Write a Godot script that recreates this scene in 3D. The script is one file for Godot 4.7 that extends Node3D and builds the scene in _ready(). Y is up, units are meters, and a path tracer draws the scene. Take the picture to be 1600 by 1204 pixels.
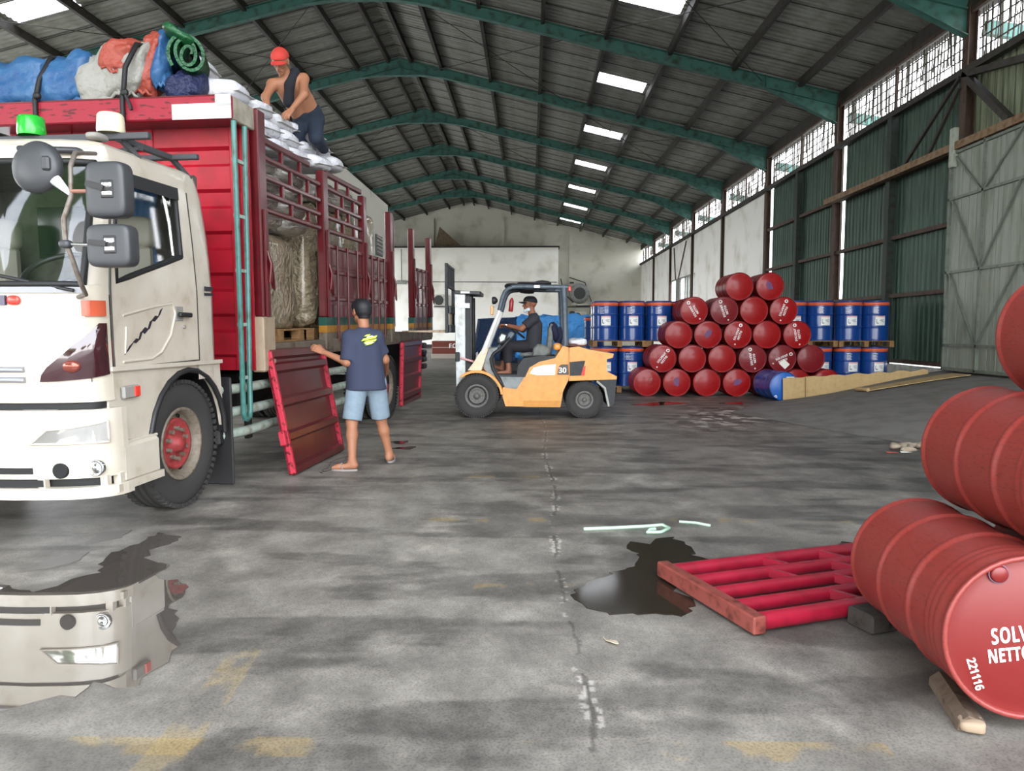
extends Node3D
# A warehouse hall with a truck being loaded, a forklift and stacks of drums. Metres, y up, the hall runs towards -z.

const EAVE_X := 8.4
const RIDGE_X := -4.66
const BAY := 6.03
const FIRST := -14.87          # z of the first frame seen in full
const SLOPE := 0.245

var names := {}
var mats := {}
var rng := RandomNumberGenerator.new()

func _ready() -> void:
	rng.seed = 7
	setup_view()
	build_setting()
	build_truck()
	build_cargo()
	build_forklift()
	build_drums()
	build_floor_things()
	build_back_things()
	build_people()

func setup_view() -> void:
	var cam := Camera3D.new()
	cam.name = "camera"
	cam.position = Vector3(0, 1.4, 0)
	cam.rotation = Vector3(deg_to_rad(-4.325), deg_to_rad(1.395), 0)
	cam.fov = 55.26
	cam.near = 0.05
	cam.far = 400.0
	add_child(cam)
	cam.current = true
	var e := Environment.new()
	e.background_mode = Environment.BG_SKY
	var sk := ProceduralSkyMaterial.new()
	sk.sky_top_color = Color(0.9, 0.94, 1.0)
	sk.sky_horizon_color = Color(0.98, 0.98, 0.98)
	sk.ground_horizon_color = Color(0.62, 0.61, 0.58)
	sk.ground_bottom_color = Color(0.42, 0.41, 0.39)
	sk.sky_curve = 0.3
	sk.sun_angle_max = 1.0
	var sky := Sky.new()
	sky.sky_material = sk
	e.sky = sky
	e.background_energy_multiplier = 1.0
	e.tonemap_mode = Environment.TONE_MAPPER_LINEAR
	e.tonemap_exposure = 12.0
	e.sdfgi_enabled = true
	e.ssao_enabled = true
	e.ssil_enabled = true
	var we := WorldEnvironment.new()
	we.name = "daylight"
	we.environment = e
	add_child(we)

# ------------------------------------------------------------------ helpers
class MB:
	var st := SurfaceTool.new()
	var n := 0
	func _init() -> void:
		st.begin(Mesh.PRIMITIVE_TRIANGLES)
	func tri(a: Vector3, b: Vector3, c: Vector3, sg := -1) -> void:
		st.set_smooth_group(sg)
		st.add_vertex(a)
		st.add_vertex(c)
		st.add_vertex(b)
		n += 1
	func quad(a: Vector3, b: Vector3, c: Vector3, d: Vector3, sg := -1) -> void:
		tri(a, b, c, sg)
		tri(a, c, d, sg)
	func hexa(p: Array, sg := -1) -> void:      # p[0..3] lower ring, p[4..7] upper ring, both counter-clockwise from above
		quad(p[3], p[2], p[1], p[0], sg)
		quad(p[4], p[5], p[6], p[7], sg)
		for i in 4:
			var j := (i + 1) % 4
			quad(p[i], p[j], p[j + 4], p[i + 4], sg)
	func corner(c: Vector3, h: Vector3, bev: float, bs: Basis, sx: int, sy: int, sz: int, ax: int) -> Vector3:
		var k := Vector3(h.x - bev, h.y - bev, h.z - bev)
		k[ax] += bev
		return c + bs * Vector3(sx * k.x, sy * k.y, sz * k.z)
	func box(c: Vector3, s: Vector3, bev := 0.0, bs := Basis()) -> MB:
		var h := s * 0.5
		bev = minf(bev, minf(h.x, minf(h.y, h.z)) * 0.9)
		if bev <= 0.0:
			var p := []
			for y in [-1, 1]:
				for q in [[-1, 1], [1, 1], [1, -1], [-1, -1]]:
					p.append(c + bs * Vector3(q[0] * h.x, y * h.y, q[1] * h.z))
			hexa(p)
			return self
		for ax in 3:
			var u := (ax + 1) % 3
			var w := (ax + 2) % 3
			for s1 in [-1, 1]:
				var r := []
				for q in [[-1, -1], [1, -1], [1, 1], [-1, 1]]:
					var g := [0, 0, 0]
					g[ax] = s1
					g[u] = q[0]
					g[w] = q[1]
					r.append(corner(c, h, bev, bs, g[0], g[1], g[2], ax))
				if s1 > 0: quad(r[0], r[1], r[2], r[3])
				else: quad(r[3], r[2], r[1], r[0])
		for ax in 3:                            # edges along ax, between faces u and w
			var u := (ax + 1) % 3
			var w := (ax + 2) % 3
			for s1 in [-1, 1]:
				for s2 in [-1, 1]:
					var g0 := [0, 0, 0]
					var g1 := [0, 0, 0]
					g0[ax] = -1; g1[ax] = 1
					g0[u] = s1; g1[u] = s1
					g0[w] = s2; g1[w] = s2
					var a = corner(c, h, bev, bs, g0[0], g0[1], g0[2], u)
					var b = corner(c, h, bev, bs, g1[0], g1[1], g1[2], u)
					var c2 = corner(c, h, bev, bs, g1[0], g1[1], g1[2], w)
					var d = corner(c, h, bev, bs, g0[0], g0[1], g0[2], w)
					if s1 * s2 > 0: quad(d, c2, b, a)
					else: quad(a, b, c2, d)
		for sx in [-1, 1]:
			for sy in [-1, 1]:
				for sz in [-1, 1]:
					var a = corner(c, h, bev, bs, sx, sy, sz, 0)
					var b = corner(c, h, bev, bs, sx, sy, sz, 1)
					var d = corner(c, h, bev, bs, sx, sy, sz, 2)
					if sx * sy * sz > 0: tri(a, b, d)
					else: tri(b, a, d)
		return self
	func bar(a: Vector3, b: Vector3, w: float, h: float, up := Vector3.UP, bev := 0.0) -> MB:   # square bar from a to b, w across, h along up
		var f := (b - a).normalized()
		if absf(f.dot(up)) > 0.98: up = Vector3.RIGHT if absf(f.x) < 0.9 else Vector3.UP
		var x := up.cross(f).normalized()
		var y := f.cross(x).normalized()
		return box((a + b) * 0.5, Vector3(w, h, a.distance_to(b)), bev, Basis(x, y, f))
	func tube(pts: Array, r, seg := 10, caps := true, sg := 1) -> MB:    # r: a number or one radius per point
		var rings := []
		var side := Vector3.ZERO
		for i in pts.size():
			var t: Vector3
			if i == 0: t = pts[1] - pts[0]
			elif i == pts.size() - 1: t = pts[i] - pts[i - 1]
			else: t = (pts[i] - pts[i - 1]).normalized() + (pts[i + 1] - pts[i]).normalized()
			t = t.normalized()
			if side == Vector3.ZERO:
				side = t.cross(Vector3.UP if absf(t.y) < 0.9 else Vector3.RIGHT).normalized()
			side = (side - t * side.dot(t)).normalized()
			var up := side.cross(t).normalized()
			var rr: float = r[i] if r is Array else r
			var ring := []
			for k in seg:
				var a := TAU * k / seg
				ring.append(pts[i] + (side * cos(a) - up * sin(a)) * rr)
			rings.append(ring)
		for i in pts.size() - 1:
			for k in seg:
				var j := (k + 1) % seg
				quad(rings[i][k], rings[i][j], rings[i + 1][j], rings[i + 1][k], sg)
		if caps:
			for k in range(1, seg - 1):
				tri(rings[0][0], rings[0][k + 1], rings[0][k])
				tri(rings[-1][0], rings[-1][k], rings[-1][k + 1])
		return self
	func lathe(prof: Array, xf := Transform3D(), seg := 24, hard := false) -> MB:    # prof: Vector2(radius, height) from bottom up along local y; hard splits smoothing at each profile step
		for i in prof.size() - 1:
			var a: Vector2 = prof[i]
			var b: Vector2 = prof[i + 1]
			var sg := (i % 30) + 2 if hard else 1
			for k in seg:
				var t0 := TAU * k / seg
				var t1 := TAU * (k + 1) / seg
				var d0 := Vector3(cos(t0), 0, -sin(t0))
				var d1 := Vector3(cos(t1), 0, -sin(t1))
				var p0 := xf * (d0 * a.x + Vector3(0, a.y, 0))
				var p1 := xf * (d1 * a.x + Vector3(0, a.y, 0))
				var p2 := xf * (d1 * b.x + Vector3(0, b.y, 0))
				var p3 := xf * (d0 * b.x + Vector3(0, b.y, 0))
				if a.x > 1e-5: tri(p0, p1, p2, sg) if b.x > 1e-5 else tri(p0, p1, p2, sg)
				if b.x > 1e-5: tri(p0, p2, p3, sg)
		return self
	func prism(poly: Array, z0: float, z1: float, xf := Transform3D(), bev := 0.0) -> MB:   # polygon in local xy (either winding), from z0 up to z1
		var pp := PackedVector2Array(poly)
		if Geometry2D.is_polygon_clockwise(pp): pp.reverse()
		var ins := pp
		if bev > 0.0:
			var o := Geometry2D.offset_polygon(pp, -bev)
			if o.size() == 1 and o[0].size() == pp.size():
				ins = o[0]
				if Geometry2D.is_polygon_clockwise(ins): ins.reverse()
				var best := 0
				for k in ins.size():
					if ins[k].distance_squared_to(pp[0]) < ins[best].distance_squared_to(pp[0]): best = k
				var rr := PackedVector2Array()
				for k in ins.size(): rr.append(ins[(k + best) % ins.size()])
				ins = rr
			else: bev = 0.0
		var idx := Geometry2D.triangulate_polygon(ins)
		for i in range(0, idx.size(), 3):
			var a := ins[idx[i]]; var b := ins[idx[i + 1]]; var c := ins[idx[i + 2]]
			if (b - a).cross(c - a) < 0: var t := b; b = c; c = t
			tri(xf * Vector3(a.x, a.y, z1), xf * Vector3(b.x, b.y, z1), xf * Vector3(c.x, c.y, z1))
			tri(xf * Vector3(a.x, a.y, z0), xf * Vector3(c.x, c.y, z0), xf * Vector3(b.x, b.y, z0))
		for i in pp.size():
			var j := (i + 1) % pp.size()
			quad(xf * Vector3(pp[i].x, pp[i].y, z0 + bev), xf * Vector3(pp[j].x, pp[j].y, z0 + bev), xf * Vector3(pp[j].x, pp[j].y, z1 - bev), xf * Vector3(pp[i].x, pp[i].y, z1 - bev))
			if bev > 0.0:
				quad(xf * Vector3(pp[i].x, pp[i].y, z1 - bev), xf * Vector3(pp[j].x, pp[j].y, z1 - bev), xf * Vector3(ins[j].x, ins[j].y, z1), xf * Vector3(ins[i].x, ins[i].y, z1))
				quad(xf * Vector3(ins[i].x, ins[i].y, z0), xf * Vector3(ins[j].x, ins[j].y, z0), xf * Vector3(pp[j].x, pp[j].y, z0 + bev), xf * Vector3(pp[i].x, pp[i].y, z0 + bev))
		return self
	func grid(p: Array, sg := 1) -> MB:     # p[row][column]; the outside is where columns run right and rows run up
		for j in p.size() - 1:
			for i in p[j].size() - 1:
				quad(p[j][i], p[j][i + 1], p[j + 1][i + 1], p[j + 1][i], sg)
		return self
	func sheet(p: Array, th: Vector3, sg := 1) -> MB:           # a grid with a back side moved by th and closed rims
		var q := []
		for r in p:
			var rr := []
			for v in r: rr.append(v + th)
			rr.reverse()
			q.append(rr)
		grid(p, sg)
		grid(q, sg + 1)
		var m: int = p.size() - 1
		var l: int = p[0].size() - 1
		for i in l:
			quad(p[0][i] + th, p[0][i + 1] + th, p[0][i + 1], p[0][i])
			quad(p[m][i], p[m][i + 1], p[m][i + 1] + th, p[m][i] + th)
		for j in m:
			quad(p[j][0] + th, p[j][0], p[j + 1][0], p[j + 1][0] + th)
			quad(p[j][l], p[j][l] + th, p[j + 1][l] + th, p[j + 1][l])
		return self
	func blob(xf: Transform3D, s: Vector3, e1 := 0.6, e2 := 0.6, nz: FastNoiseLite = null, amp := 0.0, seg := 20, rows := 12) -> MB:   # a superellipsoid, wrinkled by noise
		var p := []
		for j in rows + 1:
			var v := -PI / 2 + PI * j / rows
			var r := []
			for i in seg + 1:
				var u := TAU * (i % seg) / seg
				var cv := pow(absf(cos(v)), e1) * signf(cos(v)) if j > 0 and j < rows else 0.0
				var q := Vector3(cv * pow(absf(cos(u)), e2) * signf(cos(u)), pow(absf(sin(v)), e1) * signf(sin(v)), -cv * pow(absf(sin(u)), e2) * signf(sin(u)))
				var w := xf * (q * s * 0.5)
				if nz: w += (xf.basis * q).normalized() * nz.get_noise_3dv(w) * amp
				r.append(w)
			p.append(r)
		for j in rows:
			for i in seg:
				if j > 0: tri(p[j][i], p[j][i + 1], p[j + 1][i + 1], 1)
				else: tri(p[0][0], p[1][i + 1], p[1][i], 1)
				if j > 0 and j < rows - 1: tri(p[j][i], p[j + 1][i + 1], p[j + 1][i], 1)
		return self
	func done() -> ArrayMesh:
		st.generate_normals()
		return st.commit()

func numbered(s: String) -> String:
	if not names.has(s):
		names[s] = 0
		return s
	names[s] += 1
	return "%s_%03d" % [s, names[s]]

func tag(o: Node, label := "", category := "", group := "", kind := "") -> Node:
	if label: o.set_meta("label", label)
	if category: o.set_meta("category", category)
	if group: o.set_meta("group", group)
	if kind: o.set_meta("kind", kind)
	return o

func thing(called: String, label: String, category: String, at := Vector3.ZERO, turn := 0.0, group := "") -> Node3D:
	var o := Node3D.new()
	o.name = numbered(called)
	add_child(o)
	o.position = at
	o.rotation.y = turn
	tag(o, label, category, group)
	return o

func part(called: String, mesh, m: Material, parent: Node = null) -> MeshInstance3D:
	var o := MeshInstance3D.new()
	o.mesh = mesh.done() if mesh is MB else mesh
	o.material_override = m
	if parent == null:
		o.name = numbered(called)
		add_child(o)
	else:
		o.name = called
		parent.add_child(o, true)
	return o

func structure(called: String, mesh, m: Material) -> MeshInstance3D:
	var o := part(called, mesh, m)
	o.set_meta("kind", "structure")
	return o

func copy(src: Node3D, at: Vector3, turn := 0.0, label := "", group := "") -> Node3D:
	var base: String = str(src.name).trim_suffix(str(src.name).right(4)) if str(src.name).right(4).begins_with("_") and str(src.name).right(3).is_valid_int() else str(src.name)
	var o: Node3D = src.duplicate()
	o.name = numbered(base)
	add_child(o)
	o.position = at
	o.rotation.y = turn
	if label: o.set_meta("label", label)
	if group: o.set_meta("group", group)
	return o

func noise(freq: float, sd := 1, oct := 4, kind := FastNoiseLite.TYPE_SIMPLEX_SMOOTH) -> FastNoiseLite:
	var f := FastNoiseLite.new()
	f.noise_type = kind
	f.seed = sd
	f.frequency = freq
	f.fractal_octaves = oct
	return f

var texs := {}
func blotch(key: String, freq: float, stops: Array, size := 512, stretch := Vector2(1, 1), sd := 3) -> Texture2D:     # seamless noise through a colour ramp: [[offset, colour], ...]
	if texs.has(key): return texs[key]
	var g := Gradient.new()
	var off := PackedFloat32Array()
	var col := PackedColorArray()
	for s in stops:
		off.append(s[0])
		col.append(s[1])
	g.offsets = off
	g.colors = col
	var t := NoiseTexture2D.new()
	t.width = size
	t.height = size
	t.seamless = true
	t.generate_mipmaps = false
	t.noise = noise(freq, sd, 5)
	t.color_ramp = g
	texs[key] = t
	return t

func mat(key: String, c: Color, rough := 0.7, metal := 0.0, tex: Texture2D = null, scale := 1.0, bump: Texture2D = null, bump_cm := 0.0) -> StandardMaterial3D:
	if mats.has(key): return mats[key]
	var m := StandardMaterial3D.new()
	m.resource_name = key
	m.albedo_color = c
	m.roughness = rough
	m.metallic = metal
	if tex or bump:
		m.uv1_triplanar = true
		m.uv1_scale = Vector3.ONE * scale
	if tex: m.albedo_texture = tex
	if bump:
		m.heightmap_enabled = true
		m.heightmap_texture = bump
		m.heightmap_scale = bump_cm
	mats[key] = m
	return m

func pane(key: String, c: Color, alpha: float) -> StandardMaterial3D:
	if mats.has(key): return mats[key]
	var m := StandardMaterial3D.new()
	m.resource_name = key
	m.albedo_color = Color(c, alpha)
	m.transparency = BaseMaterial3D.TRANSPARENCY_ALPHA
	m.roughness = 0.03
	mats[key] = m
	return m

func text(s: String, size: float, depth := 0.002, bold := false, font := "Droid Sans") -> Mesh:   # lettering of capital height about size
	var t := TextMesh.new()
	var f := SystemFont.new()
	f.font_names = PackedStringArray([font])
	if bold: f.font_weight = 700
	t.font = f
	t.text = s
	t.font_size = 64
	t.pixel_size = size / 46.0
	t.depth = depth
	t.curve_step = 2.0
	return t

# ------------------------------------------------------------------ the hall
func roof_y(x: float) -> float:            # underside of the roof sheets
	return 11.2 - SLOPE * absf(x - RIDGE_X)

func corrugated(w: float, h: float, pitch: float, amp: float, th := 0.006) -> ArrayMesh:   # ribs run along y, the sheet spans x 0..w, faces +z
	var m := MB.new()
	var xs := []
	var n := int(round(w / pitch))
	for i in n:
		for q in [[0.0, 0.0], [0.3, 0.0], [0.45, 1.0], [0.75, 1.0], [0.9, 0.0]]:
			xs.append(Vector2((i + q[0]) * w / n, q[1] * amp))
	xs.append(Vector2(w, 0))
	for s in [0.0, -th]:
		for i in xs.size() - 1:
			var a := Vector3(xs[i].x, 0, xs[i].y + s)
			var b := Vector3(xs[i + 1].x, 0, xs[i + 1].y + s)
			var u := Vector3(0, h, 0)
			if s == 0.0: m.quad(a, b, b + u, a + u)
			else: m.quad(b, a, a + u, b + u)
	return m.done()

func wall_with_hole(m: MB, x: float, th: float, z0: float, z1: float, y0: float, y1: float, hz0: float, hz1: float, hy0: float, hy1: float) -> void:
	m.box(Vector3(x, (y0 + y1) / 2, (z0 + hz0) / 2), Vector3(th, y1 - y0, hz0 - z0))
	m.box(Vector3(x, (y0 + y1) / 2, (hz1 + z1) / 2), Vector3(th, y1 - y0, z1 - hz1))
	m.box(Vector3(x, (y0 + hy0) / 2, (hz0 + hz1) / 2), Vector3(th, hy0 - y0, hz1 - hz0))
	m.box(Vector3(x, (hy1 + y1) / 2, (hz0 + hz1) / 2), Vector3(th, y1 - hy1, hz1 - hz0))

func floor_texture() -> ImageTexture:
	# one tile of 16 m by 18 m: x -7..9 and z +1..-17
	var n := 1400
	var base := noise(0.004, 5, 5).get_seamless_image(n, n)
	var fine := noise(0.03, 9, 4).get_seamless_image(n, n)
	var streak := noise(0.006, 21, 4).get_seamless_image(n, n)
	var grit := noise(0.22, 33, 2).get_seamless_image(n, n)
	var lanes := noise(0.011, 41, 3).get_seamless_image(n, n)
	for im in [base, fine, streak, grit, lanes]: im.convert(Image.FORMAT_L8)
	var b := base.get_data(); var f := fine.get_data(); var s := streak.get_data(); var g := grit.get_data(); var l := lanes.get_data()
	var out := PackedByteArray()
	out.resize(n * n * 3)
	var k := 0
	for j in n:
		var z := 1.0 - 18.0 * (j + 0.5) / n
		var js := int(j * 0.45 * 1) % n
		for i in n:
			var x := -7.0 + 16.0 * (i + 0.5) / n
			var q := j * n + i
			var bv := b[q] / 255.0
			var fv := f[q] / 255.0
			var sv := s[((j * 4) % n) * n + i] / 255.0
			var gv := g[q] / 255.0
			var lv := l[q] / 255.0
			var v := 0.62 + (bv - 0.5) * 0.20 + (fv - 0.5) * 0.24 + (gv - 0.5) * 0.10
			v -= clampf((sv - 0.52) * 0.9, 0.0, 0.13)                       # tyre smears
			v += clampf((lv - 0.72) * 1.2, 0.0, 0.12) * fv                 # pale worn patches
			v -= clampf((x - 0.5) * 0.03, 0.0, 0.1)                        # the right lane is grimier
			var r := v * 1.0
			var gg := v * 0.985
			var bb := v * 0.945
			# the joint in the slab, with chipped edges
			var jx := 0.19 + 0.03 * sin(z * 1.7) + (fv - 0.5) * 0.05
			var dj := absf(x - jx)
			if dj < 0.009 and fv > 0.42: r *= 0.75; gg *= 0.75; bb *= 0.75
			elif dj < 0.035 and gv * fv > 0.29 and lv > 0.42: r += 0.2; gg += 0.2; bb += 0.2
			# faded yellow lines across the hall
			for ln in [[-5.36, -0.8, 3.2], [-3.93, -0.3, 0.42], [-6.95, -1.2, 0.1], [-2.37, -1.6, 1.2]]:
				var dz: float = absf(z - ln[0] + (x - 0.2) * 0.01)
				if dz < 0.055 and x > ln[1] and x < ln[2]:
					var a := clampf((fv + lv * 0.8 - 0.93) * 2.6, 0.0, 0.3)
					r = lerpf(r, 0.86, a); gg = lerpf(gg, 0.70, a); bb = lerpf(bb, 0.36, a)
			# a yellow line running along the hall on the left
			var yx := -1.25 + 0.05 * sin(z * 2.0)
			if absf(x - yx) < 0.07 and z > -3.5:
				var a2 := clampf((fv + lv * 0.8 - 0.93) * 2.6, 0.0, 0.3)
				r = lerpf(r, 0.84, a2); gg = lerpf(gg, 0.72, a2); bb = lerpf(bb, 0.45, a2)
			# white scuffs before the ramp
			var wx := (x - 3.3 + (z + 12.2) * 0.35) / 1.0
			var wz := (z + 12.0 + (x - 3.3) * 0.4) / 1.7
			var ww := clampf(1.0 - wx * wx - wz * wz, 0.0, 1.0) * clampf((fv - 0.5) * 8.0, 0.0, 0.9)
			r += ww * 0.4; gg += ww * 0.4; bb += ww * 0.4
			out[k] = clampi(int(r * 255.0), 8, 255)
			out[k + 1] = clampi(int(gg * 255.0), 8, 255)
			out[k + 2] = clampi(int(bb * 255.0), 8, 255)
			k += 3
	return ImageTexture.create_from_image(Image.create_from_data(n, n, false, Image.FORMAT_RGB8, out))

func build_setting() -> void:
	var grime := blotch("grime", 0.012, [[0.0, Color(0.78, 0.765, 0.73)], [0.3, Color(0.9, 0.89, 0.87)], [0.6, Color(1, 1, 1)], [1.0, Color(1, 1, 1)]])
	var rust := blotch("rust", 0.014, [[0.0, Color(0.55, 0.42, 0.34)], [0.25, Color(0.82, 0.76, 0.7)], [0.5, Color(0.97, 0.96, 0.94)], [1.0, Color(1, 1, 1)]])
	var streaks := blotch("streaks", 0.02, [[0.0, Color(0.45, 0.5, 0.47)], [0.4, Color(0.72, 0.78, 0.75)], [0.6, Color(0.95, 1, 0.97)], [1.0, Color(1, 1, 1)]])
	var stain := blotch("stain", 0.006, [[0.0, Color(0.86, 0.85, 0.82)], [0.25, Color(0.95, 0.945, 0.93)], [0.5, Color(1, 1, 1)], [1.0, Color(1, 1, 1)]], 512, Vector2.ONE, 27)
	var speck := blotch("speck", 0.15, [[0.0, Color(0.7, 0.7, 0.7)], [0.5, Color(0.95, 0.95, 0.95)], [1.0, Color(1, 1, 1)]], 512)
	var bump := blotch("bump", 0.05, [[0.0, Color.BLACK], [1.0, Color.WHITE]], 512)
	var teal := mat("teal_steel", Color("#3a6a63"), 0.6, 0.0, rust, 0.35)
	var dark_steel := mat("dark_steel", Color("#332f2b"), 0.7, 0.0, rust, 0.5)
	var brown_steel := mat("brown_steel", Color("#4a382e"), 0.75, 0.0, rust, 0.6)
	var roofm := mat("roof_sheet", Color("#888982"), 0.6, 0.1, grime, 0.25)
	var green := mat("green_sheet", Color("#41584c"), 0.6, 0.0, streaks, 1.0)
	green.uv1_scale = Vector3(1.4, 0.06, 1.4)
	var olive := mat("olive_sheet", Color("#85856e"), 0.65, 0.0, streaks, 1.0)
	olive.uv1_scale = Vector3(1.1, 0.05, 1.1)
	var white := mat("white_wall", Color("#e6e5df"), 0.85, 0.0, stain, 0.2)
	var white2 := mat("white_partition", Color("#f3f1e9"), 0.85, 0.0, stain, 0.15)
	var grey := mat("grey_wall", Color("#c9c6b9"), 0.9, 0.0, stain, 0.2)
	var plinthm := mat("plinth", Color("#d4d4cc"), 0.9, 0.0, grime, 0.5)

	# floor
	var fm := StandardMaterial3D.new()
	fm.resource_name = "concrete_floor"
	fm.albedo_color = Color("#cdc7c1")
	fm.albedo_texture = floor_texture()
	fm.roughness = 0.55
	fm.detail_enabled = true
	fm.detail_uv_layer = BaseMaterial3D.DETAIL_UV_2
	fm.detail_blend_mode = BaseMaterial3D.BLEND_MODE_MUL
	fm.detail_albedo = speck
	fm.uv2_triplanar = true
	fm.uv2_scale = Vector3.ONE * 0.9
	var st := SurfaceTool.new()
	st.begin(Mesh.PRIMITIVE_TRIANGLES)
	for q in [[9, 2.0], [-18, 2.0], [9, -58], [9, -58], [-18, 2.0], [-18, -58]]:
		st.set_normal(Vector3.UP)
		st.set_uv(Vector2((q[0] + 7.0) / 16.0, (1.0 - q[1]) / 18.0))
		st.add_vertex(Vector3(q[0], 0, q[1]))
	var fl := st.commit()
	var mfl := MeshInstance3D.new()
	mfl.mesh = fl
	mfl.material_override = fm
	mfl.name = "floor"
	mfl.set_meta("kind", "structure")
	add_child(mfl)
	structure("ground", MB.new().box(Vector3(0, -0.15, -20), Vector3(160, 0.28, 140)), mat("yard", Color("#a8a49c"), 0.9, 0.0, grime, 0.2))

	# roof
	var rc := MB.new()
	rc.bar(Vector3(RIDGE_X, 11.27, 3), Vector3(RIDGE_X, 11.27, -57.4), 0.5, 0.05)
	var ceiling := structure("ceiling", rc, dark_steel)
	var full := 13.9
	var ang := atan(SLOPE)
	var cs := 1.0 / cos(ang)
	var mesh_full := corrugated(1.06, full, 0.212, 0.035)
	var sky_hi := (2.05 - RIDGE_X) * cs
	var sky_lo := (3.68 - RIDGE_X) * cs
	var mesh_a := corrugated(1.06, sky_hi, 0.212, 0.035)
	var mesh_b := corrugated(1.06, full - sky_lo, 0.212, 0.035)
	var mesh_s := corrugated(1.0, sky_lo - sky_hi, 0.2, 0.035)
	var lightm := mat("skylight_sheet", Color(0.97, 0.95, 0.88, 0.12), 0.1)
	lightm.transparency = BaseMaterial3D.TRANSPARENCY_ALPHA
	for side in [1, -1]:
		for i in 61:
			var z := 3.0 - i
			var rel := fposmod(FIRST - (z - 0.5), BAY)
			var sky_row := rel > 3.0 and rel <= 4.0 and z > -56
			var pieces := [[mesh_full, 0.0, roofm, "roof_sheet"]]
			if sky_row:
				pieces = [[mesh_a, 0.0, roofm, "roof_sheet"], [mesh_s, sky_hi, lightm, "skylight"], [mesh_b, sky_lo, roofm, "roof_sheet"]]
			for p in pieces:
				var o := part(p[3], p[0], p[2], ceiling)
				var down := Vector3(side * cos(ang), -sin(ang), 0)
				var along := Vector3(0, 0, -1)
				# local y runs down the slope, local x along the hall; +z of the sheet is its outer face
				var x := along if side < 0 else -along
				var bs := Basis(x, down, x.cross(down))
				var off := 0.0 if side < 0 else -1.0
				o.transform = Transform3D(bs, Vector3(RIDGE_X, 11.2, 0) + Vector3(0, 0, z) + x * off + down * p[1])
				o.position += Vector3(0, 0.008 * (i % 2), 0)
			part("lap_seam", _once("lap", func(): return MB.new().box(Vector3(0, full / 2, -0.03), Vector3(0.016, full, 0.016))), dark_steel, ceiling).transform = Transform3D(Basis(Vector3(0, 0, -side), Vector3(side * cos(ang), -sin(ang), 0), Vector3(sin(ang), side * cos(ang), 0) * side), Vector3(RIDGE_X, 11.2, z))
	# purlins run the length of the hall
	for side in [1, -1]:
		for k in 8:
			var x: float = RIDGE_X + side * (1.46 + 1.745 * (k - 1) if k > 0 else 0.36) if k < 7 else RIDGE_X + side * 12.0
			var pm := MB.new()
			pm.bar(Vector3(x, roof_y(x) - 0.13, 3), Vector3(x, roof_y(x) - 0.13, -57.2), 0.022, 0.2)
			pm.bar(Vector3(x + side * 0.04, roof_y(x) - 0.03, 3), Vector3(x + side * 0.04, roof_y(x) - 0.03, -57.2), 0.1, 0.022)
			pm.bar(Vector3(x + side * 0.04, roof_y(x) - 0.23, 3), Vector3(x + side * 0.04, roof_y(x) - 0.23, -57.2), 0.1, 0.022)
			part("purlin", pm, dark_steel, ceiling)
		part("eave_gutter", MB.new().bar(Vector3(RIDGE_X + side * 13.32, 7.72, 3), Vector3(RIDGE_X + side * 13.32, 7.72, -57.2), 0.4, 0.3), dark_steel, ceiling)
	# thin bracing rods under the sheets
	for b in range(-2, 7):
		var z0 := FIRST - BAY * b
		for side in [1, -1]:
			for q in [[1.2, 6.0], [6.0, 11.0]]:
				if (b + (1 if q[0] > 3 else 0)) % 2 == 0: continue
				var xa: float = RIDGE_X + side * q[0]
				var xb: float = RIDGE_X + side * q[1]
				var rm := MB.new()
				rm.tube([Vector3(xa, roof_y(xa) - 0.3, z0), Vector3(xb, roof_y(xb) - 0.3, z0 - BAY)], 0.011, 6)
				rm.tube([Vector3(xb, roof_y(xb) - 0.3, z0), Vector3(xa, roof_y(xa) - 0.3, z0 - BAY)], 0.011, 6)
				part("brace_rod", rm, dark_steel, ceiling)

	# steel frames: columns, rafters, haunches
	for k in range(-2, 8):
		var z := FIRST - BAY * k
		if z < -57: continue
		var fr := Node3D.new()
		fr.name = numbered("steel_frame")
		add_child(fr)
		tag(fr, "", "", "", "structure")
		fr.position = Vector3(RIDGE_X, 0, z)
		for side in [1, -1]:
			var cm := MB.new()
			cm.box(Vector3(side * 13.14, 3.8, 0), Vector3(0.16, 7.6, 0.016))
			for s in [-1, 1]:
				cm.box(Vector3(side * 13.14 + s * 0.08, 3.8, 0), Vector3(0.018, 7.6, 0.2))
			part("column", cm, brown_steel, fr)
			var rm := MB.new()
			var a := Vector3(side * 0.0, 10.72 + 0.16, 0)
			var b2 := Vector3(side * 13.06, 10.72 - SLOPE * 13.06 + 0.16, 0)
			rm.bar(a, b2, 0.016, 0.3)
			var nrm := Vector3(side * sin(ang), cos(ang), 0)
			for s in [-1, 1]:
				rm.bar(a + nrm * s * 0.15, b2 + nrm * s * 0.15, 0.18, 0.02, nrm)
			part("rafter", rm, teal, fr)
			var hm := MB.new()               # tapered haunch at the eave: web and bottom flange
			var t0 := Vector3(side * 11.1, 10.72 - SLOPE * 11.1, 0)
			var t1 := Vector3(side * 13.05, 10.72 - SLOPE * 13.05, 0)
			var t2 := Vector3(side * 13.05, 7.04, 0)
			var poly := [Vector2(t0.x, t0.y), Vector2(t1.x, t1.y + 0.02), Vector2(t2.x, t2.y)]
			hm.prism(poly, -0.01, 0.01)
			hm.bar(t0, t2, 0.18, 0.02)
			hm.bar(Vector3(side * 11.1, t0.y - 0.02, 0), Vector3(side * 11.1, t0.y + 0.32, 0), 0.18, 0.02)
			part("haunch", hm, teal, fr)
			var em := MB.new()               # canopy bracket outside the wall
			em.bar(Vector3(side * 13.4, 7.2, 0), Vector3(side * 15.0, 6.95, 0), 0.14, 0.26)
			part("canopy_bracket", em, teal, fr)
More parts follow.
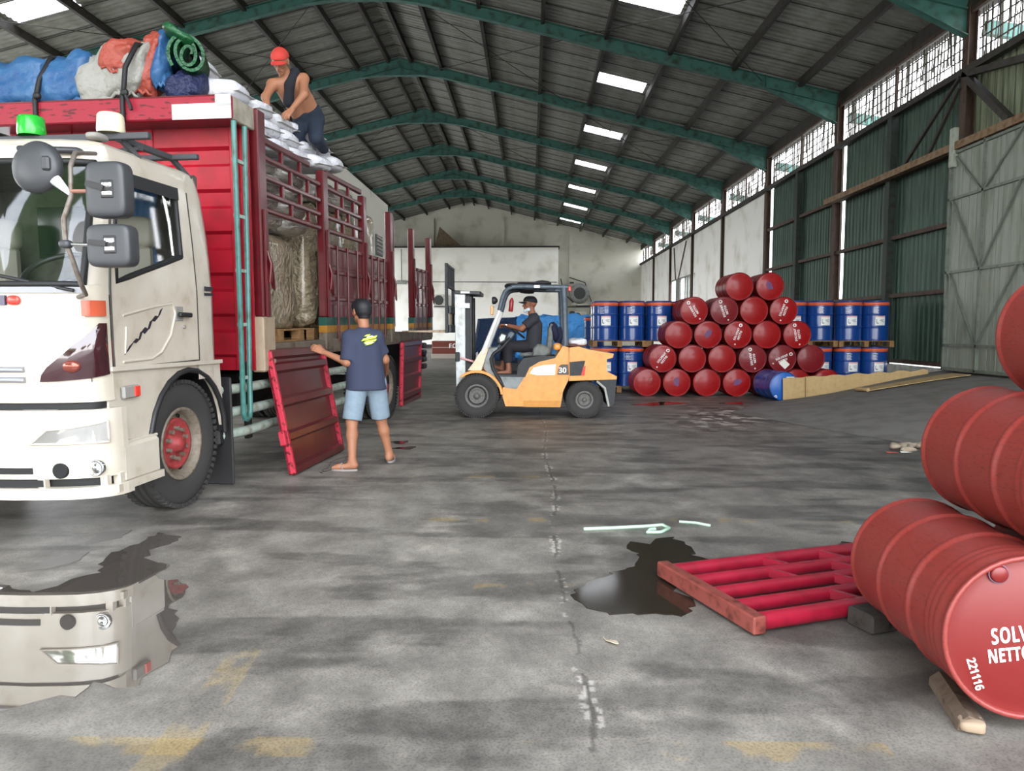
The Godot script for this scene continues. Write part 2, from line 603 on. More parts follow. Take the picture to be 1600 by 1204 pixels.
		var am := MB.new()
		am.prism([Vector2(-1.55, 10.72 - SLOPE * 1.55), Vector2(-0.75, 10.44), Vector2(0.75, 10.44), Vector2(1.55, 10.72 - SLOPE * 1.55), Vector2(0, 10.74)], -0.01, 0.01)
		am.bar(Vector3(-1.55, 10.72 - SLOPE * 1.55, 0), Vector3(-0.75, 10.44, 0), 0.18, 0.02)
		am.bar(Vector3(-0.75, 10.44, 0), Vector3(0.75, 10.44, 0), 0.18, 0.02)
		am.bar(Vector3(0.75, 10.44, 0), Vector3(1.55, 10.72 - SLOPE * 1.55, 0), 0.18, 0.02)
		part("apex_haunch", am, teal, fr)

	# right wall: plinth, then the white panels far back; children are sheets, girts, posts
	var pl := MB.new()
	pl.box(Vector3(8.6, 0.3, -12.4), Vector3(0.22, 0.6, 29.0))
	var wr := structure("wall_right", pl, plinthm)
	var far := MB.new()
	wall_with_hole(far, 8.62, 0.2, -57.3, -26.95, 0, 6.4, -45.6, -38.6, 2.75, 4.35)
	part("masonry", far, white, wr)
	var sheet_mesh := corrugated(1.03, 5.8, 0.2, 0.03)
	var bay_from := [-26.72, -20.68, -14.9, -8.85, -2.8]       # a slit of daylight is left beside two of the columns
	for b in 5:
		for i in 6 if b < 4 else 4:
			var o := part("wall_sheet", sheet_mesh, green if b < 2 else olive, wr)
			var bs := Basis(Vector3(0, 0, 1), Vector3.UP, Vector3(-1, 0, 0))
			o.transform = Transform3D(bs, Vector3(8.62 + 0.012 * (i % 2), 0.62 + 0.012 * ((i * 7) % 3), bay_from[b] + i * (0.96 if b == 0 else 0.985)))
	for y in [4.94, 3.53, 2.19, 0.68]:
		part("girt", MB.new().bar(Vector3(8.5, y, 1.5), Vector3(8.5, y, -26.8), 0.12, 0.09), brown_steel, wr)
	part("sill_beam", MB.new().bar(Vector3(8.42, 6.38, 1.5), Vector3(8.42, 6.38, -57), 0.14, 0.13), dark_steel, wr)
	part("head_beam", MB.new().bar(Vector3(8.46, 7.5, 1.5), Vector3(8.46, 7.5, -57), 0.08, 0.08), brown_steel, wr)
	for z in [-17.75, -23.75]:
		part("wind_post", MB.new().bar(Vector3(8.44, 0.6, z), Vector3(8.44, 6.35, z), 0.2, 0.16), mat("wind_post", Color("#26302b"), 0.7, 0.0, rust, 0.5), wr)
	for d in [[Vector3(8.36, 6.3, -14.95), Vector3(8.36, 4.95, -17.2)], [Vector3(8.36, 6.1, -14.95), Vector3(8.36, 4.95, -16.1)]]:
		part("wall_brace", MB.new().bar(d[0], d[1], 0.06, 0.06), dark_steel, wr)
	for d in [[Vector3(8.36, 6.3, -14.8), Vector3(8.36, 5.05, -13.35)], [Vector3(8.36, 6.3, -14.8), Vector3(8.36, 5.55, -10.6)]]:
		part("wall_brace", MB.new().bar(d[0], d[1], 0.12, 0.12), dark_steel, wr)
	for i in 5:
		part("panel_joint", MB.new().box(Vector3(8.512, 3.2, -26.95 - BAY * (i + 0.98)), Vector3(0.02, 6.4, 0.05)), grey, wr)
	# clerestory mesh over the wall: rods and weathered strands, one screen a bay
	for k in range(-3, 7):
		var z1 := FIRST - BAY * k - 0.12
		var z0 := z1 - BAY + 0.24
		var sm := MB.new()
		for j in 5:
			sm.bar(Vector3(8.6, 6.56 + j * 0.2, z0), Vector3(8.6, 6.56 + j * 0.2, z1), 0.02, 0.022)
		var nn := int(80 - k * 5)
		for i in nn:
			var z := lerpf(z0, z1, (i + rng.randf_range(-0.4, 0.4)) / nn)
			var lean := rng.randf_range(-0.1, 0.1)
			var lo := 6.42 + (rng.randf() * 0.5 if rng.randf() < 0.4 else 0.0)
			var w := rng.randf_range(0.01, 0.03)
			sm.bar(Vector3(8.62, lo, z), Vector3(8.62, 7.5, z + lean), w, w)
		var so := part("clerestory_screen", sm, mat("strand", Color("#4a463f"), 0.9), wr)
		so.set_meta("kind", "stuff")
		part("mullion", MB.new().bar(Vector3(8.56, 6.4, (z0 + z1) / 2), Vector3(8.56, 7.5, (z0 + z1) / 2), 0.05, 0.05), brown_steel, wr)

	# window in the white wall
	var win := structure("window_1", MB.new().box(Vector3(8.6, 3.55, -43.2), Vector3(0.1, 1.6, 1.2)).box(Vector3(8.6, 4.32, -42.1), Vector3(0.14, 0.08, 7.0)), mat("window_grey", Color("#7d807b"), 0.6, 0.3, grime, 0.4))
	for z in [-41.1, -40.4, -39.7, -39.0]:
		part("bar", MB.new().box(Vector3(8.58, 3.6, z), Vector3(0.1, 1.9, 0.28)), mat("window_grey", Color.GRAY), win)
	for z in [[-44.0, -43.4], [-40.6, -42.6]]:
		part("stay_rod", MB.new().tube([Vector3(8.46, 4.3, z[1]), Vector3(8.46, 6.2, z[0])], 0.035, 8), brown_steel, win)
	# pane of the bright opening
	part("window_pane", MB.new().box(Vector3(8.64, 3.55, -42.0), Vector3(0.01, 1.5, 2.0)), pane("pane", Color.WHITE, 0.06), win)

	# sliding gate in the right wall
	var gm := mat("gate_sheet", Color("#858c81"), 0.55, 0.1, grime, 1.0)
	gm.uv1_scale = Vector3(0.6, 0.1, 0.6)
	var gf := mat("gate_frame", Color("#6e756c"), 0.6, 0.2, grime, 0.7)
	var gate := tag(Node3D.new(), "", "", "", "structure")
	gate.name = "door_1"
	add_child(gate)
	gate.position = Vector3(8.2, 0.6, -14.85)
	for c in 4:
		var pm := MB.new()
		pm.box(Vector3(0.03, 2.1, 0.75 + c * 1.5), Vector3(0.012, 4.2, 1.488))
		for r in 6:
			pm.box(Vector3(0.022, 2.1, 0.14 + c * 1.5 + r * 0.246), Vector3(0.012, 4.18, 0.02))
		part("gate_panel", pm, gm, gate)
	var hs := [0.04, 0.5, 1.92, 3.33, 4.2]
	for y in hs: part("gate_rail", MB.new().bar(Vector3(0, y, 0), Vector3(0, y, 6.0), 0.05, 0.05), gf, gate)
	for z in [0.03, 1.1, 3.2, 5.97]: part("gate_stile", MB.new().bar(Vector3(0, 0, z), Vector3(0, 4.25, z), 0.05, 0.05), gf, gate)
	for j in [1, 2, 3]:
		part("gate_brace", MB.new().bar(Vector3(0, hs[j] - (0.45 if j == 0 else 0.0), 1.1), Vector3(0, hs[j + 1] if j < 4 else 4.2, 2.15), 0.04, 0.04), gf, gate)
		part("gate_brace", MB.new().bar(Vector3(0, hs[j + 1], 0.1), Vector3(0, hs[j], 1.05), 0.04, 0.04), gf, gate)
		part("gate_brace", MB.new().bar(Vector3(0, hs[j + 1], 2.25), Vector3(0, hs[j], 3.2), 0.04, 0.04), gf, gate)
		part("gate_brace", MB.new().bar(Vector3(0, hs[j], 3.2), Vector3(0, hs[j + 1], 4.4), 0.04, 0.04), gf, gate)
	part("gate_brace", MB.new().bar(Vector3(0, 0.5, 3.1), Vector3(0, 0.05, 2.2), 0.04, 0.04), gf, gate)
	part("hanger", MB.new().box(Vector3(-0.02, 4.3, 0.12), Vector3(0.1, 0.75, 0.16), 0.01), mat("hanger", Color("#9aa093"), 0.6, 0.1, grime, 0.7), gate)
	part("gate_track", MB.new().bar(Vector3(0.02, 4.32, -6.1), Vector3(0.02, 4.32, 7), 0.16, 0.14), mat("track", Color("#80694f"), 0.7, 0.1, rust, 0.6), gate)

	# ramp up to the gate
	var prof := [[-14.42, 4.95], [-14.2, 4.4], [-12.5, 3.4], [-10.5, 4.1], [-8.5, 4.9], [-6.5, 6.0]]
	var top := []
	for p in prof:
		var r := []
		for i in 11:
			var t := i / 10.0
			var e := t * t * (3 - 2 * t) * 0.35 + t * 0.65
			r.append(Vector3(lerpf(p[1], 8.5, t), 0.004 + 0.58 * e, p[0] - (0.8 * t if p[1] == 4.95 else 0.0)))
		top.append(r)
	top.reverse()
	var rmp := MB.new()
	rmp.grid(top, 1)
	for e in [0, prof.size() - 1]:
		for i in 10:
			var a: Vector3 = top[e][i]
			var b: Vector3 = top[e][i + 1]
			if e == 0: rmp.quad(Vector3(a.x, -0.01, a.z), Vector3(b.x, -0.01, b.z), b, a)
			else: rmp.quad(Vector3(b.x, -0.01, b.z), Vector3(a.x, -0.01, a.z), a, b)
	var ro := structure("ramp", rmp, mat("ramp_concrete", Color("#75716d"), 0.7, 0.0, grime, 0.3))
	ro.set_meta("label", "dark concrete ramp rising to the sliding gate")

	# left wall: like the right one, plain white
	var lw := MB.new()
	lw.box(Vector3(-17.95, 3.2, -3.0), Vector3(0.25, 6.4, 8))
	lw.box(Vector3(-17.95, 3.2, -56.0), Vector3(0.25, 6.4, 2.6))
	lw.box(Vector3(-17.95, 6.1, -30.9), Vector3(0.25, 0.6, 47.8))
	var wl := structure("wall_left", lw, white)
	part("head_beam", MB.new().bar(Vector3(-17.9, 7.5, 1.5), Vector3(-17.9, 7.5, -57), 0.1, 0.1), brown_steel, wl)

	# back wall with pilasters, and the white partition before it
	var bw := MB.new()
	bw.prism([Vector2(-18.1, 0), Vector2(8.7, 0), Vector2(8.7, roof_y(8.7)), Vector2(RIDGE_X, 11.2), Vector2(-18.1, roof_y(-18.1))], -57.6, -57.3)
	var wb := structure("wall_back", bw, grey)
	for x in [-7.6, -2.2, 3.2]:
		part("pilaster", MB.new().box(Vector3(x, roof_y(x) / 2 - 0.3, -57.2), Vector3(0.4, roof_y(x) - 0.6, 0.25)), grey, wb)
	var pw := structure("wall_partition", MB.new().box(Vector3(-7.75, 3.75, -56.2), Vector3(19.7, 7.5, 1.6)), white2)
	part("coping", MB.new().box(Vector3(-7.75, 7.56, -56.2), Vector3(19.9, 0.12, 1.8)), dark_steel, pw)
	part("conduit", MB.new().tube([Vector3(-10.5, 5.0, -55.36), Vector3(2.0, 4.93, -55.36)], 0.03, 6), dark_steel, pw)
	part("dark_dado", MB.new().box(Vector3(-7.75, 0.15, -55.38), Vector3(19.7, 0.3, 0.03)), dark_steel, pw)
	# the tall office block standing inside the hall behind the truck
	var ob := structure("wall_office", MB.new().box(Vector3(-7.4, 2.8, -20.2), Vector3(5.2, 5.6, 9.8), 0.02), mat("office_white", Color("#dad7ca"), 0.85, 0.0, blotch("mould", 0.008, [[0.0, Color(0.5, 0.47, 0.42)], [0.12, Color(0.85, 0.83, 0.79)], [0.25, Color(1, 1, 1)], [1.0, Color(1, 1, 1)]]), 0.16))
	var lou := part("louvre", MB.new().box(Vector3(-4.77, 4.05, -23.4), Vector3(0.06, 0.62, 0.9), 0.01), mat("louvre", Color("#5b5a56"), 0.6), ob)
	for i in 5:
		part("slat", MB.new().box(Vector3(-4.73, 3.82 + i * 0.115, -23.4), Vector3(0.03, 0.03, 0.86)), mat("louvre_slat", Color("#c9c7bd"), 0.6), lou)

	# what lies outside: a neighbouring wall on the right, trees before the entrance
	structure("yard_wall", MB.new().box(Vector3(26, 2.2, -25), Vector3(0.4, 4.4, 90)), white)
	var leaf := mat("tree_leaf", Color("#4a6b2c"), 0.8, 0.0, blotch("leaf", 0.06, [[0.0, Color(0.3, 0.4, 0.25)], [0.5, Color(0.8, 0.9, 0.6)], [1.0, Color(1, 1, 0.85)]]), 0.6)
	var nz := noise(0.6, 11, 3)
	var spots := [[-12.0, 9.0, "nearest the left of the hall entrance"], [-25.0, 14.0, "second from the entrance on the left"], [-30.5, 0.5, "farthest to the left of the entrance"], [-10.0, 24.0, "straight before the entrance"], [4.0, 30.0, "before the entrance on the right"], [16.0, 27.0, "farthest to the right of the yard"]]
	for i in spots.size():
		var t := thing("tree", "green leafy tree in the yard, " + spots[i][2], "tree", Vector3(spots[i][0], 0, spots[i][1]), 0, "trees in the yard before the entrance")
		if i < 3: t.scale = Vector3.ONE * 1.7
		part("trunk", MB.new().tube([Vector3.ZERO, Vector3(0.1, 1.5, 0), Vector3(0, 4, 0)], [0.3, 0.22, 0.15], 8), mat("bark", Color("#5a4a38"), 0.9), t)
		var cr := MB.new()
		for b in 9:
			cr.blob(Transform3D(Basis(), Vector3(rng.randf_range(-2, 2), rng.randf_range(3.6, 7.5), rng.randf_range(-2, 2))), Vector3.ONE * rng.randf_range(2.6, 4.0), 1.0, 1.0, nz, 0.7, 18, 12)
		part("crown", cr, leaf, t)

# ------------------------------------------------------------------ the truck; local x 0 is its side towards the hall, -z its rear
const CAB := [[-0.9, -0.68], [-0.09, -0.67], [-0.02, -0.63], [0.0, -0.55], [0.0, -0.34], [0.0, -0.17], [0.0, 0.1], [0.0, 0.38], [0.0, 0.645], [0.0, 0.715], [-0.012, 0.80], [-0.06, 0.87], [-0.2, 0.93], [-0.5, 0.975], [-0.85, 0.99], [-1.2, 1.0]]

func cab(c: float, y: float, out := 0.0) -> Vector3:       # a point of the cab skin: c runs along the plan outline, 15 is the middle of the front, 30 the far rear corner
	var mir := c > 15.0
	if mir: c = 30.0 - c
	var i := clampi(int(floor(c)), 0, 14)
	var f := c - i
	var p0 := Vector2(CAB[i][0], CAB[i][1])
	var p1 := Vector2(CAB[i + 1][0], CAB[i + 1][1])
	var p := p0.lerp(p1, f)
	var t := (p1 - p0).normalized()
	var nrm := Vector2(-t.y, t.x) if false else Vector2(t.y, -t.x)
	if nrm.dot(p - Vector2(-1.2, 0.1)) < 0: nrm = -nrm
	p += nrm * out
	var front := clampf((p.y - 0.5) / 0.4, 0.0, 1.0)
	var rear := clampf((-0.2 - p.y) / 0.4, 0.0, 1.0)
	var up := maxf(y - 1.7, 0.0)
	var low := maxf(1.3 - y, 0.0)
	p.x += -0.055 * up / 0.9 - maxf(y - 2.55, 0.0) * 0.4
	p.y += front * (-0.27 * up / 0.85 - 0.06 * low) + rear * maxf(y - 2.1, 0.0) * 0.14
	var q := Vector3(p.x, y, p.y)
	if mir: q.x = -2.4 - q.x
	return q

func belt(c: float) -> float:             # lower edge of the glass
	var k := 30.0 - c if c > 15.0 else c
	if k <= 5: return 1.955
	if k <= 8: return lerpf(1.955, 1.725, (k - 5) / 3.0)
	return 1.70

func headline(c: float) -> float:
	var k := 30.0 - c if c > 15.0 else c
	return 2.455 if k < 8.5 else 2.50

func cab_patch(c0: float, c1: float, nc: int, lo: Callable, hi: Callable, nr: int, out: float) -> Array:
	var p := []
	for j in nr + 1:
		var r := []
		for i in nc + 1:
			var c := c0 + (c1 - c0) * i / nc
			var a: float = (lo as Callable).call(c)
			var b: float = (hi as Callable).call(c)
			r.append(cab(c, a + (b - a) * j / nr, out))
		r.reverse()
		p.append(r)
	return p

func level(y: float) -> Callable:
	return func(_c: float) -> float: return y

func tire(R: float, w: float, rin: float, tread := 0.012, lugs := 56) -> MB:     # axis along local x, outer side at +x
	var m := MB.new()
	var h := w / 2
	var prof := [Vector2(rin, -h * 0.72), Vector2(rin + 0.03, -h * 0.86), Vector2((R + rin) * 0.5, -h), Vector2(R - 0.05, -h * 0.93), Vector2(R - 0.012, -h * 0.78)]
	for q in [[-0.62, 0.0], [-0.58, 1.0], [-0.48, 1.0], [-0.44, 0.0], [-0.2, 0.0], [-0.16, 1.0], [-0.06, 1.0], [-0.02, 0.0], [0.2, 0.0], [0.24, 1.0], [0.34, 1.0], [0.38, 0.0], [0.6, 0.0]]:
		prof.append(Vector2(R - q[1] * tread, h * q[0]))
	prof.append_array([Vector2(R - 0.012, h * 0.78), Vector2(R - 0.05, h * 0.93), Vector2((R + rin) * 0.5, h), Vector2(rin + 0.03, h * 0.86), Vector2(rin, h * 0.72)])
	m.lathe(prof, Transform3D(Basis(Vector3(0, 0, 1), Vector3(1, 0, 0), Vector3(0, 1, 0)).rotated(Vector3.RIGHT, 0), Vector3.ZERO), 64)
	for k in lugs:
		var a := TAU * k / lugs
		for s in [-1, 1]:
			m.box(Vector3(s * h * 0.79, cos(a) * (R - 0.012), sin(a) * (R - 0.012)), Vector3(h * 0.36, 0.03, TAU * R / lugs * 0.55), 0.0, Basis(Vector3.RIGHT, a))
	return m

func wheel(t: Node3D, at: Vector3, R: float, w: float, rin: float, face := 1.0, rim_c := "wheel_grey", hub_c := "hub_red") -> MeshInstance3D:
	var rub := mat("tire_rubber", Color("#3a3836"), 0.85, 0.0, texs["speck"], 2.0)
	var o := part("wheel", tire(R, w, rin), rub, t)
	o.position = at
	if face < 0: o.rotation.y = PI
	var ax := Transform3D(Basis(Vector3(0, 0, 1), Vector3(1, 0, 0), Vector3(0, 1, 0)), Vector3.ZERO)
	var h := w / 2
	var rm := MB.new()
	rm.lathe([Vector2(rin + 0.012, h * 0.74), Vector2(rin + 0.012, h * 0.86), Vector2(rin - 0.012, h * 0.84), Vector2(rin - 0.03, h * 0.4), Vector2(rin - 0.04, h * 0.05), Vector2(rin * 0.8, h * 0.16), Vector2(rin * 0.72, h * 0.3), Vector2(0.0, h * 0.3)], ax, 40)
	part("rim", rm, mats[rim_c], o)
	var hm := MB.new()
	for k in 8:
		var a := TAU * (k + 0.5) / 8
		hm.lathe([Vector2(rin * 0.075, 0.0), Vector2(rin * 0.075, 0.012)], Transform3D(ax.basis, Vector3(h * 0.17, cos(a) * rin * 0.815, sin(a) * rin * 0.815)), 12)
		hm.lathe([Vector2(rin * 0.075, 0.012), Vector2(0, 0.012)], Transform3D(ax.basis, Vector3(h * 0.17, cos(a) * rin * 0.815, sin(a) * rin * 0.815)), 12)
	part("hand_hole", hm, mat("hole_black", Color("#0c0b0b"), 0.95), o)
	var hb := MB.new()
	hb.lathe([Vector2(rin * 0.73, h * 0.28), Vector2(rin * 0.73, h * 0.5), Vector2(rin * 0.64, h * 0.52), Vector2(rin * 0.58, h * 0.38), Vector2(rin * 0.24, h * 0.38), Vector2(rin * 0.22, h * 0.75), Vector2(rin * 0.17, h * 0.85), Vector2(0, h * 0.87)], ax, 28)
	part("hub", hb, mats[hub_c], o)
	var nm := MB.new()
	for k in 10:
		var a := TAU * k / 10
		var c := Vector3(0, cos(a) * rin * 0.44, sin(a) * rin * 0.44)
		nm.tube([c + Vector3(h * 0.38, 0, 0), c + Vector3(h * 0.62, 0, 0)], 0.018 * rin / 0.28, 6)
	part("wheel_nuts", nm, mats["wheel_grey"], o).set_meta("kind", "stuff")
	return o

func build_truck() -> void:
	var grime: Texture2D = texs["grime"]
	var rust: Texture2D = texs["rust"]
	var dust := blotch("dust", 0.012, [[0.0, Color(0.86, 0.84, 0.8)], [0.35, Color(0.95, 0.945, 0.93)], [1.0, Color(1, 1, 1)]])
	var chip := blotch("chip", 0.02, [[0.0, Color(0.5, 0.42, 0.38)], [0.26, Color(0.62, 0.52, 0.47)], [0.33, Color(1, 1, 1)], [1.0, Color(1, 1, 1)]])
	var cabm := mat("cab_white", Color("#c6bdaf"), 0.28, 0.0, dust, 0.6)
	cabm.clearcoat_enabled = true
	cabm.clearcoat = 0.4
	cabm.clearcoat_roughness = 0.1
	var black := mat("black_plastic", Color("#201f20"), 0.5)
	var trim_black := mat("rubber_black", Color("#141414"), 0.6)
	var grey_pl := mat("mirror_grey", Color("#37383a"), 0.45)
	var chrome := mat("chrome", Color("#d8d8d8"), 0.15, 1.0)
	mat("wheel_grey", Color("#857c70"), 0.6, 0.2, rust, 2.0)
	mat("hub_red", Color("#a03a3c"), 0.6, 0.0, rust, 2.0)
	var red := mat("truck_crimson", Color("#a30c24"), 0.45, 0.0, grime, 0.4)
	var red_chip := mat("truck_crimson_worn", Color("#8f1029"), 0.5, 0.0, chip, 0.9)
	red_chip.uv1_scale = Vector3(0.5, 2.2, 0.9)
	var maroon := mat("truck_maroon", Color("#560c14"), 0.3, 0.0, grime, 0.5)
	maroon.clearcoat_enabled = true
	maroon.clearcoat = 0.25
	maroon.clearcoat_roughness = 0.12
	var gband := mat("band_green", Color("#14453a"), 0.4, 0.0, grime, 0.5)
	var yband := mat("band_yellow", Color("#98691a"), 0.45, 0.0, grime, 0.5)
	var bare := mat("bare_bed", Color("#6d6358"), 0.7, 0.1, rust, 0.7)
	var beige := mat("weathered_post", Color("#a08d78"), 0.7, 0.0, dust, 0.8)
	var frame_m := mat("chassis", Color("#1c1a19"), 0.8, 0.1, rust, 0.6)
	var mint := mat("mint_paint", Color("#437b76"), 0.4, 0.0, rust, 0.7)
	var mint_w := mat("mint_white", Color("#a3b1a9"), 0.5, 0.0, rust, 0.9)

	var t := thing("truck", "large white-cab truck with a crimson cargo body loaded with white sacks", "truck", Vector3(-2.68, 0, -5.5))
	t.rotation_degrees = Vector3(0.9, -5.1, 0)

	# ---- cab skin
	var shell := MB.new()
	var low := level(0.95)
	shell.grid(cab_patch(0, 4, 6, level(1.0), level(2.62), 10, 0), 1)          # rear quarter
	shell.grid(cab_patch(9, 11, 5, low, belt, 5, 0), 1)
	shell.grid(cab_patch(11, 15, 10, low, belt, 6, 0), 1)
	shell.grid(cab_patch(15, 21, 12, low, belt, 6, 0), 1)
	shell.grid(cab_patch(21, 30, 18, low, belt, 6, 0), 1)
	shell.grid(cab_patch(9, 11, 4, belt, headline, 4, 0), 1)                   # pillars
	shell.grid(cab_patch(19, 21, 4, belt, headline, 4, 0), 1)
	shell.grid(cab_patch(26, 30, 6, belt, headline, 4, 0), 1)
	shell.grid(cab_patch(4, 26, 30, headline, level(2.62), 2, 0), 1)
	shell.grid(cab_patch(26, 30, 6, headline, level(2.62), 2, 0), 1)
	# roof: shrinking rings of the outline
	var rings := []
	for q in [[2.62, 0.0, 0.0], [2.645, 0.03, 0.02], [2.67, 0.12, 0.07], [2.69, 0.36, 0.2], [2.70, 0.75, 0.4], [2.70, 1.2, 0.72]]:
		var r := []
		for i in 61:
			var p := cab(i * 0.5, 2.62)
			var cx := -1.2
			var cz := 0.02
			p.x = cx + (p.x - cx) * (1.0 - q[1] / 1.2)
			p.z = cz + (p.z - cz) * (1.0 - q[2] / 0.72)
			p.y = q[0]
			r.append(p)
		r.reverse()
		rings.append(r)
	shell.grid(rings, 1)
	part("cab_shell", shell, cabm, t)
	# fender below the door, with the wheel arch cut out
	var fen := MB.new()
	var arch := [Vector2(-0.70, 1.06)]
	for i in 13:
		var a := PI * 0.97 - PI * 0.97 * i / 12.0
		arch.append(Vector2(-0.2 + cos(a) * 0.54, 0.52 + sin(a) * 0.58))
	arch.append_array([Vector2(0.34, 0.5), Vector2(0.34, 0.4), Vector2(0.72, 0.4), Vector2(0.75, 0.8), Vector2(0.75, 1.14), Vector2(-0.70, 1.14)])
	var side_xf := Transform3D(Basis(Vector3(0, 0, 1), Vector3(0, 1, 0), Vector3(-1, 0, 0)), Vector3.ZERO)       # local x -> z, local z -> -x
	fen.prism(arch, 0.012, 0.06, side_xf)
	fen.bar(Vector3(-0.01, 1.125, -0.69), Vector3(-0.01, 1.155, 0.74), 0.06, 0.03)
	part("fender", fen, cabm, t)
	var liner := MB.new()
	var lp := []
	for s in [-0.02, -0.75]:
		var r := []
		for i in 13:
			var a := PI * 1.0 - PI * i / 12.0
			r.append(Vector3(s, 0.52 + sin(a) * 0.585, -0.2 + cos(a) * 0.555))
		lp.append(r)
	liner.grid(lp, 1)
	for i in 12: liner.quad(lp[1][i], lp[1][i + 1], Vector3(-0.75, 0.5, -0.2), Vector3(-0.75, 0.5, -0.2))
	var edge := []
	for i in 13:
		var a := PI - PI * i / 12.0
		edge.append(Vector3(-0.005, 0.52 + sin(a) * 0.565, -0.2 + cos(a) * 0.535))
	liner.tube(edge, 0.022, 6)
	part("wheel_arch", liner, black, t)
	# door with its pressed panel
	var dm := MB.new()
	dm.grid(cab_patch(4.04, 8.96, 14, level(1.16), belt, 10, 0.012), 1)
	dm.grid(cab_patch(4.04, 4.97, 3, belt, headline, 4, 0.012), 1)
	dm.grid(cab_patch(8.05, 8.96, 2, belt, headline, 4, 0.012), 1)
	var gap := MB.new()
	var rim_pts := []
	for i in 11: rim_pts.append(cab(4.02, 2.46 - 1.3 * i / 10.0, 0.012))
	for i in 15: rim_pts.append(cab(4.02 + 4.95 * i / 14.0, 1.155, 0.012))
	for i in 11: rim_pts.append(cab(8.97, 1.16 + 1.3 * i / 10.0, 0.012))
	gap.tube(rim_pts, 0.006, 6)
	part("door_gap", gap, mat("gap_dark", Color("#3b3732"), 0.9), t)
	var door := part("door", dm, cabm, t)
	var ridge := MB.new()
	ridge.tube([Vector3(0.012, 1.505, 0.6), Vector3(0.014, 1.56, 0.3), Vector3(0.014, 1.60, 0.02), Vector3(0.014, 1.52, -0.02), Vector3(0.014, 1.36, 0.05), Vector3(0.014, 1.24, 0.18), Vector3(0.014, 1.2, 0.3), Vector3(0.014, 1.195, 0.62)], 0.010, 8)
	ridge.tube([Vector3(0.012, 1.43, 0.57), Vector3(0.012, 1.25, 0.59)], 0.008, 6)
	part("pressed_rib", ridge, cabm, door)
	var hd := MB.new()
	hd.box(Vector3(0.015, 1.52, -0.07), Vector3(0.012, 0.11, 0.1), 0.004)
	part("handle_recess", hd, mat("recess_grey", Color("#8a8680"), 0.5), door)
	part("door_handle", MB.new().bar(Vector3(0.045, 1.515, -0.02), Vector3(0.045, 1.51, -0.19), 0.03, 0.035, Vector3.UP, 0.008), black, door)
	part("lock", MB.new().lathe([Vector2(0.014, 0), Vector2(0.014, 0.01), Vector2(0, 0.012)], Transform3D(Basis(Vector3(0, 0, 1), Vector3(1, 0, 0), Vector3(0, 1, 0)), Vector3(0.012, 1.42, -0.13)), 12), mat("recess_grey", Color.GRAY), door)
	# a torn flame of dark film along the door
	var fl := MB.new()
	var pts := [Vector2(0.60, 1.245), Vector2(0.50, 1.33), Vector2(0.44, 1.34), Vector2(0.40, 1.40), Vector2(0.33, 1.41), Vector2(0.28, 1.475), Vector2(0.20, 1.50), Vector2(0.15, 1.56)]
	for i in pts.size() - 1:
		var a: Vector2 = pts[i]
		var b: Vector2 = pts[i + 1]
		var w := 0.006 + 0.022 * sin(PI * (i + 0.7) / pts.size())
		fl.prism([a + Vector2(0.006, -0.006), a.lerp(b, 0.45) + Vector2(0, -w), b + Vector2(-0.01, 0.0), a.lerp(b, 0.55) + Vector2(0, w * 0.7)], -0.016, -0.0135, side_xf)
	part("flame_decal", fl, mat("decal_black", Color("#26232b"), 0.4), door)
	# side glass in a black frame
	var glass := pane("cab_glass", Color(0.12, 0.16, 0.14), 0.12)
	var wg := MB.new()
	wg.grid(cab_patch(5, 8, 6, belt, headline, 4, -0.006), 1)
	var wo := part("side_window", wg, glass, t)
	var wf := MB.new()
	var loop := []
	for i in 7: loop.append(cab(5 + 3 * i / 6.0, belt(5 + 3 * i / 6.0), 0.006))
	for i in 5: loop.append(cab(8, lerpf(belt(8), 2.455, (i + 1) / 5.0), 0.006))
	for i in 7: loop.append(cab(8 - 3 * (i + 1) / 7.0, 2.455, 0.006))
	for i in 5: loop.append(cab(5, lerpf(2.455, belt(5), (i + 1) / 5.0), 0.006))
	wf.tube(loop, 0.02, 6)
	part("window_rubber", wf, trim_black, wo)
	part("visor_strip", MB.new().sheet(cab_patch(5, 8.1, 8, level(2.38), level(2.47), 2, 0.035), Vector3(-0.006, 0, 0)), mat("smoked_visor", Color("#1b1b1c"), 0.5), wo)
	part("window_rail", MB.new().tube([cab(5.35, 2.4, -0.03), cab(5.25, 2.2, -0.02), cab(5.2, 1.96, -0.02)], 0.014, 6), chrome, wo)
	# windscreen
	var ws := MB.new()
	ws.grid(cab_patch(11, 19, 20, belt, headline, 8, -0.004), 1)
	var wsn := part("windscreen", ws, glass, t)
	var wr := MB.new()
	var wl := []
	for i in 17: wl.append(cab(11 + 8 * i / 16.0, 1.70, 0.008))
	for i in 6: wl.append(cab(19, lerpf(1.70, 2.5, (i + 1) / 6.0), 0.006))
	for i in 17: wl.append(cab(19 - 8 * i / 16.0, 2.5, 0.006))
	for i in 6: wl.append(cab(11, lerpf(2.5, 1.70, (i + 1) / 6.0), 0.006))
	wr.tube(wl, 0.022, 6)
	part("windscreen_rubber", wr, trim_black, wsn)
	var cowl := MB.new()
	cowl.sheet(cab_patch(11.0, 19.0, 16, level(1.645), level(1.695), 1, 0.02), Vector3(0, 0, -0.02))
	part("cowl", cowl, mat("cowl_grey", Color("#8c8c90"), 0.4), t)
	var wip := MB.new()
	wip.tube([cab(11.3, 1.66, 0.04), cab(13.2, 1.76, 0.035), cab(14.2, 1.78, 0.03)], 0.012, 6)
	wip.tube([cab(14.6, 1.66, 0.04), cab(16.2, 1.76, 0.035)], 0.012, 6)
	part("wiper", wip, black, t)
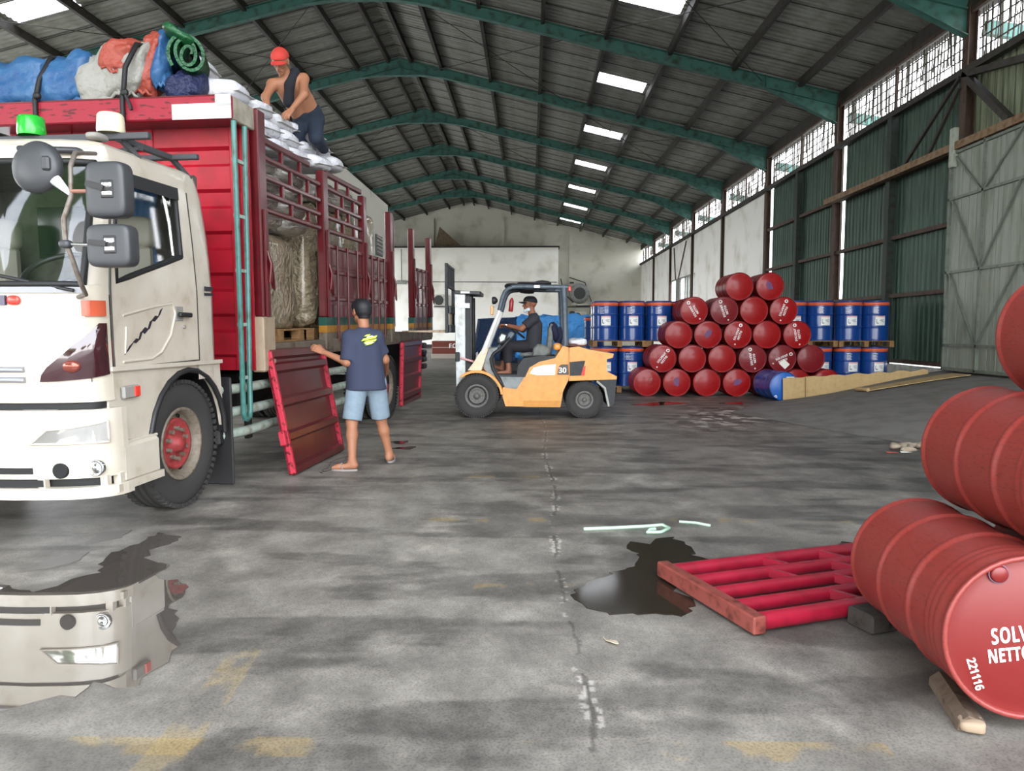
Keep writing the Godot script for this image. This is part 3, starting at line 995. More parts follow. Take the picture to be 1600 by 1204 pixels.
	part("grab_bar", MB.new().tube([cab(13.0, 2.57, 0.0), cab(12.95, 2.575, 0.05), cab(11.7, 2.57, 0.05), cab(11.6, 2.57, 0.0)], 0.022, 8), grey_pl, t)
	# lamps
	var hl := MB.new()
	var rows := []
	for j in 9:
		var k := j / 8.0
		var y := lerpf(1.085, 1.455, k)
		var r := []
		for i in 9:
			var c1 := lerpf(12.45, 10.1, pow(k, 1.9))
			r.append(cab(lerpf(9.45, c1, i / 8.0), y + 0.04 * (1 - k) * (1.0 - i / 8.0), 0.012 + 0.022 * sin(PI * i / 8.0) * sin(PI * clampf(k, 0.05, 1))))
		r.reverse()
		rows.append(r)
	hl.grid(rows, 1)
	for mirror in [false, true]:
		var lens := MB.new()
		if mirror:
			var q := []
			for r in rows:
				var rr := []
				for v in r: rr.append(Vector3(-2.4 - v.x, v.y, v.z))
				rr.reverse()
				q.append(rr)
			lens.grid(q, 1)
		else: lens = hl
		var hlm := mat("headlamp_lens", Color("#34161b"), 0.12)
		hlm.clearcoat_enabled = true
		hlm.clearcoat = 1.0
		hlm.clearcoat_roughness = 0.03
		var ho := part("headlamp", lens, hlm, t)
		var sx := -1.0 if mirror else 1.0
		var ox := -2.4 if mirror else 0.0
		part("lamp_bowl", MB.new().blob(Transform3D(Basis(), Vector3(ox + sx * -0.15, 1.185, 0.905)), Vector3(0.14, 0.09, 0.07), 1, 1), mat("amber_bowl", Color("#8d4a3e"), 0.08, 0.5), ho)
		part("indicator", MB.new().sheet(_mir(cab_patch(9.6, 11.1, 6, level(1.5), level(1.6), 3, 0.016), mirror), Vector3(0, 0, -0.01)), mat("amber_lens", Color("#b5533a"), 0.15), t)
	part("badge", MB.new().box(Vector3(0.006, 1.725, -0.53), Vector3(0.008, 0.035, 0.12)).box(Vector3(0.006, 1.68, -0.53), Vector3(0.008, 0.022, 0.13)), mat("decal_black", Color.BLACK), t)
	part("marker_lamp", MB.new().box(Vector3(0.016, 0.99, 0.56), Vector3(0.03, 0.085, 0.17), 0.008), mat("recess_grey", Color.GRAY), t)
	part("marker_reflector", MB.new().box(Vector3(0.033, 0.99, 0.51), Vector3(0.012, 0.07, 0.06), 0.004), mat("red_lens", Color("#d63b2f"), 0.2), t)
	part("roof_lamp", MB.new().blob(Transform3D(Basis(), Vector3(-0.16, 2.69, 0.52)), Vector3(0.1, 0.05, 0.16), 0.7, 0.7), mat("recess_grey", Color.GRAY), t)
	# grille slots and an emblem bar in the nose
	var gr := MB.new()
	for y in [1.165, 1.10]:
		var p := []
		for i in 9: p.append(cab(12.75 + 4.5 * i / 8.0, y, 0.004))
		gr.tube(p, 0.02, 6)
	part("grille_bar", gr, mat("grille_grey", Color("#9b9b9e"), 0.35, 0.5), t)
	var eb := MB.new()
	eb.bar(cab(13.0, 1.60, 0.012), cab(14.4, 1.60, 0.012), 0.02, 0.06)
	part("emblem_bar", eb, mat("emblem_dark", Color("#4c4858"), 0.3, 0.4), t)
	part("emblem_tip", MB.new().blob(Transform3D(Basis(), cab(12.85, 1.6, 0.012)), Vector3(0.09, 0.06, 0.03), 0.8, 0.8), mat("red_lens", Color.RED), t)
	part("nose_gap", MB.new().sheet(cab_patch(9.6, 20.4, 22, level(0.905), level(0.955), 1, -0.02), Vector3(0, 0, -0.02)), trim_black, t)
	# bumper: a deep skirt with lamp pockets, a slot and a lip
	var bm := MB.new()
	bm.sheet(cab_patch(9.0, 21.0, 30, level(0.46), level(0.905), 6, 0.045), Vector3(0, 0, -0.05))
	bm.box(Vector3(0.018, 0.52, 0.5), Vector3(0.055, 0.26, 0.42), 0.02)
	bm.box(Vector3(-0.02, 0.655, 0.5), Vector3(0.09, 0.02, 0.44), 0.006)
	var bumper := part("bumper", bm, cabm, t)
	var lip := MB.new()
	lip.sheet(cab_patch(9.2, 20.8, 30, level(0.33), level(0.405), 2, 0.075), Vector3(0, 0, -0.06))
	lip.bar(Vector3(0.05, 0.375, 0.80), Vector3(0.045, 0.375, 0.28), 0.03, 0.05)
	for c in [9.6, 10.6, 12.55, 17.45, 19.4, 20.4]: lip.bar(cab(c, 0.40, 0.03), cab(c, 0.47, 0.03), 0.04, 0.05)
	part("lip", lip, cabm, bumper)
	part("slot", MB.new().sheet(cab_patch(9.1, 20.9, 26, level(0.39), level(0.47), 1, 0.0), Vector3(0, 0, -0.02)), trim_black, bumper)
	for q in [[0.505, 0.535], [0.42, 0.455]]:
		part("vent_slot", MB.new().sheet(cab_patch(12.72 if q[0] > 0.5 else 12.5, 17.3, 12, level(q[0] - 0.01), level(q[1] + 0.0), 1, 0.052), Vector3(0, 0, -0.01)), trim_black, bumper)
	for s in [0, 1]:
		for q in [[12.15, 0.515, "fog_hole", 0], [11.0, 0.525, "fog_lamp", 1]]:
			var c: float = q[0] if s == 0 else 30.0 - q[0]
			var ctr := cab(c, q[1], 0.05)
			var lx := Transform3D(Basis(Vector3.RIGHT, PI / 2), ctr)
			var fm2 := MB.new()
			if q[3] == 0: fm2.lathe([Vector2(0.05, -0.02), Vector2(0.05, 0.004), Vector2(0.045, 0.004), Vector2(0.0, 0.0)], lx, 20)
			else: fm2.lathe([Vector2(0.055, -0.02), Vector2(0.055, 0.008), Vector2(0.044, 0.008), Vector2(0.04, 0.0), Vector2(0.03, 0.01), Vector2(0.0, 0.014)], lx, 20)
			part(q[2], fm2, mat("hole_black", Color.BLACK) if q[3] == 0 else chrome, bumper)
		# the big lamp pocket
		var pk := MB.new()
		var prow := []
		for j in 5:
			var r := []
			for i in 9:
				var k := i / 8.0
				var y := lerpf(0.69 + 0.07 * (1 - k) * 0.0, 0.83 - 0.05 * k, j / 4.0)
				var c := lerpf(10.2, 12.7 - 0.35 * (j / 4.0), k)
				if s == 1: c = 30.0 - c
				r.append(cab(c, y, 0.053 - 0.006 * sin(PI * k)))
			if s == 0: r.reverse()
			prow.append(r)
		pk.grid(prow, 1)
		var po := part("lamp_pocket", pk, mat("pocket_silver", Color("#c9c7c2"), 0.1, 0.85), bumper)
		var pe := []
		for i in 9: pe.append(prow[4][i])
		for j in 5: pe.append(prow[4 - j][8])
		for i in 9: pe.append(prow[0][8 - i])
		for j in 5: pe.append(prow[j][0])
		part("pocket_rim", MB.new().tube(pe, 0.008, 6), cabm, po)

	# ---- cab inside
	var beige_in := mat("cab_lining", Color("#4a4942"), 0.8, 0.0, grime, 1.0)
	var inn := MB.new()
	inn.box(Vector3(-1.2, 2.1, -0.6), Vector3(2.2, 1.1, 0.05), 0.02)
	inn.box(Vector3(-1.2, 2.56, 0.0), Vector3(2.1, 0.04, 1.1))
	inn.box(Vector3(-1.2, 1.1, 0.1), Vector3(2.3, 0.04, 1.5))
	part("lining", inn, beige_in, t)
	part("rear_window", MB.new().box(Vector3(-1.0, 2.2, -0.565), Vector3(1.0, 0.42, 0.02), 0.005), mat("rear_glass", Color("#0e181d"), 0.15), t)
	part("dashboard", MB.new().box(Vector3(-1.2, 1.58, 0.62), Vector3(2.1, 0.2, 0.4), 0.05), mat("dash_grey", Color("#34393a"), 0.6), t)
	part("steering_wheel", _ring(Vector3(-0.62, 1.82, 0.38), 0.22, 0.018, Basis(Vector3.RIGHT, deg_to_rad(35))), black, t)
	for x in [-0.6, -1.75]:
		var seat := MB.new()
		seat.box(Vector3(x, 1.42, -0.05), Vector3(0.52, 0.18, 0.52), 0.06)
		seat.box(Vector3(x, 1.78, -0.33), Vector3(0.5, 0.62, 0.16), 0.06)
		var so := part("seat", seat, mat("seat_vinyl", Color("#7d7b6d"), 0.5), t)
		part("headrest", MB.new().blob(Transform3D(Basis(), Vector3(x + 0.12, 2.16, -0.34)), Vector3(0.3, 0.26, 0.14), 0.5, 0.5), mat("seat_vinyl", Color.GRAY), so)
	var cur := MB.new()
	var cg := []
	for j in 7:
		var r := []
		for i in 13: r.append(Vector3(-0.62 + 0.024 * i * (0.75 + 0.25 * absf(j - 3) / 3.0), 2.52 - 0.12 * (6 - j) , -0.42 + 0.015 * sin(i * 1.9)))
		cg.append(r)
	cur.sheet(cg, Vector3(0, 0, -0.004))
	part("cab_curtain", cur, mat("curtain_blue", Color("#2c5276"), 0.8), t)

	# ---- mirrors on the bent arm
	var arm := MB.new()
	arm.tube([cab(11.2, 1.62, 0.0), Vector3(0.05, 1.63, 1.0), Vector3(0.13, 1.72, 1.16), Vector3(0.09, 1.93, 1.2), Vector3(0.085, 2.06, 1.2), Vector3(0.14, 2.19, 1.2), Vector3(0.13, 2.36, 1.18), Vector3(0.12, 2.45, 1.12), Vector3(-0.08, 2.55, 0.66)], 0.014, 8)
	var armo := part("mirror_arm", arm, mat("arm_grey", Color("#77706a"), 0.5, 0.3, rust, 2.0), t)
	part("stub", MB.new().tube([Vector3(0.14, 2.215, 1.2), Vector3(0.36, 2.22, 1.16)], 0.013, 8), mat("arm_rust", Color("#8a5f50"), 0.7), armo)
	part("stub", MB.new().tube([Vector3(0.09, 1.915, 1.2), Vector3(0.36, 1.91, 1.16)], 0.01, 8), chrome, armo)
	part("clamp", MB.new().blob(Transform3D(Basis(), Vector3(0.09, 1.915, 1.2)), Vector3(0.07, 0.05, 0.06), 0.7, 0.7), grey_pl, armo)
	part("round_stalk", MB.new().tube([Vector3(0.135, 2.2, 1.2), Vector3(0.06, 2.28, 1.22)], [0.012, 0.034], 10), mat("stalk_white", Color("#dcdde6"), 0.3), armo)
	for q in [[Vector3(0.382, 2.215, 1.2), Vector3(0.245, 0.315, 0.12), 2.22], [Vector3(0.385, 1.9, 1.2), Vector3(0.27, 0.245, 0.12), 1.91]]:
		var mm := MB.new()
		mm.blob(Transform3D(Basis(), q[0]), q[1], 0.35, 0.35, null, 0, 28, 16)
		var mo := part("mirror", mm, grey_pl, t)
		part("mirror_bracket", MB.new().box(Vector3(0.405, q[2] + 0.018, 1.262), Vector3(0.06, 0.03, 0.02), 0.006), chrome, mo)
		part("mirror_bracket", MB.new().box(Vector3(0.405, q[2] - 0.03, 1.262), Vector3(0.06, 0.03, 0.02), 0.006), chrome, mo)
		part("bracket_base", MB.new().box(Vector3(0.405, q[2] - 0.006, 1.258), Vector3(0.075, 0.1, 0.016), 0.004), black, mo)
		part("bracket_rib", MB.new().bar(Vector3(0.28, q[2] + (0.03 if q[2] > 2 else 0.01), 1.258), Vector3(0.39, q[2], 1.262), 0.025, 0.03), black, mo)
	var rd := MB.new()
	rd.lathe([Vector2(0.135, -0.03), Vector2(0.15, -0.01), Vector2(0.15, 0.02), Vector2(0.13, 0.045), Vector2(0.07, 0.062), Vector2(0, 0.067)], Transform3D(Basis(Vector3.RIGHT, PI / 2 - 0.1), Vector3(-0.055, 2.353, 1.2)), 32)
	var ro := part("round_mirror", rd, grey_pl, t)
	part("mirror_bracket", MB.new().box(Vector3(0.04, 2.365, 1.26), Vector3(0.05, 0.08, 0.03), 0.01), grey_pl, ro)

	# ---- roof rack and beacons
	var rk := MB.new()
	rk.box(Vector3(-1.2, 2.745, 0.3), Vector3(2.55, 0.045, 0.05), 0.005)
	rk.box(Vector3(-1.2, 2.74, -0.35), Vector3(2.52, 0.04, 0.05), 0.005)
	for x in [-0.16, -2.24]:
		rk.bar(Vector3(x, 2.735, 0.3), Vector3(x, 2.735, -0.35), 0.045, 0.04)
		rk.bar(Vector3(x, 2.73, 0.26), Vector3(x + 0.06, 2.62, 0.16), 0.04, 0.03)
		rk.bar(Vector3(x, 2.73, -0.36), Vector3(x + 0.06, 2.6, -0.5), 0.04, 0.03)
	rk.bar(Vector3(-0.1, 2.7, 0.14), Vector3(-1.2, 2.74, -0.35), 0.04, 0.03)
	part("roof_rack", rk, mat("rack_black", Color("#3c3d40"), 0.6), t)
	for q in [[-0.81, "#1f9a2c", "green_beacon", "green beacon lamp"], [-0.21, "#cfc8ab", "cream_beacon", "cream beacon lamp"]]:
		var bo := part("beacon", MB.new().lathe([Vector2(0.088, 2.768), Vector2(0.092, 2.79), Vector2(0.085, 2.885), Vector2(0.075, 2.9), Vector2(0, 2.905)], Transform3D(Basis(), Vector3(q[0], 0, 0.3)), 24), mat(q[2], Color(q[1]), 0.25), t)
		bo.set_meta("label", q[3])

	# ---- cargo body
	var chs := MB.new()
	for x in [-0.75, -1.65]: chs.box(Vector3(x, 0.86, -4.3), Vector3(0.09, 0.26, 8.6))
	for z in [-1.8, -3.2, -4.6, -6.0, -7.4, -8.4]: chs.box(Vector3(-1.2, 0.9, z), Vector3(1.0, 0.16, 0.1))
	chs.box(Vector3(-1.2, 0.75, -2.4), Vector3(1.5, 0.4, 1.0), 0.03)
	chs.tube([Vector3(-1.2, 0.5, -4.0), Vector3(-1.2, 0.5, -6.0)], 0.07, 8)
	chs.tube([Vector3(-2.3, 0.5, -6.05), Vector3(-0.1, 0.5, -6.05)], 0.1, 10)
	part("chassis", chs, frame_m, t)
	part("fuel_tank", MB.new().box(Vector3(-2.1, 0.75, -3.0), Vector3(0.5, 0.5, 1.2), 0.08), mat("tank_grey", Color("#6a6a66"), 0.5, 0.3, grime, 1.0), t)
	var bed := MB.new()
	bed.box(Vector3(-1.2, 1.17, -5.05), Vector3(2.34, 0.12, 7.3))
	bed.box(Vector3(0.0, 1.16, -5.1), Vector3(0.06, 0.16, 7.2), 0.01)
	bed.box(Vector3(-2.4, 1.16, -5.1), Vector3(0.06, 0.16, 7.2), 0.01)
	part("bed", bed, bare, t)
	# headboard with horizontal pressings
	var hb := MB.new()
	hb.box(Vector3(-1.2, 2.2, -1.38), Vector3(2.36, 2.4, 0.03))
	for k in 6:
		hb.prism([Vector2(-0.13, 0), Vector2(-0.1, 0.035), Vector2(0.1, 0.035), Vector2(0.13, 0)], -1.1, 1.1, Transform3D(Basis(Vector3(0, 1, 0), Vector3(0, 0, 1), Vector3(1, 0, 0)), Vector3(-1.2, 1.25 + k * 0.38, -1.365)))
	for x in [-0.14, -0.95, -1.75, -2.3]: hb.box(Vector3(x, 2.2, -1.34), Vector3(0.07, 2.4, 0.06), 0.008)
	part("headboard", hb, red, t)
	var bmz := MB.new()
	bmz.box(Vector3(-1.2, 3.31, -1.04), Vector3(2.42, 0.2, 0.05), 0.012)
	part("top_beam", bmz, red_chip, t)
	part("checker_plate", MB.new().box(Vector3(-0.26, 3.275, -1.012), Vector3(0.54, 0.13, 0.006)).box(Vector3(-0.06, 3.36, -1.012), Vector3(0.14, 0.1, 0.006)), mat("checker", Color("#e8e8e6"), 0.35, 0.2, null, 60.0, blotch("chk", 0.3, [[0.0, Color.BLACK], [1.0, Color.WHITE]], 128), 0.15), t)
	part("beam_return", MB.new().box(Vector3(-0.015, 3.31, -1.25), Vector3(0.05, 0.2, 0.42), 0.008), mat("return_grey", Color("#a9a294"), 0.5, 0.1, grime, 0.8), t)
	part("beam_shelf", MB.new().box(Vector3(-1.2, 3.4, -1.22), Vector3(2.38, 0.03, 0.4)).box(Vector3(-1.2, 3.23, -1.22), Vector3(2.38, 0.03, 0.4)), maroon, t)
	# mint ladder at the front corner
	var ld := MB.new()
	ld.tube([Vector3(0.0, 3.2, -1.07), Vector3(0.01, 0.64, -1.05), Vector3(0.01, 0.585, -1.07), Vector3(0.01, 0.57, -1.115), Vector3(0.01, 0.585, -1.16), Vector3(0.01, 0.64, -1.18), Vector3(0.0, 3.2, -1.27)], 0.024, 10)
	part("ladder", ld, mint, t)
	for k in 5: part("ladder_rung", MB.new().bar(Vector3(-0.01, 0.95 + k * 0.48, -1.06), Vector3(-0.01, 0.95 + k * 0.48, -1.25), 0.03, 0.03), mint_w, t)

	# posts, with the paint bands carried across them
	var posts := [[-1.43, -1.61, 3.41], [-3.05, -3.24, 3.17], [-4.54, -4.68, 3.12], [-5.74, -6.08, 3.09], [-7.2, -7.34, 3.0], [-8.47, -8.68, 2.98]]
	for s in [0.0, -2.4]:
		for k in posts.size():
			var q = posts[k]
			var zc: float = (q[0] + q[1]) / 2
			var w: float = minf(absf(q[1] - q[0]), 0.16)
			var pm := MB.new()
			pm.box(Vector3(s, (q[2] + 1.5) / 2, zc), Vector3(0.09, q[2] - 1.5, w), 0.012)
			var pside := 0.05 if s == 0.0 else -0.05
			pm.box(Vector3(s + pside * 1.15, 2.0, zc), Vector3(0.025, 1.0, w * 0.45), 0.006)
			if k == 3: pm.box(Vector3(s, 2.2, q[1] + 0.02), Vector3(0.07, 1.7, 0.05), 0.01)
			if k == 3:
				for j in 5: pm.box(Vector3(s, 2.3 + j * 0.17, zc - 0.06), Vector3(0.05, 0.04, 0.2))
			var po := part("post", pm, maroon, t)
			if k == 0 and s == 0.0:
				part("post_foot", MB.new().box(Vector3(s, 1.24, zc), Vector3(0.13, 0.52, 0.26), 0.015), beige, po)
			else:
				part("post_foot", MB.new().box(Vector3(s, 1.22, zc), Vector3(0.1, 0.2, w + 0.01), 0.008), bare, po)
			part("band", MB.new().box(Vector3(s, 1.45, zc), Vector3(0.1, 0.1, w + 0.006), 0.004), gband, po)
			part("band", MB.new().box(Vector3(s, 1.36, zc), Vector3(0.1, 0.085, w + 0.006), 0.004), yband, po)
			if s == 0.0:
				var hk := MB.new()
				hk.tube([Vector3(0.06, 2.12, zc), Vector3(0.09, 2.0, zc - 0.02), Vector3(0.07, 1.82, zc - 0.03)], 0.018, 6)
				hk.tube([Vector3(0.07, 2.02, zc - 0.06), Vector3(0.075, 1.78, zc - 0.07), Vector3(0.075, 1.76, zc - 0.11), Vector3(0.07, 2.0, zc - 0.11)], 0.01, 6)
				part("latch", hk, maroon, po)
	# drop sides in the closed bays: frame, sheet, pressings, rods, bands
	for s in [0, 1]:
		for q in [[-3.25, -4.53, true], [-4.69, -5.73, true], [-6.1, -7.19, false], [-7.35, -8.46, true], [-1.62, -3.04, false]]:
			if s == 0 and not q[2]: continue
			drop_side(t, q[0], q[1], -0.015 if s == 0 else -2.385, 1.0 if s == 0 else -1.0, maroon, gband, yband, bare)
	# rails of the upper cage over the first two bays
	for s in [0.0, -2.4]:
		for q in [[-1.61, -3.05], [-3.24, -4.54]]:
			var ym := [3.165, 3.005, 2.825, 2.67, 2.515]
			for j in 5:
				var z1: float = q[1] + (0.3 if j == 0 and q[0] > -2 else 0.0)
				part("cage_rail", MB.new().bar(Vector3(s, ym[j], q[0]), Vector3(s, ym[j], z1), 0.05, 0.065 if j == 0 else 0.05, Vector3.UP, 0.012), maroon, t)
			for j in 4:
				for k in 2:
					var z: float = lerpf(q[0], q[1], (0.35 + 0.32 * k) + (0.1 if j % 2 else -0.05))
					part("cage_stub", MB.new().box(Vector3(s, (ym[j] + ym[j + 1]) / 2, z), Vector3(0.035, ym[j] - ym[j + 1], 0.05), 0.006), maroon, t)
	# hanging drop side under the fourth bay
	var hg := Node3D.new()
	hg.name = "drop_side"
	t.add_child(hg, true)
	hg.position = Vector3(0.05, 1.1, -6.92)
	hg.rotation = Vector3(PI, 0, 0.03)
	_panel_into(hg, 1.02, 1.26, maroon, true)
	# far inside wall shows through the open bay
	# side guard tubes
	for y in [0.85, 0.645, 0.45]:
		part("side_guard", MB.new().tube([Vector3(-0.32, y + 0.02, -0.78), Vector3(-0.1, y + 0.01, -0.86), Vector3(-0.06, y, -1.2), Vector3(-0.06, y - 0.02, -5.1)], 0.045, 10), mint_w, t)
	for z in [-1.35, -3.0, -4.8]: part("guard_bracket", MB.new().box(Vector3(-0.1, 0.72, z), Vector3(0.04, 0.72, 0.08)), frame_m, t)
	for s in [-0.02, -2.38]:
		part("mudflap", MB.new().box(Vector3(s - 0.18 if s > -1 else s + 0.18, 0.5, -0.86), Vector3(0.4, 0.95, 0.03), 0.01), black, t)
	part("cab_step", MB.new().box(Vector3(-0.25, 0.62, -0.83), Vector3(0.35, 0.5, 0.16), 0.03), black, t)
	# tail
	part("rear_bumper", MB.new().box(Vector3(-1.2, 0.75, -8.7), Vector3(2.2, 0.16, 0.08), 0.01), maroon, t)
	part("rear_mudflap", MB.new().box(Vector3(-0.3, 0.7, -7.3), Vector3(0.5, 0.8, 0.03), 0.01), black, t)
	var sp := MB.new()
	for k in 4: sp.blob(Transform3D(Basis(), Vector3(-0.06, 0.98 - k * 0.13, -8.3)), Vector3(0.1, 0.1, 0.36), 0.6, 0.6)
	part("hanging_hose", sp, black, t)
	# wheels stand level on the floor although the body rakes
	for s in [1.0, -1.0]:
		wheel(t, Vector3(-0.19 if s > 0 else -2.21, 0.503, -0.2), 0.5, 0.27, 0.275, s)
		for d in [0.0, 0.32]:
			wheel(t, Vector3(-0.2 - d if s > 0 else -2.2 + d, 0.405, -6.05), 0.5, 0.26, 0.275, s)

func _mir(p: Array, yes: bool) -> Array:
	if not yes: return p
	var q := []
	for r in p:
		var rr := []
		for v in r: rr.append(Vector3(-2.4 - v.x, v.y, v.z))
		rr.reverse()
		q.append(rr)
	return q

func _ring(c: Vector3, R: float, r: float, bs: Basis, n := 24) -> MB:
	var p := []
	for i in n + 1: p.append(c + bs * Vector3(cos(TAU * i / n) * R, 0, sin(TAU * i / n) * R))
	return MB.new().tube(p, r, 8, false)

func drop_side(t: Node3D, z0: float, z1: float, x: float, face: float, mm: Material, gb: Material, yb: Material, bare: Material) -> void:
	var zc := (z0 + z1) / 2
	var w := absf(z1 - z0) - 0.02
	var m := MB.new()
	m.box(Vector3(x, 1.93, zc), Vector3(0.03, 0.86, w))
	for y in [2.34, 2.04, 1.72]: m.box(Vector3(x + face * 0.02, y, zc), Vector3(0.035, 0.05, w), 0.008)
	m.box(Vector3(x + face * 0.02, 2.12, zc), Vector3(0.02, 0.02, w * 0.9))
	m.box(Vector3(x + face * 0.02, 1.66, zc), Vector3(0.02, 0.02, w * 0.9))
	for k in 2: m.box(Vector3(x, 1.93, zc + (w / 2 - 0.03) * (1 - 2 * k)), Vector3(0.05, 0.86, 0.05), 0.008)
	var o := part("drop_side", m, mm, t)
	var rods := MB.new()
	for k in 3:
		var z := zc + w * (-0.3 + 0.3 * k)
		rods.tube([Vector3(x + face * 0.05, 2.36, z), Vector3(x + face * 0.05, 1.2, z)], 0.013, 6)
	part("lock_rod", rods, mm, o)
	part("band", MB.new().box(Vector3(x, 1.45, zc), Vector3(0.036, 0.1, w)).box(Vector3(x + face * 0.02, 1.49, zc), Vector3(0.02, 0.015, w)), gb, o)
	part("band", MB.new().box(Vector3(x, 1.36, zc), Vector3(0.036, 0.085, w)), yb, o)
	part("lower_strip", MB.new().box(Vector3(x, 1.27, zc), Vector3(0.036, 0.1, w)), bare, o)

func _panel_into(o: Node3D, h: float, w: float, mm: Material, hang := false) -> void:     # a loose drop side: bottom edge at y 0, inner face towards +x, width along z
	part("panel_sheet", MB.new().box(Vector3(0, h / 2, 0), Vector3(0.02, h, w)), mm, o)
	var fr := mat("frame_crimson", Color("#b3283c"), 0.45, 0.0, texs["chip"], 1.2)
	for s in [-1, 1]: part("stile", MB.new().box(Vector3(0.02, h / 2, s * (w / 2 - 0.025)), Vector3(0.07, h, 0.05), 0.008), fr, o)
	for y in [0.03, h * 0.3, h * 0.58, h * 0.86, h - 0.03]:
		part("rib", MB.new().prism([Vector2(-0.055, 0), Vector2(-0.03, 0.045), Vector2(0.03, 0.045), Vector2(0.055, 0)], -w / 2 + 0.03, w / 2 - 0.03, Transform3D(Basis(Vector3(0, 1, 0), Vector3(1, 0, 0), Vector3(0, 0, -1)), Vector3(0.01, y, 0))), mm, o)

# ------------------------------------------------------------------ the load
func truck_xf() -> Transform3D:
	return Transform3D(Basis.from_euler(Vector3(deg_to_rad(0.9), deg_to_rad(-5.1), 0)), Vector3(-2.68, 0, -5.5))

func sack_mesh(s: Vector3, sd: int) -> ArrayMesh:
	var m := MB.new()
	m.blob(Transform3D(), s, 0.55, 0.38, noise(2.2, sd, 3), 0.028, 28, 12)
	return m.done()

func sack(meshes: Array, k: int, at: Vector3, turn: Vector3, label: String, group: String, m: Material, seam: Material) -> Node3D:
	var o := thing("sack", label, "sack", Vector3.ZERO, 0, group)
	o.transform = truck_xf() * Transform3D(Basis.from_euler(turn), at)
	part("sack_body", meshes[k % meshes.size()], m, o)
	part("sewn_end", sew, seam, o)
	return o

var sew: ArrayMesh

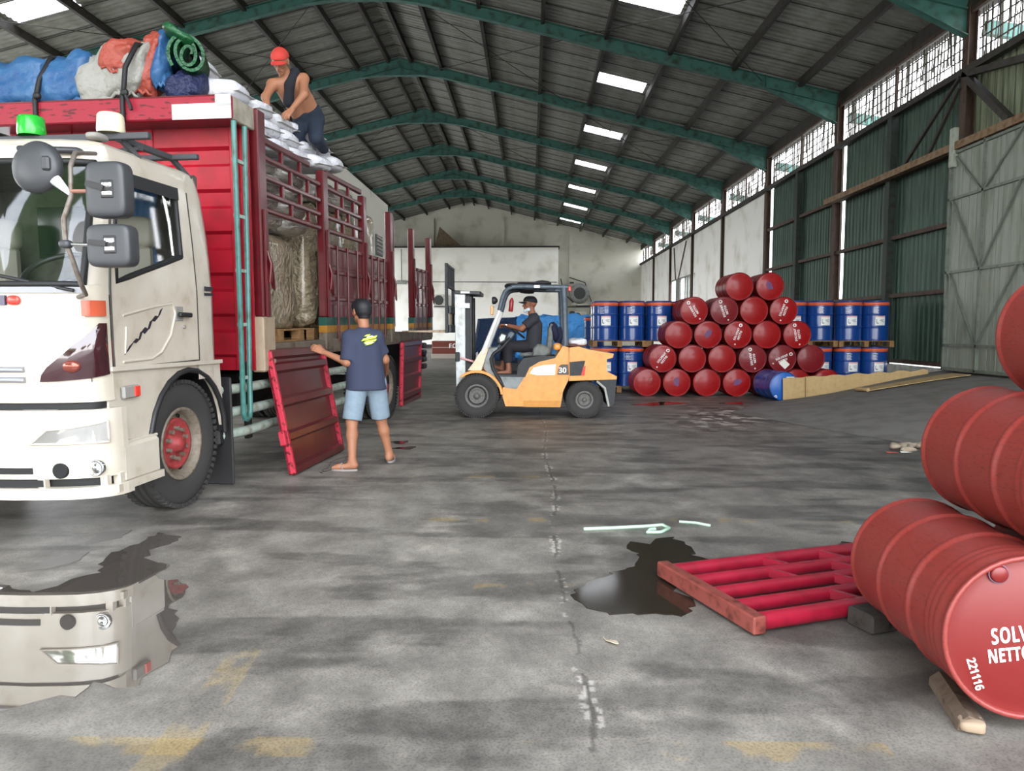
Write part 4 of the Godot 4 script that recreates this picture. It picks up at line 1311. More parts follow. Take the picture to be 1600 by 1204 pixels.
func build_cargo() -> void:
	var wr := noise(3.0, 17, 3)
	var crump := blotch("crumple", 0.03, [[0.0, Color.BLACK], [1.0, Color.WHITE]], 512, Vector2.ONE, 8)
	var white := mat("sack_white", Color("#cfcfd4"), 0.55, 0.0, null, 0.9, crump, 1.6)
	var film := mat("wrapped_tan", Color("#97886f"), 0.4, 0.0, texs["grime"], 0.8, crump, 5.0)
	film.clearcoat_enabled = true
	film.clearcoat = 1.0
	film.clearcoat_roughness = 0.12
	var tansack := mat("sack_wrapped", Color("#a8a198"), 0.35, 0.0, texs["grime"], 0.8, crump, 4.0)
	tansack.clearcoat_enabled = true
	tansack.clearcoat = 0.8
	tansack.clearcoat_roughness = 0.15
	var seam := mat("seam_grey", Color("#b9b7b4"), 0.8)
	var wood := mat("pallet_wood", Color("#8f6b43"), 0.8, 0.0, texs["grime"], 1.5)
	var s1 := MB.new()
	s1.sheet([[Vector3(0.44, -0.035, 0.2), Vector3(0.5, -0.03, 0.2)], [Vector3(0.44, 0.0, -0.2), Vector3(0.5, 0.0, -0.2)]], Vector3(0, -0.006, 0))
	sew = s1.done()
	var sm := []
	for k in 4: sm.append(sack_mesh(Vector3(0.95, 0.2, 0.6), 30 + k))
	var sm2 := []
	for k in 4: sm2.append(sack_mesh(Vector3(0.95, 0.185, 0.5), 50 + k))
	# pallets and film-wrapped bales on the bed
	var zs := [[-2.33, 1.25], [-3.9, 1.3], [-5.3, 1.3], [-6.65, 1.1], [-7.9, 1.1]]
	var where := ["in the open bay nearest the cab", "behind the first closed drop side", "behind the second closed drop side", "in the open bay near the tail", "behind the last drop side"]
	for i in zs.size():
		if i >= 3: continue
		for c in [-0.68, -1.72]:
			var p := thing("pallet", "wooden pallet %s, %s" % [where[i], "hall side" if c > -1 else "far side"], "pallet", Vector3.ZERO, 0, "pallets on the truck bed")
			p.transform = truck_xf() * Transform3D(Basis(), Vector3(c, 1.23, zs[i][0]))
			pallet_parts(p, Vector3(1.0, 0.14, zs[i][1]), wood)
			var h: float = [1.0, 1.5, 1.64, 0.0, 0.8][i]
			var b := thing("wrapped_bale", "plastic-wrapped tan bale %s, %s" % [where[i], "hall side" if c > -1 else "far side"], "bale", Vector3.ZERO, 0, "film-wrapped bales on the truck")
			b.transform = truck_xf() * Transform3D(Basis(), Vector3(c, 1.375 + h / 2, zs[i][0]))
			var bm := MB.new()
			bm.blob(Transform3D(), Vector3(0.96, h, zs[i][1] * 0.96), 0.22, 0.25, wr, 0.08, 40, 26)
			part("bale_body", bm, film, b)
			part("film_collar", MB.new().tube([Vector3(-0.3, h / 2 - 0.03, -0.2), Vector3(0.0, h / 2 + 0.03, 0.1), Vector3(0.3, h / 2 - 0.02, 0.25)], [0.03, 0.07, 0.03], 8), film, b)
	# sacks seen through the cage, then the white ones on top
	var lab := ["first", "second", "third", "fourth", "fifth", "sixth"]
	for r in 4:
		for k in 2:
			for c in 2:
				sack(sm, r + k + c, Vector3(-0.55 - c * 1.15, 2.5 + r * 0.17, -2.0 - k * 0.68 + (r % 2) * 0.06), Vector3(0, (rng.randf() - 0.5) * 0.2, 0), "dusty sack in the cab-side cage bay, %s layer up, %s" % [lab[r], ["cab end", "tail end"][k] + (", far column" if c else "")], "sacks behind the cage rails", tansack, seam)
	for r in 2:
		for k in 2:
			sack(sm, r + k, Vector3(-0.55, 2.96 + r * 0.1, -3.6 - k * 0.68), Vector3(0, 0.1 * r, 0), "wrapped sack in the second cage bay, %s, %s" % [["lower", "upper"][r], ["cab end", "tail end"][k]], "sacks behind the cage rails", tansack, seam)
	var rows := [[-1.78, 3.27], [-2.28, 3.27], [-2.78, 3.27], [-3.28, 3.30], [-3.72, 3.36]]
	for i in rows.size():
		var nl := 3
		for l in nl:
			for c in 2:
				var x := -0.55 - c * 1.02 + (0.1 if l == 0 and i > 2 else 0.0) - 0.06 * l
				sack(sm2, i + l * 2 + c, Vector3(x, rows[i][1] + l * 0.17, rows[i][0] + 0.05 * l), Vector3(rng.randf_range(-0.05, 0.05), rng.randf_range(-0.12, 0.12), rng.randf_range(-0.06, 0.04)), "white sack atop the truck load, %s row from the cab, %s" % [lab[i], ["bottom", "middle", "upper"][l] + (", far side" if c else "")], "white sacks on top of the load", white, seam)
	# one bag behind the tarpaulins
	sack(sm, 2, Vector3(-1.2, 3.95, -2.05), Vector3(0, 0.2, 0.1), "white sack peeping up behind the folded tarpaulins", "white sacks on top of the load", white, seam)

	# tarpaulins bundled over the top beam
	var fold := noise(2.6, 5, 4)
	var faded := blotch("faded", 0.008, [[0.0, Color(0.62, 0.74, 0.85)], [0.35, Color(0.8, 0.88, 0.95)], [0.6, Color(1, 1, 1)], [1.0, Color(1, 1, 1)]])
	var blue := mat("tarp_blue", Color("#305c85"), 0.5, 0.0, faded, 0.5, crump, 1.6)
	var grey := mat("tarp_grey", Color("#94938d"), 0.6, 0.0, texs["dust"], 0.8, crump, 1.6)
	var orange := mat("tarp_orange", Color("#9c4436"), 0.55, 0.0, texs["dust"], 0.8, crump, 1.6)
	var green := mat("tarp_green", Color("#17552f"), 0.45, 0.0, texs["grime"], 0.8, crump, 2.0)
	var navy := mat("tarp_navy", Color("#1a2145"), 0.6, 0.0, null, 1.0, crump, 3.0)
	var tarps := [
		["tarpaulin", "faded blue tarpaulin bundle at the left end of the beam, before the first strap", blue, Vector3(-2.2, 3.63, -1.42), Vector3(0.95, 0.45, 0.7), 0.0],
		["tarpaulin", "faded blue tarpaulin bundle between the two straps on the beam", blue, Vector3(-1.62, 3.65, -1.42), Vector3(0.58, 0.48, 0.7), 0.05],
		["tarpaulin", "dirty grey tarpaulin folded beside the blue bundle on the beam", grey, Vector3(-1.29, 3.67, -1.42), Vector3(0.54, 0.5, 0.66), 0.25],
		["tarpaulin", "crumpled orange and white tarpaulin peak on the beam", orange, Vector3(-1.10, 3.84, -1.36), Vector3(0.32, 0.34, 0.52), -0.5],
		["tarpaulin", "grey-white torn tarpaulin flap tied by the second strap", grey, Vector3(-0.98, 3.72, -1.36), Vector3(0.26, 0.5, 0.5), -0.25],
		["tarpaulin", "orange tarpaulin folded upright beside the green roll", orange, Vector3(-0.88, 3.78, -1.42), Vector3(0.24, 0.58, 0.5), -0.2],
		["tarpaulin", "narrow upright fold of blue tarpaulin beside the green roll", blue, Vector3(-0.76, 3.82, -1.42), Vector3(0.14, 0.54, 0.5), 0.05],
		["cloth_bundle", "dark navy cloth bundle under the green roll on the beam", navy, Vector3(-0.56, 3.58, -1.42), Vector3(0.3, 0.24, 0.5), 0.0],
	]
	for q in tarps:
		var o := thing(q[0], q[1], "tarpaulin" if q[0] == "tarpaulin" else "bundle", Vector3.ZERO, 0, "tarpaulins bundled over the top beam" if q[0] == "tarpaulin" else "")
		o.transform = truck_xf() * Transform3D(Basis(Vector3(0, 0, 1), q[5]), q[3])
		var bm := MB.new()
		bm.blob(Transform3D(), q[4], 0.55, 0.6, fold, 0.13, 36, 20)
		part("folds", bm, q[2], o)
		var hem := MB.new()
		var hp := []
		for i in 9:
			var u := -0.42 + 0.84 * i / 8.0
			hp.append(Vector3(q[4].x * u, -q[4].y * 0.46 + 0.02 * sin(i * 2.3), q[4].z * 0.44 * (1 - 0.5 * u * u)))
		hem.tube(hp, [0.008, 0.016, 0.02, 0.014, 0.022, 0.016, 0.02, 0.014, 0.008], 6)
		part("hem", hem, q[2], o)
	var roll := thing("rolled_tarpaulin", "dark green tarpaulin rolled up, its spiral end facing out", "tarpaulin")
	roll.transform = truck_xf() * Transform3D(Basis(Vector3.UP, 0.4), Vector3(-0.55, 3.83, -1.38))
	var rp := MB.new()
	var sp := []
	for q in [0.2, -0.2]:
		var r := []
		for i in 61:
			var a := TAU * 2.6 * i / 60.0
			var rad := 0.05 + 0.125 * i / 60.0 + 0.012 * sin(a * 1.7)
			r.append(Vector3(cos(a) * rad * 0.95, sin(a) * rad * 1.15, q))
		sp.append(r)
	rp.sheet(sp, Vector3.ZERO)
	for i in 60:
		var c: Vector3 = (sp[0][i] + sp[0][i + 1]) * 0.5
		var inn := Vector3(c.x, c.y, 0).normalized() * 0.028
		rp.quad(sp[0][i], sp[0][i + 1], sp[0][i + 1] - inn, sp[0][i] - inn)
		rp.quad(sp[0][i] - inn, sp[0][i + 1] - inn, sp[1][i + 1] - inn, sp[1][i] - inn, 2)
	part("spiral", rp, green, roll)
	part("loose_flap", MB.new().blob(Transform3D(Basis(Vector3(0, 0, 1), -0.5), Vector3(-0.06, 0.16, 0.1)), Vector3(0.3, 0.1, 0.36), 0.6, 0.6, fold, 0.05), green, roll)
	for q in [[-1.81, "nearer the left frame edge"], [-0.98, "beside the torn grey flap"]]:
		var o := thing("strap", "black rubber strap tying the tarpaulins down over the beam, %s" % q[1], "strap", Vector3.ZERO, 0, "black straps over the beam")
		o.transform = truck_xf() * Transform3D(Basis(), Vector3(q[0], 0, 0))
		var low := 0.04 if q[0] > -1.5 else 0.12
		part("band", MB.new().tube([Vector3(0, 3.205, -1.0), Vector3(0, 3.42, -1.0), Vector3(0.0, 3.46, -1.02), Vector3(0.02, 3.72 - low, -1.03 - low * 0.1), Vector3(0.06, 3.95 - low, -1.15), Vector3(0.08, 4.0 - low, -1.4), Vector3(0.08, 3.9, -1.8)], 0.022, 8), mat("rubber_black", Color.BLACK), o)
		part("knot", MB.new().blob(Transform3D(Basis(), Vector3(0.03, 3.45, -0.99)), Vector3(0.07, 0.06, 0.05), 0.8, 0.8), mat("rubber_black", Color.BLACK), o)
		if q[0] > -1.5: part("loose_end", MB.new().tube([Vector3(0.03, 3.45, -0.985), Vector3(0.08, 3.34, -0.985), Vector3(0.09, 3.3, -0.985)], 0.014, 6), mat("rubber_black", Color.BLACK), o)

	# the removed drop side leaning on the truck
	var lean := thing("drop_side_panel", "loose dark red drop side leaning upright against the open truck bay", "panel")
	var a := Vector3(-2.30, 0.0, -6.93)
	var b := Vector3(-2.20, 0.0, -8.42)
	var along := (b - a).normalized()
	var upv := (Vector3(-2.52, 1.20, -6.98) - a)
	upv = (upv - along * upv.dot(along)).normalized()
	var bs := Basis(-along.cross(upv).normalized() * -1.0, upv, Vector3.ZERO)
	bs.z = bs.x.cross(bs.y)
	lean.transform = Transform3D(bs, (a + b) / 2 + Vector3(0, 0.012, 0))
	_panel_into(lean, 1.2, a.distance_to(b), mats["truck_maroon"])
	var tab := 1.0 if bs.z.dot(along) < 0 else -1.0
	part("hinge_lug", MB.new().box(Vector3(0.02, 0.36, tab * (a.distance_to(b) / 2 + 0.03)), Vector3(0.06, 0.14, 0.08), 0.01), mats["frame_crimson"], lean)

func pallet_parts(p: Node3D, s: Vector3, wood: Material) -> void:      # deck boards across, stringers along z, base boards; origin under its middle
	for i in 7:
		part("board", _once("pb%s" % s, func(): return MB.new().box(Vector3.ZERO, Vector3(s.x, 0.02, s.z / 8.5), 0.003)), wood, p).position = Vector3(0, s.y - 0.01, s.z * (-0.5 + (i + 0.5) / 7.0))
	for i in 3:
		for k in 3:
			part("block", _once("pk%s" % s, func(): return MB.new().box(Vector3.ZERO, Vector3(0.1, s.y - 0.04, 0.14), 0.004)), wood, p).position = Vector3((i - 1) * (s.x / 2 - 0.05), s.y / 2, (k - 1) * (s.z / 2 - 0.07))
		part("runner", _once("pr%s" % s, func(): return MB.new().box(Vector3.ZERO, Vector3(0.1, 0.02, s.z), 0.003)), wood, p).position = Vector3((i - 1) * (s.x / 2 - 0.05), 0.01, 0)

var kept := {}
func _once(key: String, make: Callable) -> ArrayMesh:
	if not kept.has(key):
		var m: MB = (make as Callable).call()
		kept[key] = m.done()
	return kept[key]

# ------------------------------------------------------------------ the forklift, its mast towards -x; drawn in a side elevation
func fk(x: float, y: float) -> Vector2:              # side-elevation drawing units to metres
	return Vector2(-1.6208 + x * 0.002524, 2.7655 - y * 0.002524)

func fpoly(a: Array) -> Array:
	var r := []
	for i in range(0, a.size(), 2): r.append(fk(a[i], a[i + 1]))
	return r

func fpath(a: Array, z: float) -> Array:
	var r := []
	for i in range(0, a.size(), 2):
		var p := fk(a[i], a[i + 1])
		r.append(Vector3(p.x, p.y, z))
	return r

func build_forklift() -> void:
	var orange := mat("forklift_orange", Color("#e79a3c"), 0.35, 0.0, texs["dust"], 1.0)
	orange.clearcoat_enabled = true
	orange.clearcoat = 0.4
	var deep := mat("forklift_amber", Color("#d08c2c"), 0.4, 0.0, texs["dust"], 1.0)
	var slate := mat("forklift_slate", Color("#55606a"), 0.45, 0.1, texs["grime"], 1.2)
	var dark := mat("forklift_dark", Color("#2b2d2f"), 0.6, 0.0, texs["grime"], 1.0)
	var pale := mat("mast_grey", Color("#c3c8c8"), 0.4, 0.2, texs["grime"], 1.0)
	var black := mat("black_plastic", Color.BLACK)
	var steel := mat("steel_dark", Color("#3c3d3e"), 0.45, 0.6, texs["grime"], 1.5)
	mat("fork_wheel", Color("#6f6e6b"), 0.6, 0.1, texs["grime"], 2.0)
	var W := 1.16
	var f := thing("forklift", "orange forklift with a grey mast raised beside the truck tail", "forklift", Vector3(0, 0, -11.6))
	# lower chassis, both sides in one body
	part("chassis", MB.new().prism(fpoly([470, 905, 600, 838, 892, 838, 850, 930, 835, 1026, 488, 1022, 470, 960]), -W + 0.06, -0.06, Transform3D(), 0.015), orange, f)
	part("chassis_band", MB.new().prism(fpoly([600, 985, 836, 985, 832, 1027, 600, 1025]), -0.062, -0.054), deep, f)
	part("hood", MB.new().prism(fpoly([612, 838, 640, 778, 700, 742, 800, 718, 850, 640, 886, 652, 892, 838]), -W + 0.08, -0.08, Transform3D(), 0.03), orange, f)
	part("counterweight", MB.new().prism(fpoly([888, 652, 950, 645, 1010, 665, 1165, 690, 1160, 714, 1122, 724, 1122, 800, 1186, 832, 1184, 850, 888, 860]), -W + 0.03, -0.03, Transform3D(), 0.035), orange, f)
	part("side_vent", MB.new().prism(fpoly([890, 742, 988, 733, 966, 826, 892, 828]), -0.034, -0.022), dark, f)
	part("reflector", MB.new().prism(fpoly([976, 770, 990, 766, 984, 826, 962, 826]), -0.032, -0.018), mat("red_lens", Color.RED), f)
	part("rear_skirt", MB.new().prism(fpoly([1075, 852, 1185, 848, 1172, 1010, 1140, 1024, 1115, 930, 1060, 862]), -W + 0.06, -0.06, Transform3D(), 0.02), dark, f)
	part("fender_lip", MB.new().tube(fpath([1060, 862, 1112, 905, 1138, 1020], -0.05), 0.02, 8), mat("lip_grey", Color("#a8a8a0"), 0.6), f)
	# the number plate and white decal on the hood
	part("white_decal", MB.new().prism(fpoly([640, 815, 665, 778, 720, 764, 806, 756, 800, 824, 690, 826]), -0.081, -0.077), mat("decal_white", Color("#f1ece2"), 0.3), f)
	var pl := part("number_plate", MB.new().prism(fpoly([812, 824, 826, 765, 842, 757, 882, 757, 888, 824]), -0.081, -0.074), mat("plate_dark", Color("#3a3434"), 0.3), f)
	part("plate_edge", MB.new().tube(fpath([812, 824, 826, 765, 842, 757, 882, 757, 888, 824, 812, 824], -0.075), 0.006, 6), orange, pl)
	var num := part("number", text("30", 0.085, 0.004, true), mat("decal_white", Color.WHITE), pl)
	var np := fk(847, 795)
	num.position = Vector3(np.x, np.y - 0.0, -0.071)
	# fender over the front wheel and the floor step
	var fen := []
	var fin := []
	for i in 15:
		var a := deg_to_rad(128 - 122.0 * i / 14.0)
		fen.append(fk(308, 962) + Vector2(cos(a), sin(a)) * 0.425)
		fin.append(fk(308, 962) + Vector2(cos(a), sin(a)) * 0.385)
	fin.reverse()
	part("front_fender", MB.new().prism(fen + fin, -0.3, 0.0), orange, f)
	part("front_fender", MB.new().prism(fen + fin, -W, -W + 0.3), orange, f)
	part("step", MB.new().prism(fpoly([455, 835, 606, 838, 560, 912, 488, 905]), -0.3, -0.05), mat("step_grey", Color("#8a8f90"), 0.6, 0.1, texs["grime"], 1.0), f)
	part("floor_plate", MB.new().prism(fpoly([430, 822, 640, 822, 640, 838, 440, 838]), -W + 0.1, -0.1), dark, f)
	part("cowl", MB.new().prism(fpoly([352, 780, 372, 660, 440, 652, 420, 690, 400, 720, 408, 780, 440, 840, 470, 900, 430, 900]), -W + 0.12, -0.1, Transform3D(), 0.01), mat("step_grey", Color.GRAY), f)
	part("cowl_seal", MB.new().tube(fpath([520, 590, 470, 650, 415, 690, 396, 725, 410, 790, 445, 850, 485, 905, 560, 910, 600, 845], -0.09), 0.026, 8), dark, f)
	# overhead guard
	for z in [-0.07, -W + 0.07]:
		part("guard_foot", MB.new().prism(fpoly([252, 795, 292, 740, 338, 668, 382, 655, 336, 797]), z - 0.035, z + 0.035, Transform3D(), 0.012), mat("guard_cream", Color("#e8d2b4"), 0.35, 0.0, texs["dust"], 1.0), f)
		part("front_pillar", MB.new().tube(fpath([345, 690, 400, 550, 440, 450, 452, 415], z), [0.04, 0.034, 0.03, 0.03], 10), mat("pillar_white", Color("#eceae6"), 0.3), f)
		part("front_pillar", MB.new().tube(fpath([450, 420, 470, 340, 485, 305, 505, 285, 535, 275], z), 0.034, 10), slate, f)
		part("guard_rail", MB.new().tube(fpath([530, 276, 600, 272, 880, 276], z), 0.036, 10), slate, f)
		part("rear_pillar", MB.new().tube(fpath([850, 280, 858, 400, 866, 640], z), [0.05, 0.046, 0.046], 10), slate, f)
	for i in 7:
		var p := fk(530 + i * 55, 266)
		part("guard_bar", MB.new().box(Vector3(p.x, p.y, -W / 2), Vector3(0.03, 0.03, W - 0.16), 0.004), slate, f)
	var cp := MB.new()
	for q in [[560, 258, 150, 20], [650, 250, 180, 22], [720, 248, 110, 26], [620, 290, 90, 14]]:
		var p := fk(q[0], q[1])
		cp.blob(Transform3D(Basis(), Vector3(p.x, p.y, -W / 2)), Vector3(q[2] * 0.0027, q[3] * 0.0033, W - 0.1), 0.6, 0.5, noise(2.0, 3, 3), 0.04)
	part("rolled_canopy", cp, mat("canopy_black", Color("#26262a"), 0.7), f)
	var sp := fk(685, 273)
	part("guard_sticker", MB.new().box(Vector3(sp.x, sp.y, -0.032), Vector3(0.09, 0.045, 0.008)), mat("decal_white", Color.WHITE), f)
	var tl := fk(888, 286)
	part("tail_lamp", MB.new().box(Vector3(tl.x, tl.y, -0.07), Vector3(0.05, 0.08, 0.07), 0.01), mat("red_lens", Color.RED), f)
	# lamps, mirror
	var hp := fk(420, 358)
	part("work_lamp", MB.new().lathe([Vector2(0.02, 0.0), Vector2(0.055, 0.03), Vector2(0.06, 0.07), Vector2(0.05, 0.09), Vector2(0, 0.092)], Transform3D(Basis(Vector3(0, 0, 1), PI / 2), Vector3(hp.x + 0.05, hp.y, -0.1)), 18), black, f)
	var ap := fk(404, 420)
	part("turn_lamp", MB.new().box(Vector3(ap.x, ap.y, -0.08), Vector3(0.05, 0.15, 0.05), 0.012), mat("amber_pale", Color("#d99a55"), 0.25), f)
	part("lamp_bracket", MB.new().tube([Vector3(ap.x, ap.y + 0.04, -0.08), Vector3(fk(445, 385).x, fk(445, 385).y, -0.07)], 0.014, 6), mat("mast_grey", Color.GRAY), f)
	var ex := fk(524, 388)
	part("fire_bottle", MB.new().lathe([Vector2(0, -0.1), Vector2(0.032, -0.1), Vector2(0.036, -0.09), Vector2(0.036, 0.07), Vector2(0.02, 0.1), Vector2(0.012, 0.12), Vector2(0, 0.12)], Transform3D(Basis(Vector3(0, 0, 1), -0.1), Vector3(ex.x, ex.y, -0.12)), 16), mat("extinguisher_red", Color("#8e2022"), 0.3), f)
	# mast: two rails, crosshead, lift cylinders, chains, carriage, backrest, forks
	for z in [-0.22, -W + 0.22]:
		var s := 1.0 if z > -0.5 else -1.0
		part("mast_rail", MB.new().prism(fpoly([166, 300, 232, 300, 232, 880, 172, 905]), z - 0.03, z + 0.03, Transform3D(), 0.006), pale, f)
		part("inner_rail", MB.new().prism(fpoly([228, 318, 262, 318, 262, 850, 228, 850]), z - 0.06 * s - 0.03, z - 0.06 * s + 0.03), dark, f)
		part("lift_cylinder", MB.new().tube(fpath([262, 330, 266, 840], z - 0.09 * s), 0.035, 12), steel, f)
		part("rail_clip", MB.new().prism(fpoly([190, 374, 262, 374, 262, 404, 190, 404]), z + 0.03 * s - 0.012, z + 0.03 * s + 0.014), pale, f)
	part("crosshead", MB.new().prism(fpoly([165, 292, 330, 300, 328, 322, 168, 316]), -W + 0.16, -0.16, Transform3D(), 0.01), steel, f)
	part("crosshead_label", MB.new().prism(fpoly([205, 298, 262, 300, 262, 312, 205, 312]), -0.158, -0.152), mat("decal_white", Color.WHITE), f)
	for y in [600, 780]:
		var p := fk(205, y)
		part("cross_member", MB.new().box(Vector3(p.x, p.y, -W / 2), Vector3(0.06, 0.09, W - 0.4), 0.008), pale, f)
	part("tilt_cylinder", MB.new().tube(fpath([200, 718, 285, 742], -0.16), 0.018, 10), mat("tilt_pink", Color("#d9a3a0"), 0.3), f)
	var kp := fk(183, 712)
	part("tilt_pin", MB.new().box(Vector3(kp.x, kp.y, -0.17), Vector3(0.07, 0.15, 0.05), 0.012), dark, f)
	var bk := -1.31
	var bm := part("load_backrest", MB.new().box(Vector3(bk, 2.42, -W / 2), Vector3(0.03, 0.05, W - 0.1), 0.006).box(Vector3(bk, 2.09, -W / 2), Vector3(0.03, 0.05, W - 0.1), 0.006), dark, f)
	for i in 9:
		part("backrest_bar", MB.new().box(Vector3(bk, 2.25, -0.08 - i * (W - 0.16) / 8), Vector3(0.025, 0.34, 0.035), 0.004), dark, bm)
	for z in [-0.09, -W + 0.09]:
		part("backrest_upright", MB.new().box(Vector3(bk - 0.01, 1.9, z), Vector3(0.05, 1.1, 0.05), 0.006), dark, f)
	part("carriage", MB.new().box(Vector3(bk + 0.04, 1.72, -W / 2), Vector3(0.05, 0.12, W - 0.2), 0.008).box(Vector3(bk + 0.04, 1.42, -W / 2), Vector3(0.05, 0.12, W - 0.2), 0.008), steel, f)
	for z in [-0.3, -W + 0.3]:
		part("fork_tine", MB.new().prism([Vector2(bk - 0.01, 1.8), Vector2(bk - 0.05, 1.8), Vector2(bk - 0.05, 1.40), Vector2(bk - 0.75, 1.385), Vector2(bk - 0.75, 1.37), Vector2(bk - 0.01, 1.35)], z - 0.06, z + 0.06), mat("fork_worn", Color("#9b8a76"), 0.45, 0.4, texs["rust"], 1.5), f)
	# dash, wheel, seat
	part("steering_column", MB.new().prism(fpoly([420, 650, 515, 545, 550, 560, 470, 680, 430, 690]), -W / 2 - 0.08, -W / 2 + 0.08, Transform3D(), 0.015), slate, f)
	part("gauge_housing", MB.new().prism(fpoly([432, 590, 458, 555, 498, 570, 488, 618, 450, 636, 430, 618]), -W / 2 - 0.02, -W / 2 + 0.24, Transform3D(), 0.012), dark, f)
	part("gauge_face", MB.new().prism(fpoly([446, 592, 462, 568, 486, 578, 478, 606, 452, 618]), -W / 2 + 0.24, -W / 2 + 0.246), mat("gauge_pale", Color("#c8cdc9"), 0.3), f)
	var swp := fk(550, 550)
	part("steering_wheel", _ring(Vector3(swp.x, swp.y, -W / 2), 0.17, 0.016, Basis(Vector3(0, 0, 1), deg_to_rad(-38))), black, f)
	part("wheel_spoke", MB.new().bar(Vector3(swp.x, swp.y, -W / 2 - 0.16), Vector3(swp.x, swp.y, -W / 2 + 0.16), 0.02, 0.02), black, f)
	part("seat_base", MB.new().prism(fpoly([558, 838, 566, 770, 600, 720, 700, 706, 806, 706, 800, 730, 700, 744, 640, 780, 612, 838]), -W + 0.12, -0.09, Transform3D(), 0.02), dark, f)
	var st := MB.new()
	st.prism(fpoly([578, 712, 582, 690, 640, 684, 770, 690, 772, 712]), -W / 2 - 0.24, -W / 2 + 0.24, Transform3D(), 0.02)
	st.prism(fpoly([745, 690, 760, 530, 775, 500, 792, 505, 790, 640, 782, 700]), -W / 2 - 0.22, -W / 2 + 0.22, Transform3D(), 0.02)
	part("seat", st, mat("seat_grey", Color("#6a6d69"), 0.6, 0.0, texs["grime"], 1.0), f)
	part("arm_box", MB.new().prism(fpoly([656, 708, 662, 660, 690, 630, 720, 632, 768, 654, 772, 690, 740, 708]), -0.26, -0.14, Transform3D(), 0.02), mat("seat_grey", Color.GRAY), f)
	part("side_cap", MB.new().blob(Transform3D(Basis(), Vector3(fk(815, 648).x, fk(815, 648).y, -0.2)), Vector3(0.13, 0.12, 0.14), 0.7, 0.7), orange, f)
	# wheels
	for z in [-0.13, -W + 0.13]:
		var s := 1.0 if z > -0.5 else -1.0
		for q in [[fk(308, 962), 0.352, 0.25, 0.175], [fk(985, 990), 0.293, 0.2, 0.13]]:
			var o := wheel(f, Vector3(q[0].x, q[1] - 0.002, z), q[1], q[2], q[3], s, "fork_wheel", "fork_wheel")
			o.rotation.y = -PI / 2 if s > 0 else PI / 2
	part("axle", MB.new().tube([Vector3(fk(308, 0).x, 0.35, -0.2), Vector3(fk(308, 0).x, 0.35, -W + 0.2)], 0.07, 10).tube([Vector3(fk(985, 0).x, 0.29, -0.15), Vector3(fk(985, 0).x, 0.29, -W + 0.15)], 0.06, 10), dark, f)
	# things on the forklift
	var jk := thing("jacket", "dark navy jacket hung over the forklift seat back", "jacket", Vector3(0, 0, -11.6))
	var jp := fk(805, 560)
	part("jacket_body", MB.new().blob(Transform3D(Basis(Vector3(0, 0, 1), 0.25), Vector3(jp.x, jp.y, -W / 2)), Vector3(0.12, 0.33, 0.5), 0.6, 0.5, noise(3.0, 4, 3), 0.04), mat("jacket_navy", Color("#1b1f3b"), 0.8), jk)
	part("jacket_sleeve", MB.new().tube([Vector3(jp.x + 0.05, jp.y + 0.08, -W / 2 + 0.22), Vector3(jp.x + 0.09, jp.y - 0.05, -W / 2 + 0.24), Vector3(jp.x + 0.05, jp.y - 0.16, -W / 2 + 0.22)], [0.05, 0.045, 0.04], 8), mat("jacket_navy", Color.BLACK), jk)
	var rg := thing("folded_rag", "white folded sack lying on the forklift's rear cover", "rag", Vector3(0, 0, -11.6))
	var rp := fk(945, 622)
	part("rag_fold", MB.new().blob(Transform3D(Basis(), Vector3(rp.x, rp.y + 0.01, -0.3)), Vector3(0.3, 0.1, 0.3), 0.5, 0.6, noise(4.0, 4, 3), 0.04), mat("sack_white", Color.WHITE), rg)
	part("rag_fold", MB.new().blob(Transform3D(Basis(), Vector3(rp.x - 0.02, rp.y - 0.04, -0.34)), Vector3(0.34, 0.06, 0.34), 0.5, 0.6, noise(4.0, 6, 3), 0.03), mat("rag_brown", Color("#5c3b34"), 0.8), rg)

# ------------------------------------------------------------------ drums
const DR := 0.29
const DH := 0.88

func drum_shell() -> ArrayMesh:
	var p := [Vector2(0, 0.012), Vector2(DR - 0.02, 0.012), Vector2(DR - 0.016, 0.0), Vector2(DR - 0.002, 0.0), Vector2(DR, 0.006), Vector2(DR, 0.016), Vector2(DR - 0.008, 0.024), Vector2(DR - 0.008, 0.035)]
	for c in [0.30, 0.58]:
		p.append_array([Vector2(DR - 0.008, c - 0.032), Vector2(DR - 0.008, c - 0.02), Vector2(DR - 0.002, c - 0.012), Vector2(DR + 0.002, c), Vector2(DR - 0.002, c + 0.012), Vector2(DR - 0.008, c + 0.02), Vector2(DR - 0.008, c + 0.032)])
	p.append(Vector2(DR - 0.008, 0.708))
	for k in 3: p.append_array([Vector2(DR - 0.008, 0.72 + k * 0.035), Vector2(DR - 0.005, 0.73 + k * 0.035), Vector2(DR - 0.008, 0.74 + k * 0.035)])
	p.append_array([Vector2(DR - 0.008, DH - 0.036), Vector2(DR - 0.008, DH - 0.024), Vector2(DR, DH - 0.016), Vector2(DR, DH - 0.004), Vector2(DR - 0.003, DH), Vector2(DR - 0.014, DH), Vector2(DR - 0.018, DH - 0.006), Vector2(DR - 0.02, DH - 0.018)])
	var m := MB.new()
	m.lathe(p, Transform3D(), 48, false)
	return m.done()

func lid_mesh() -> ArrayMesh:
	var m := MB.new()
	m.lathe([Vector2(DR - 0.019, DH - 0.016), Vector2(DR - 0.05, DH - 0.014), Vector2(DR - 0.06, DH - 0.010), Vector2(0, DH - 0.009)], Transform3D(), 48)
	return m.done()

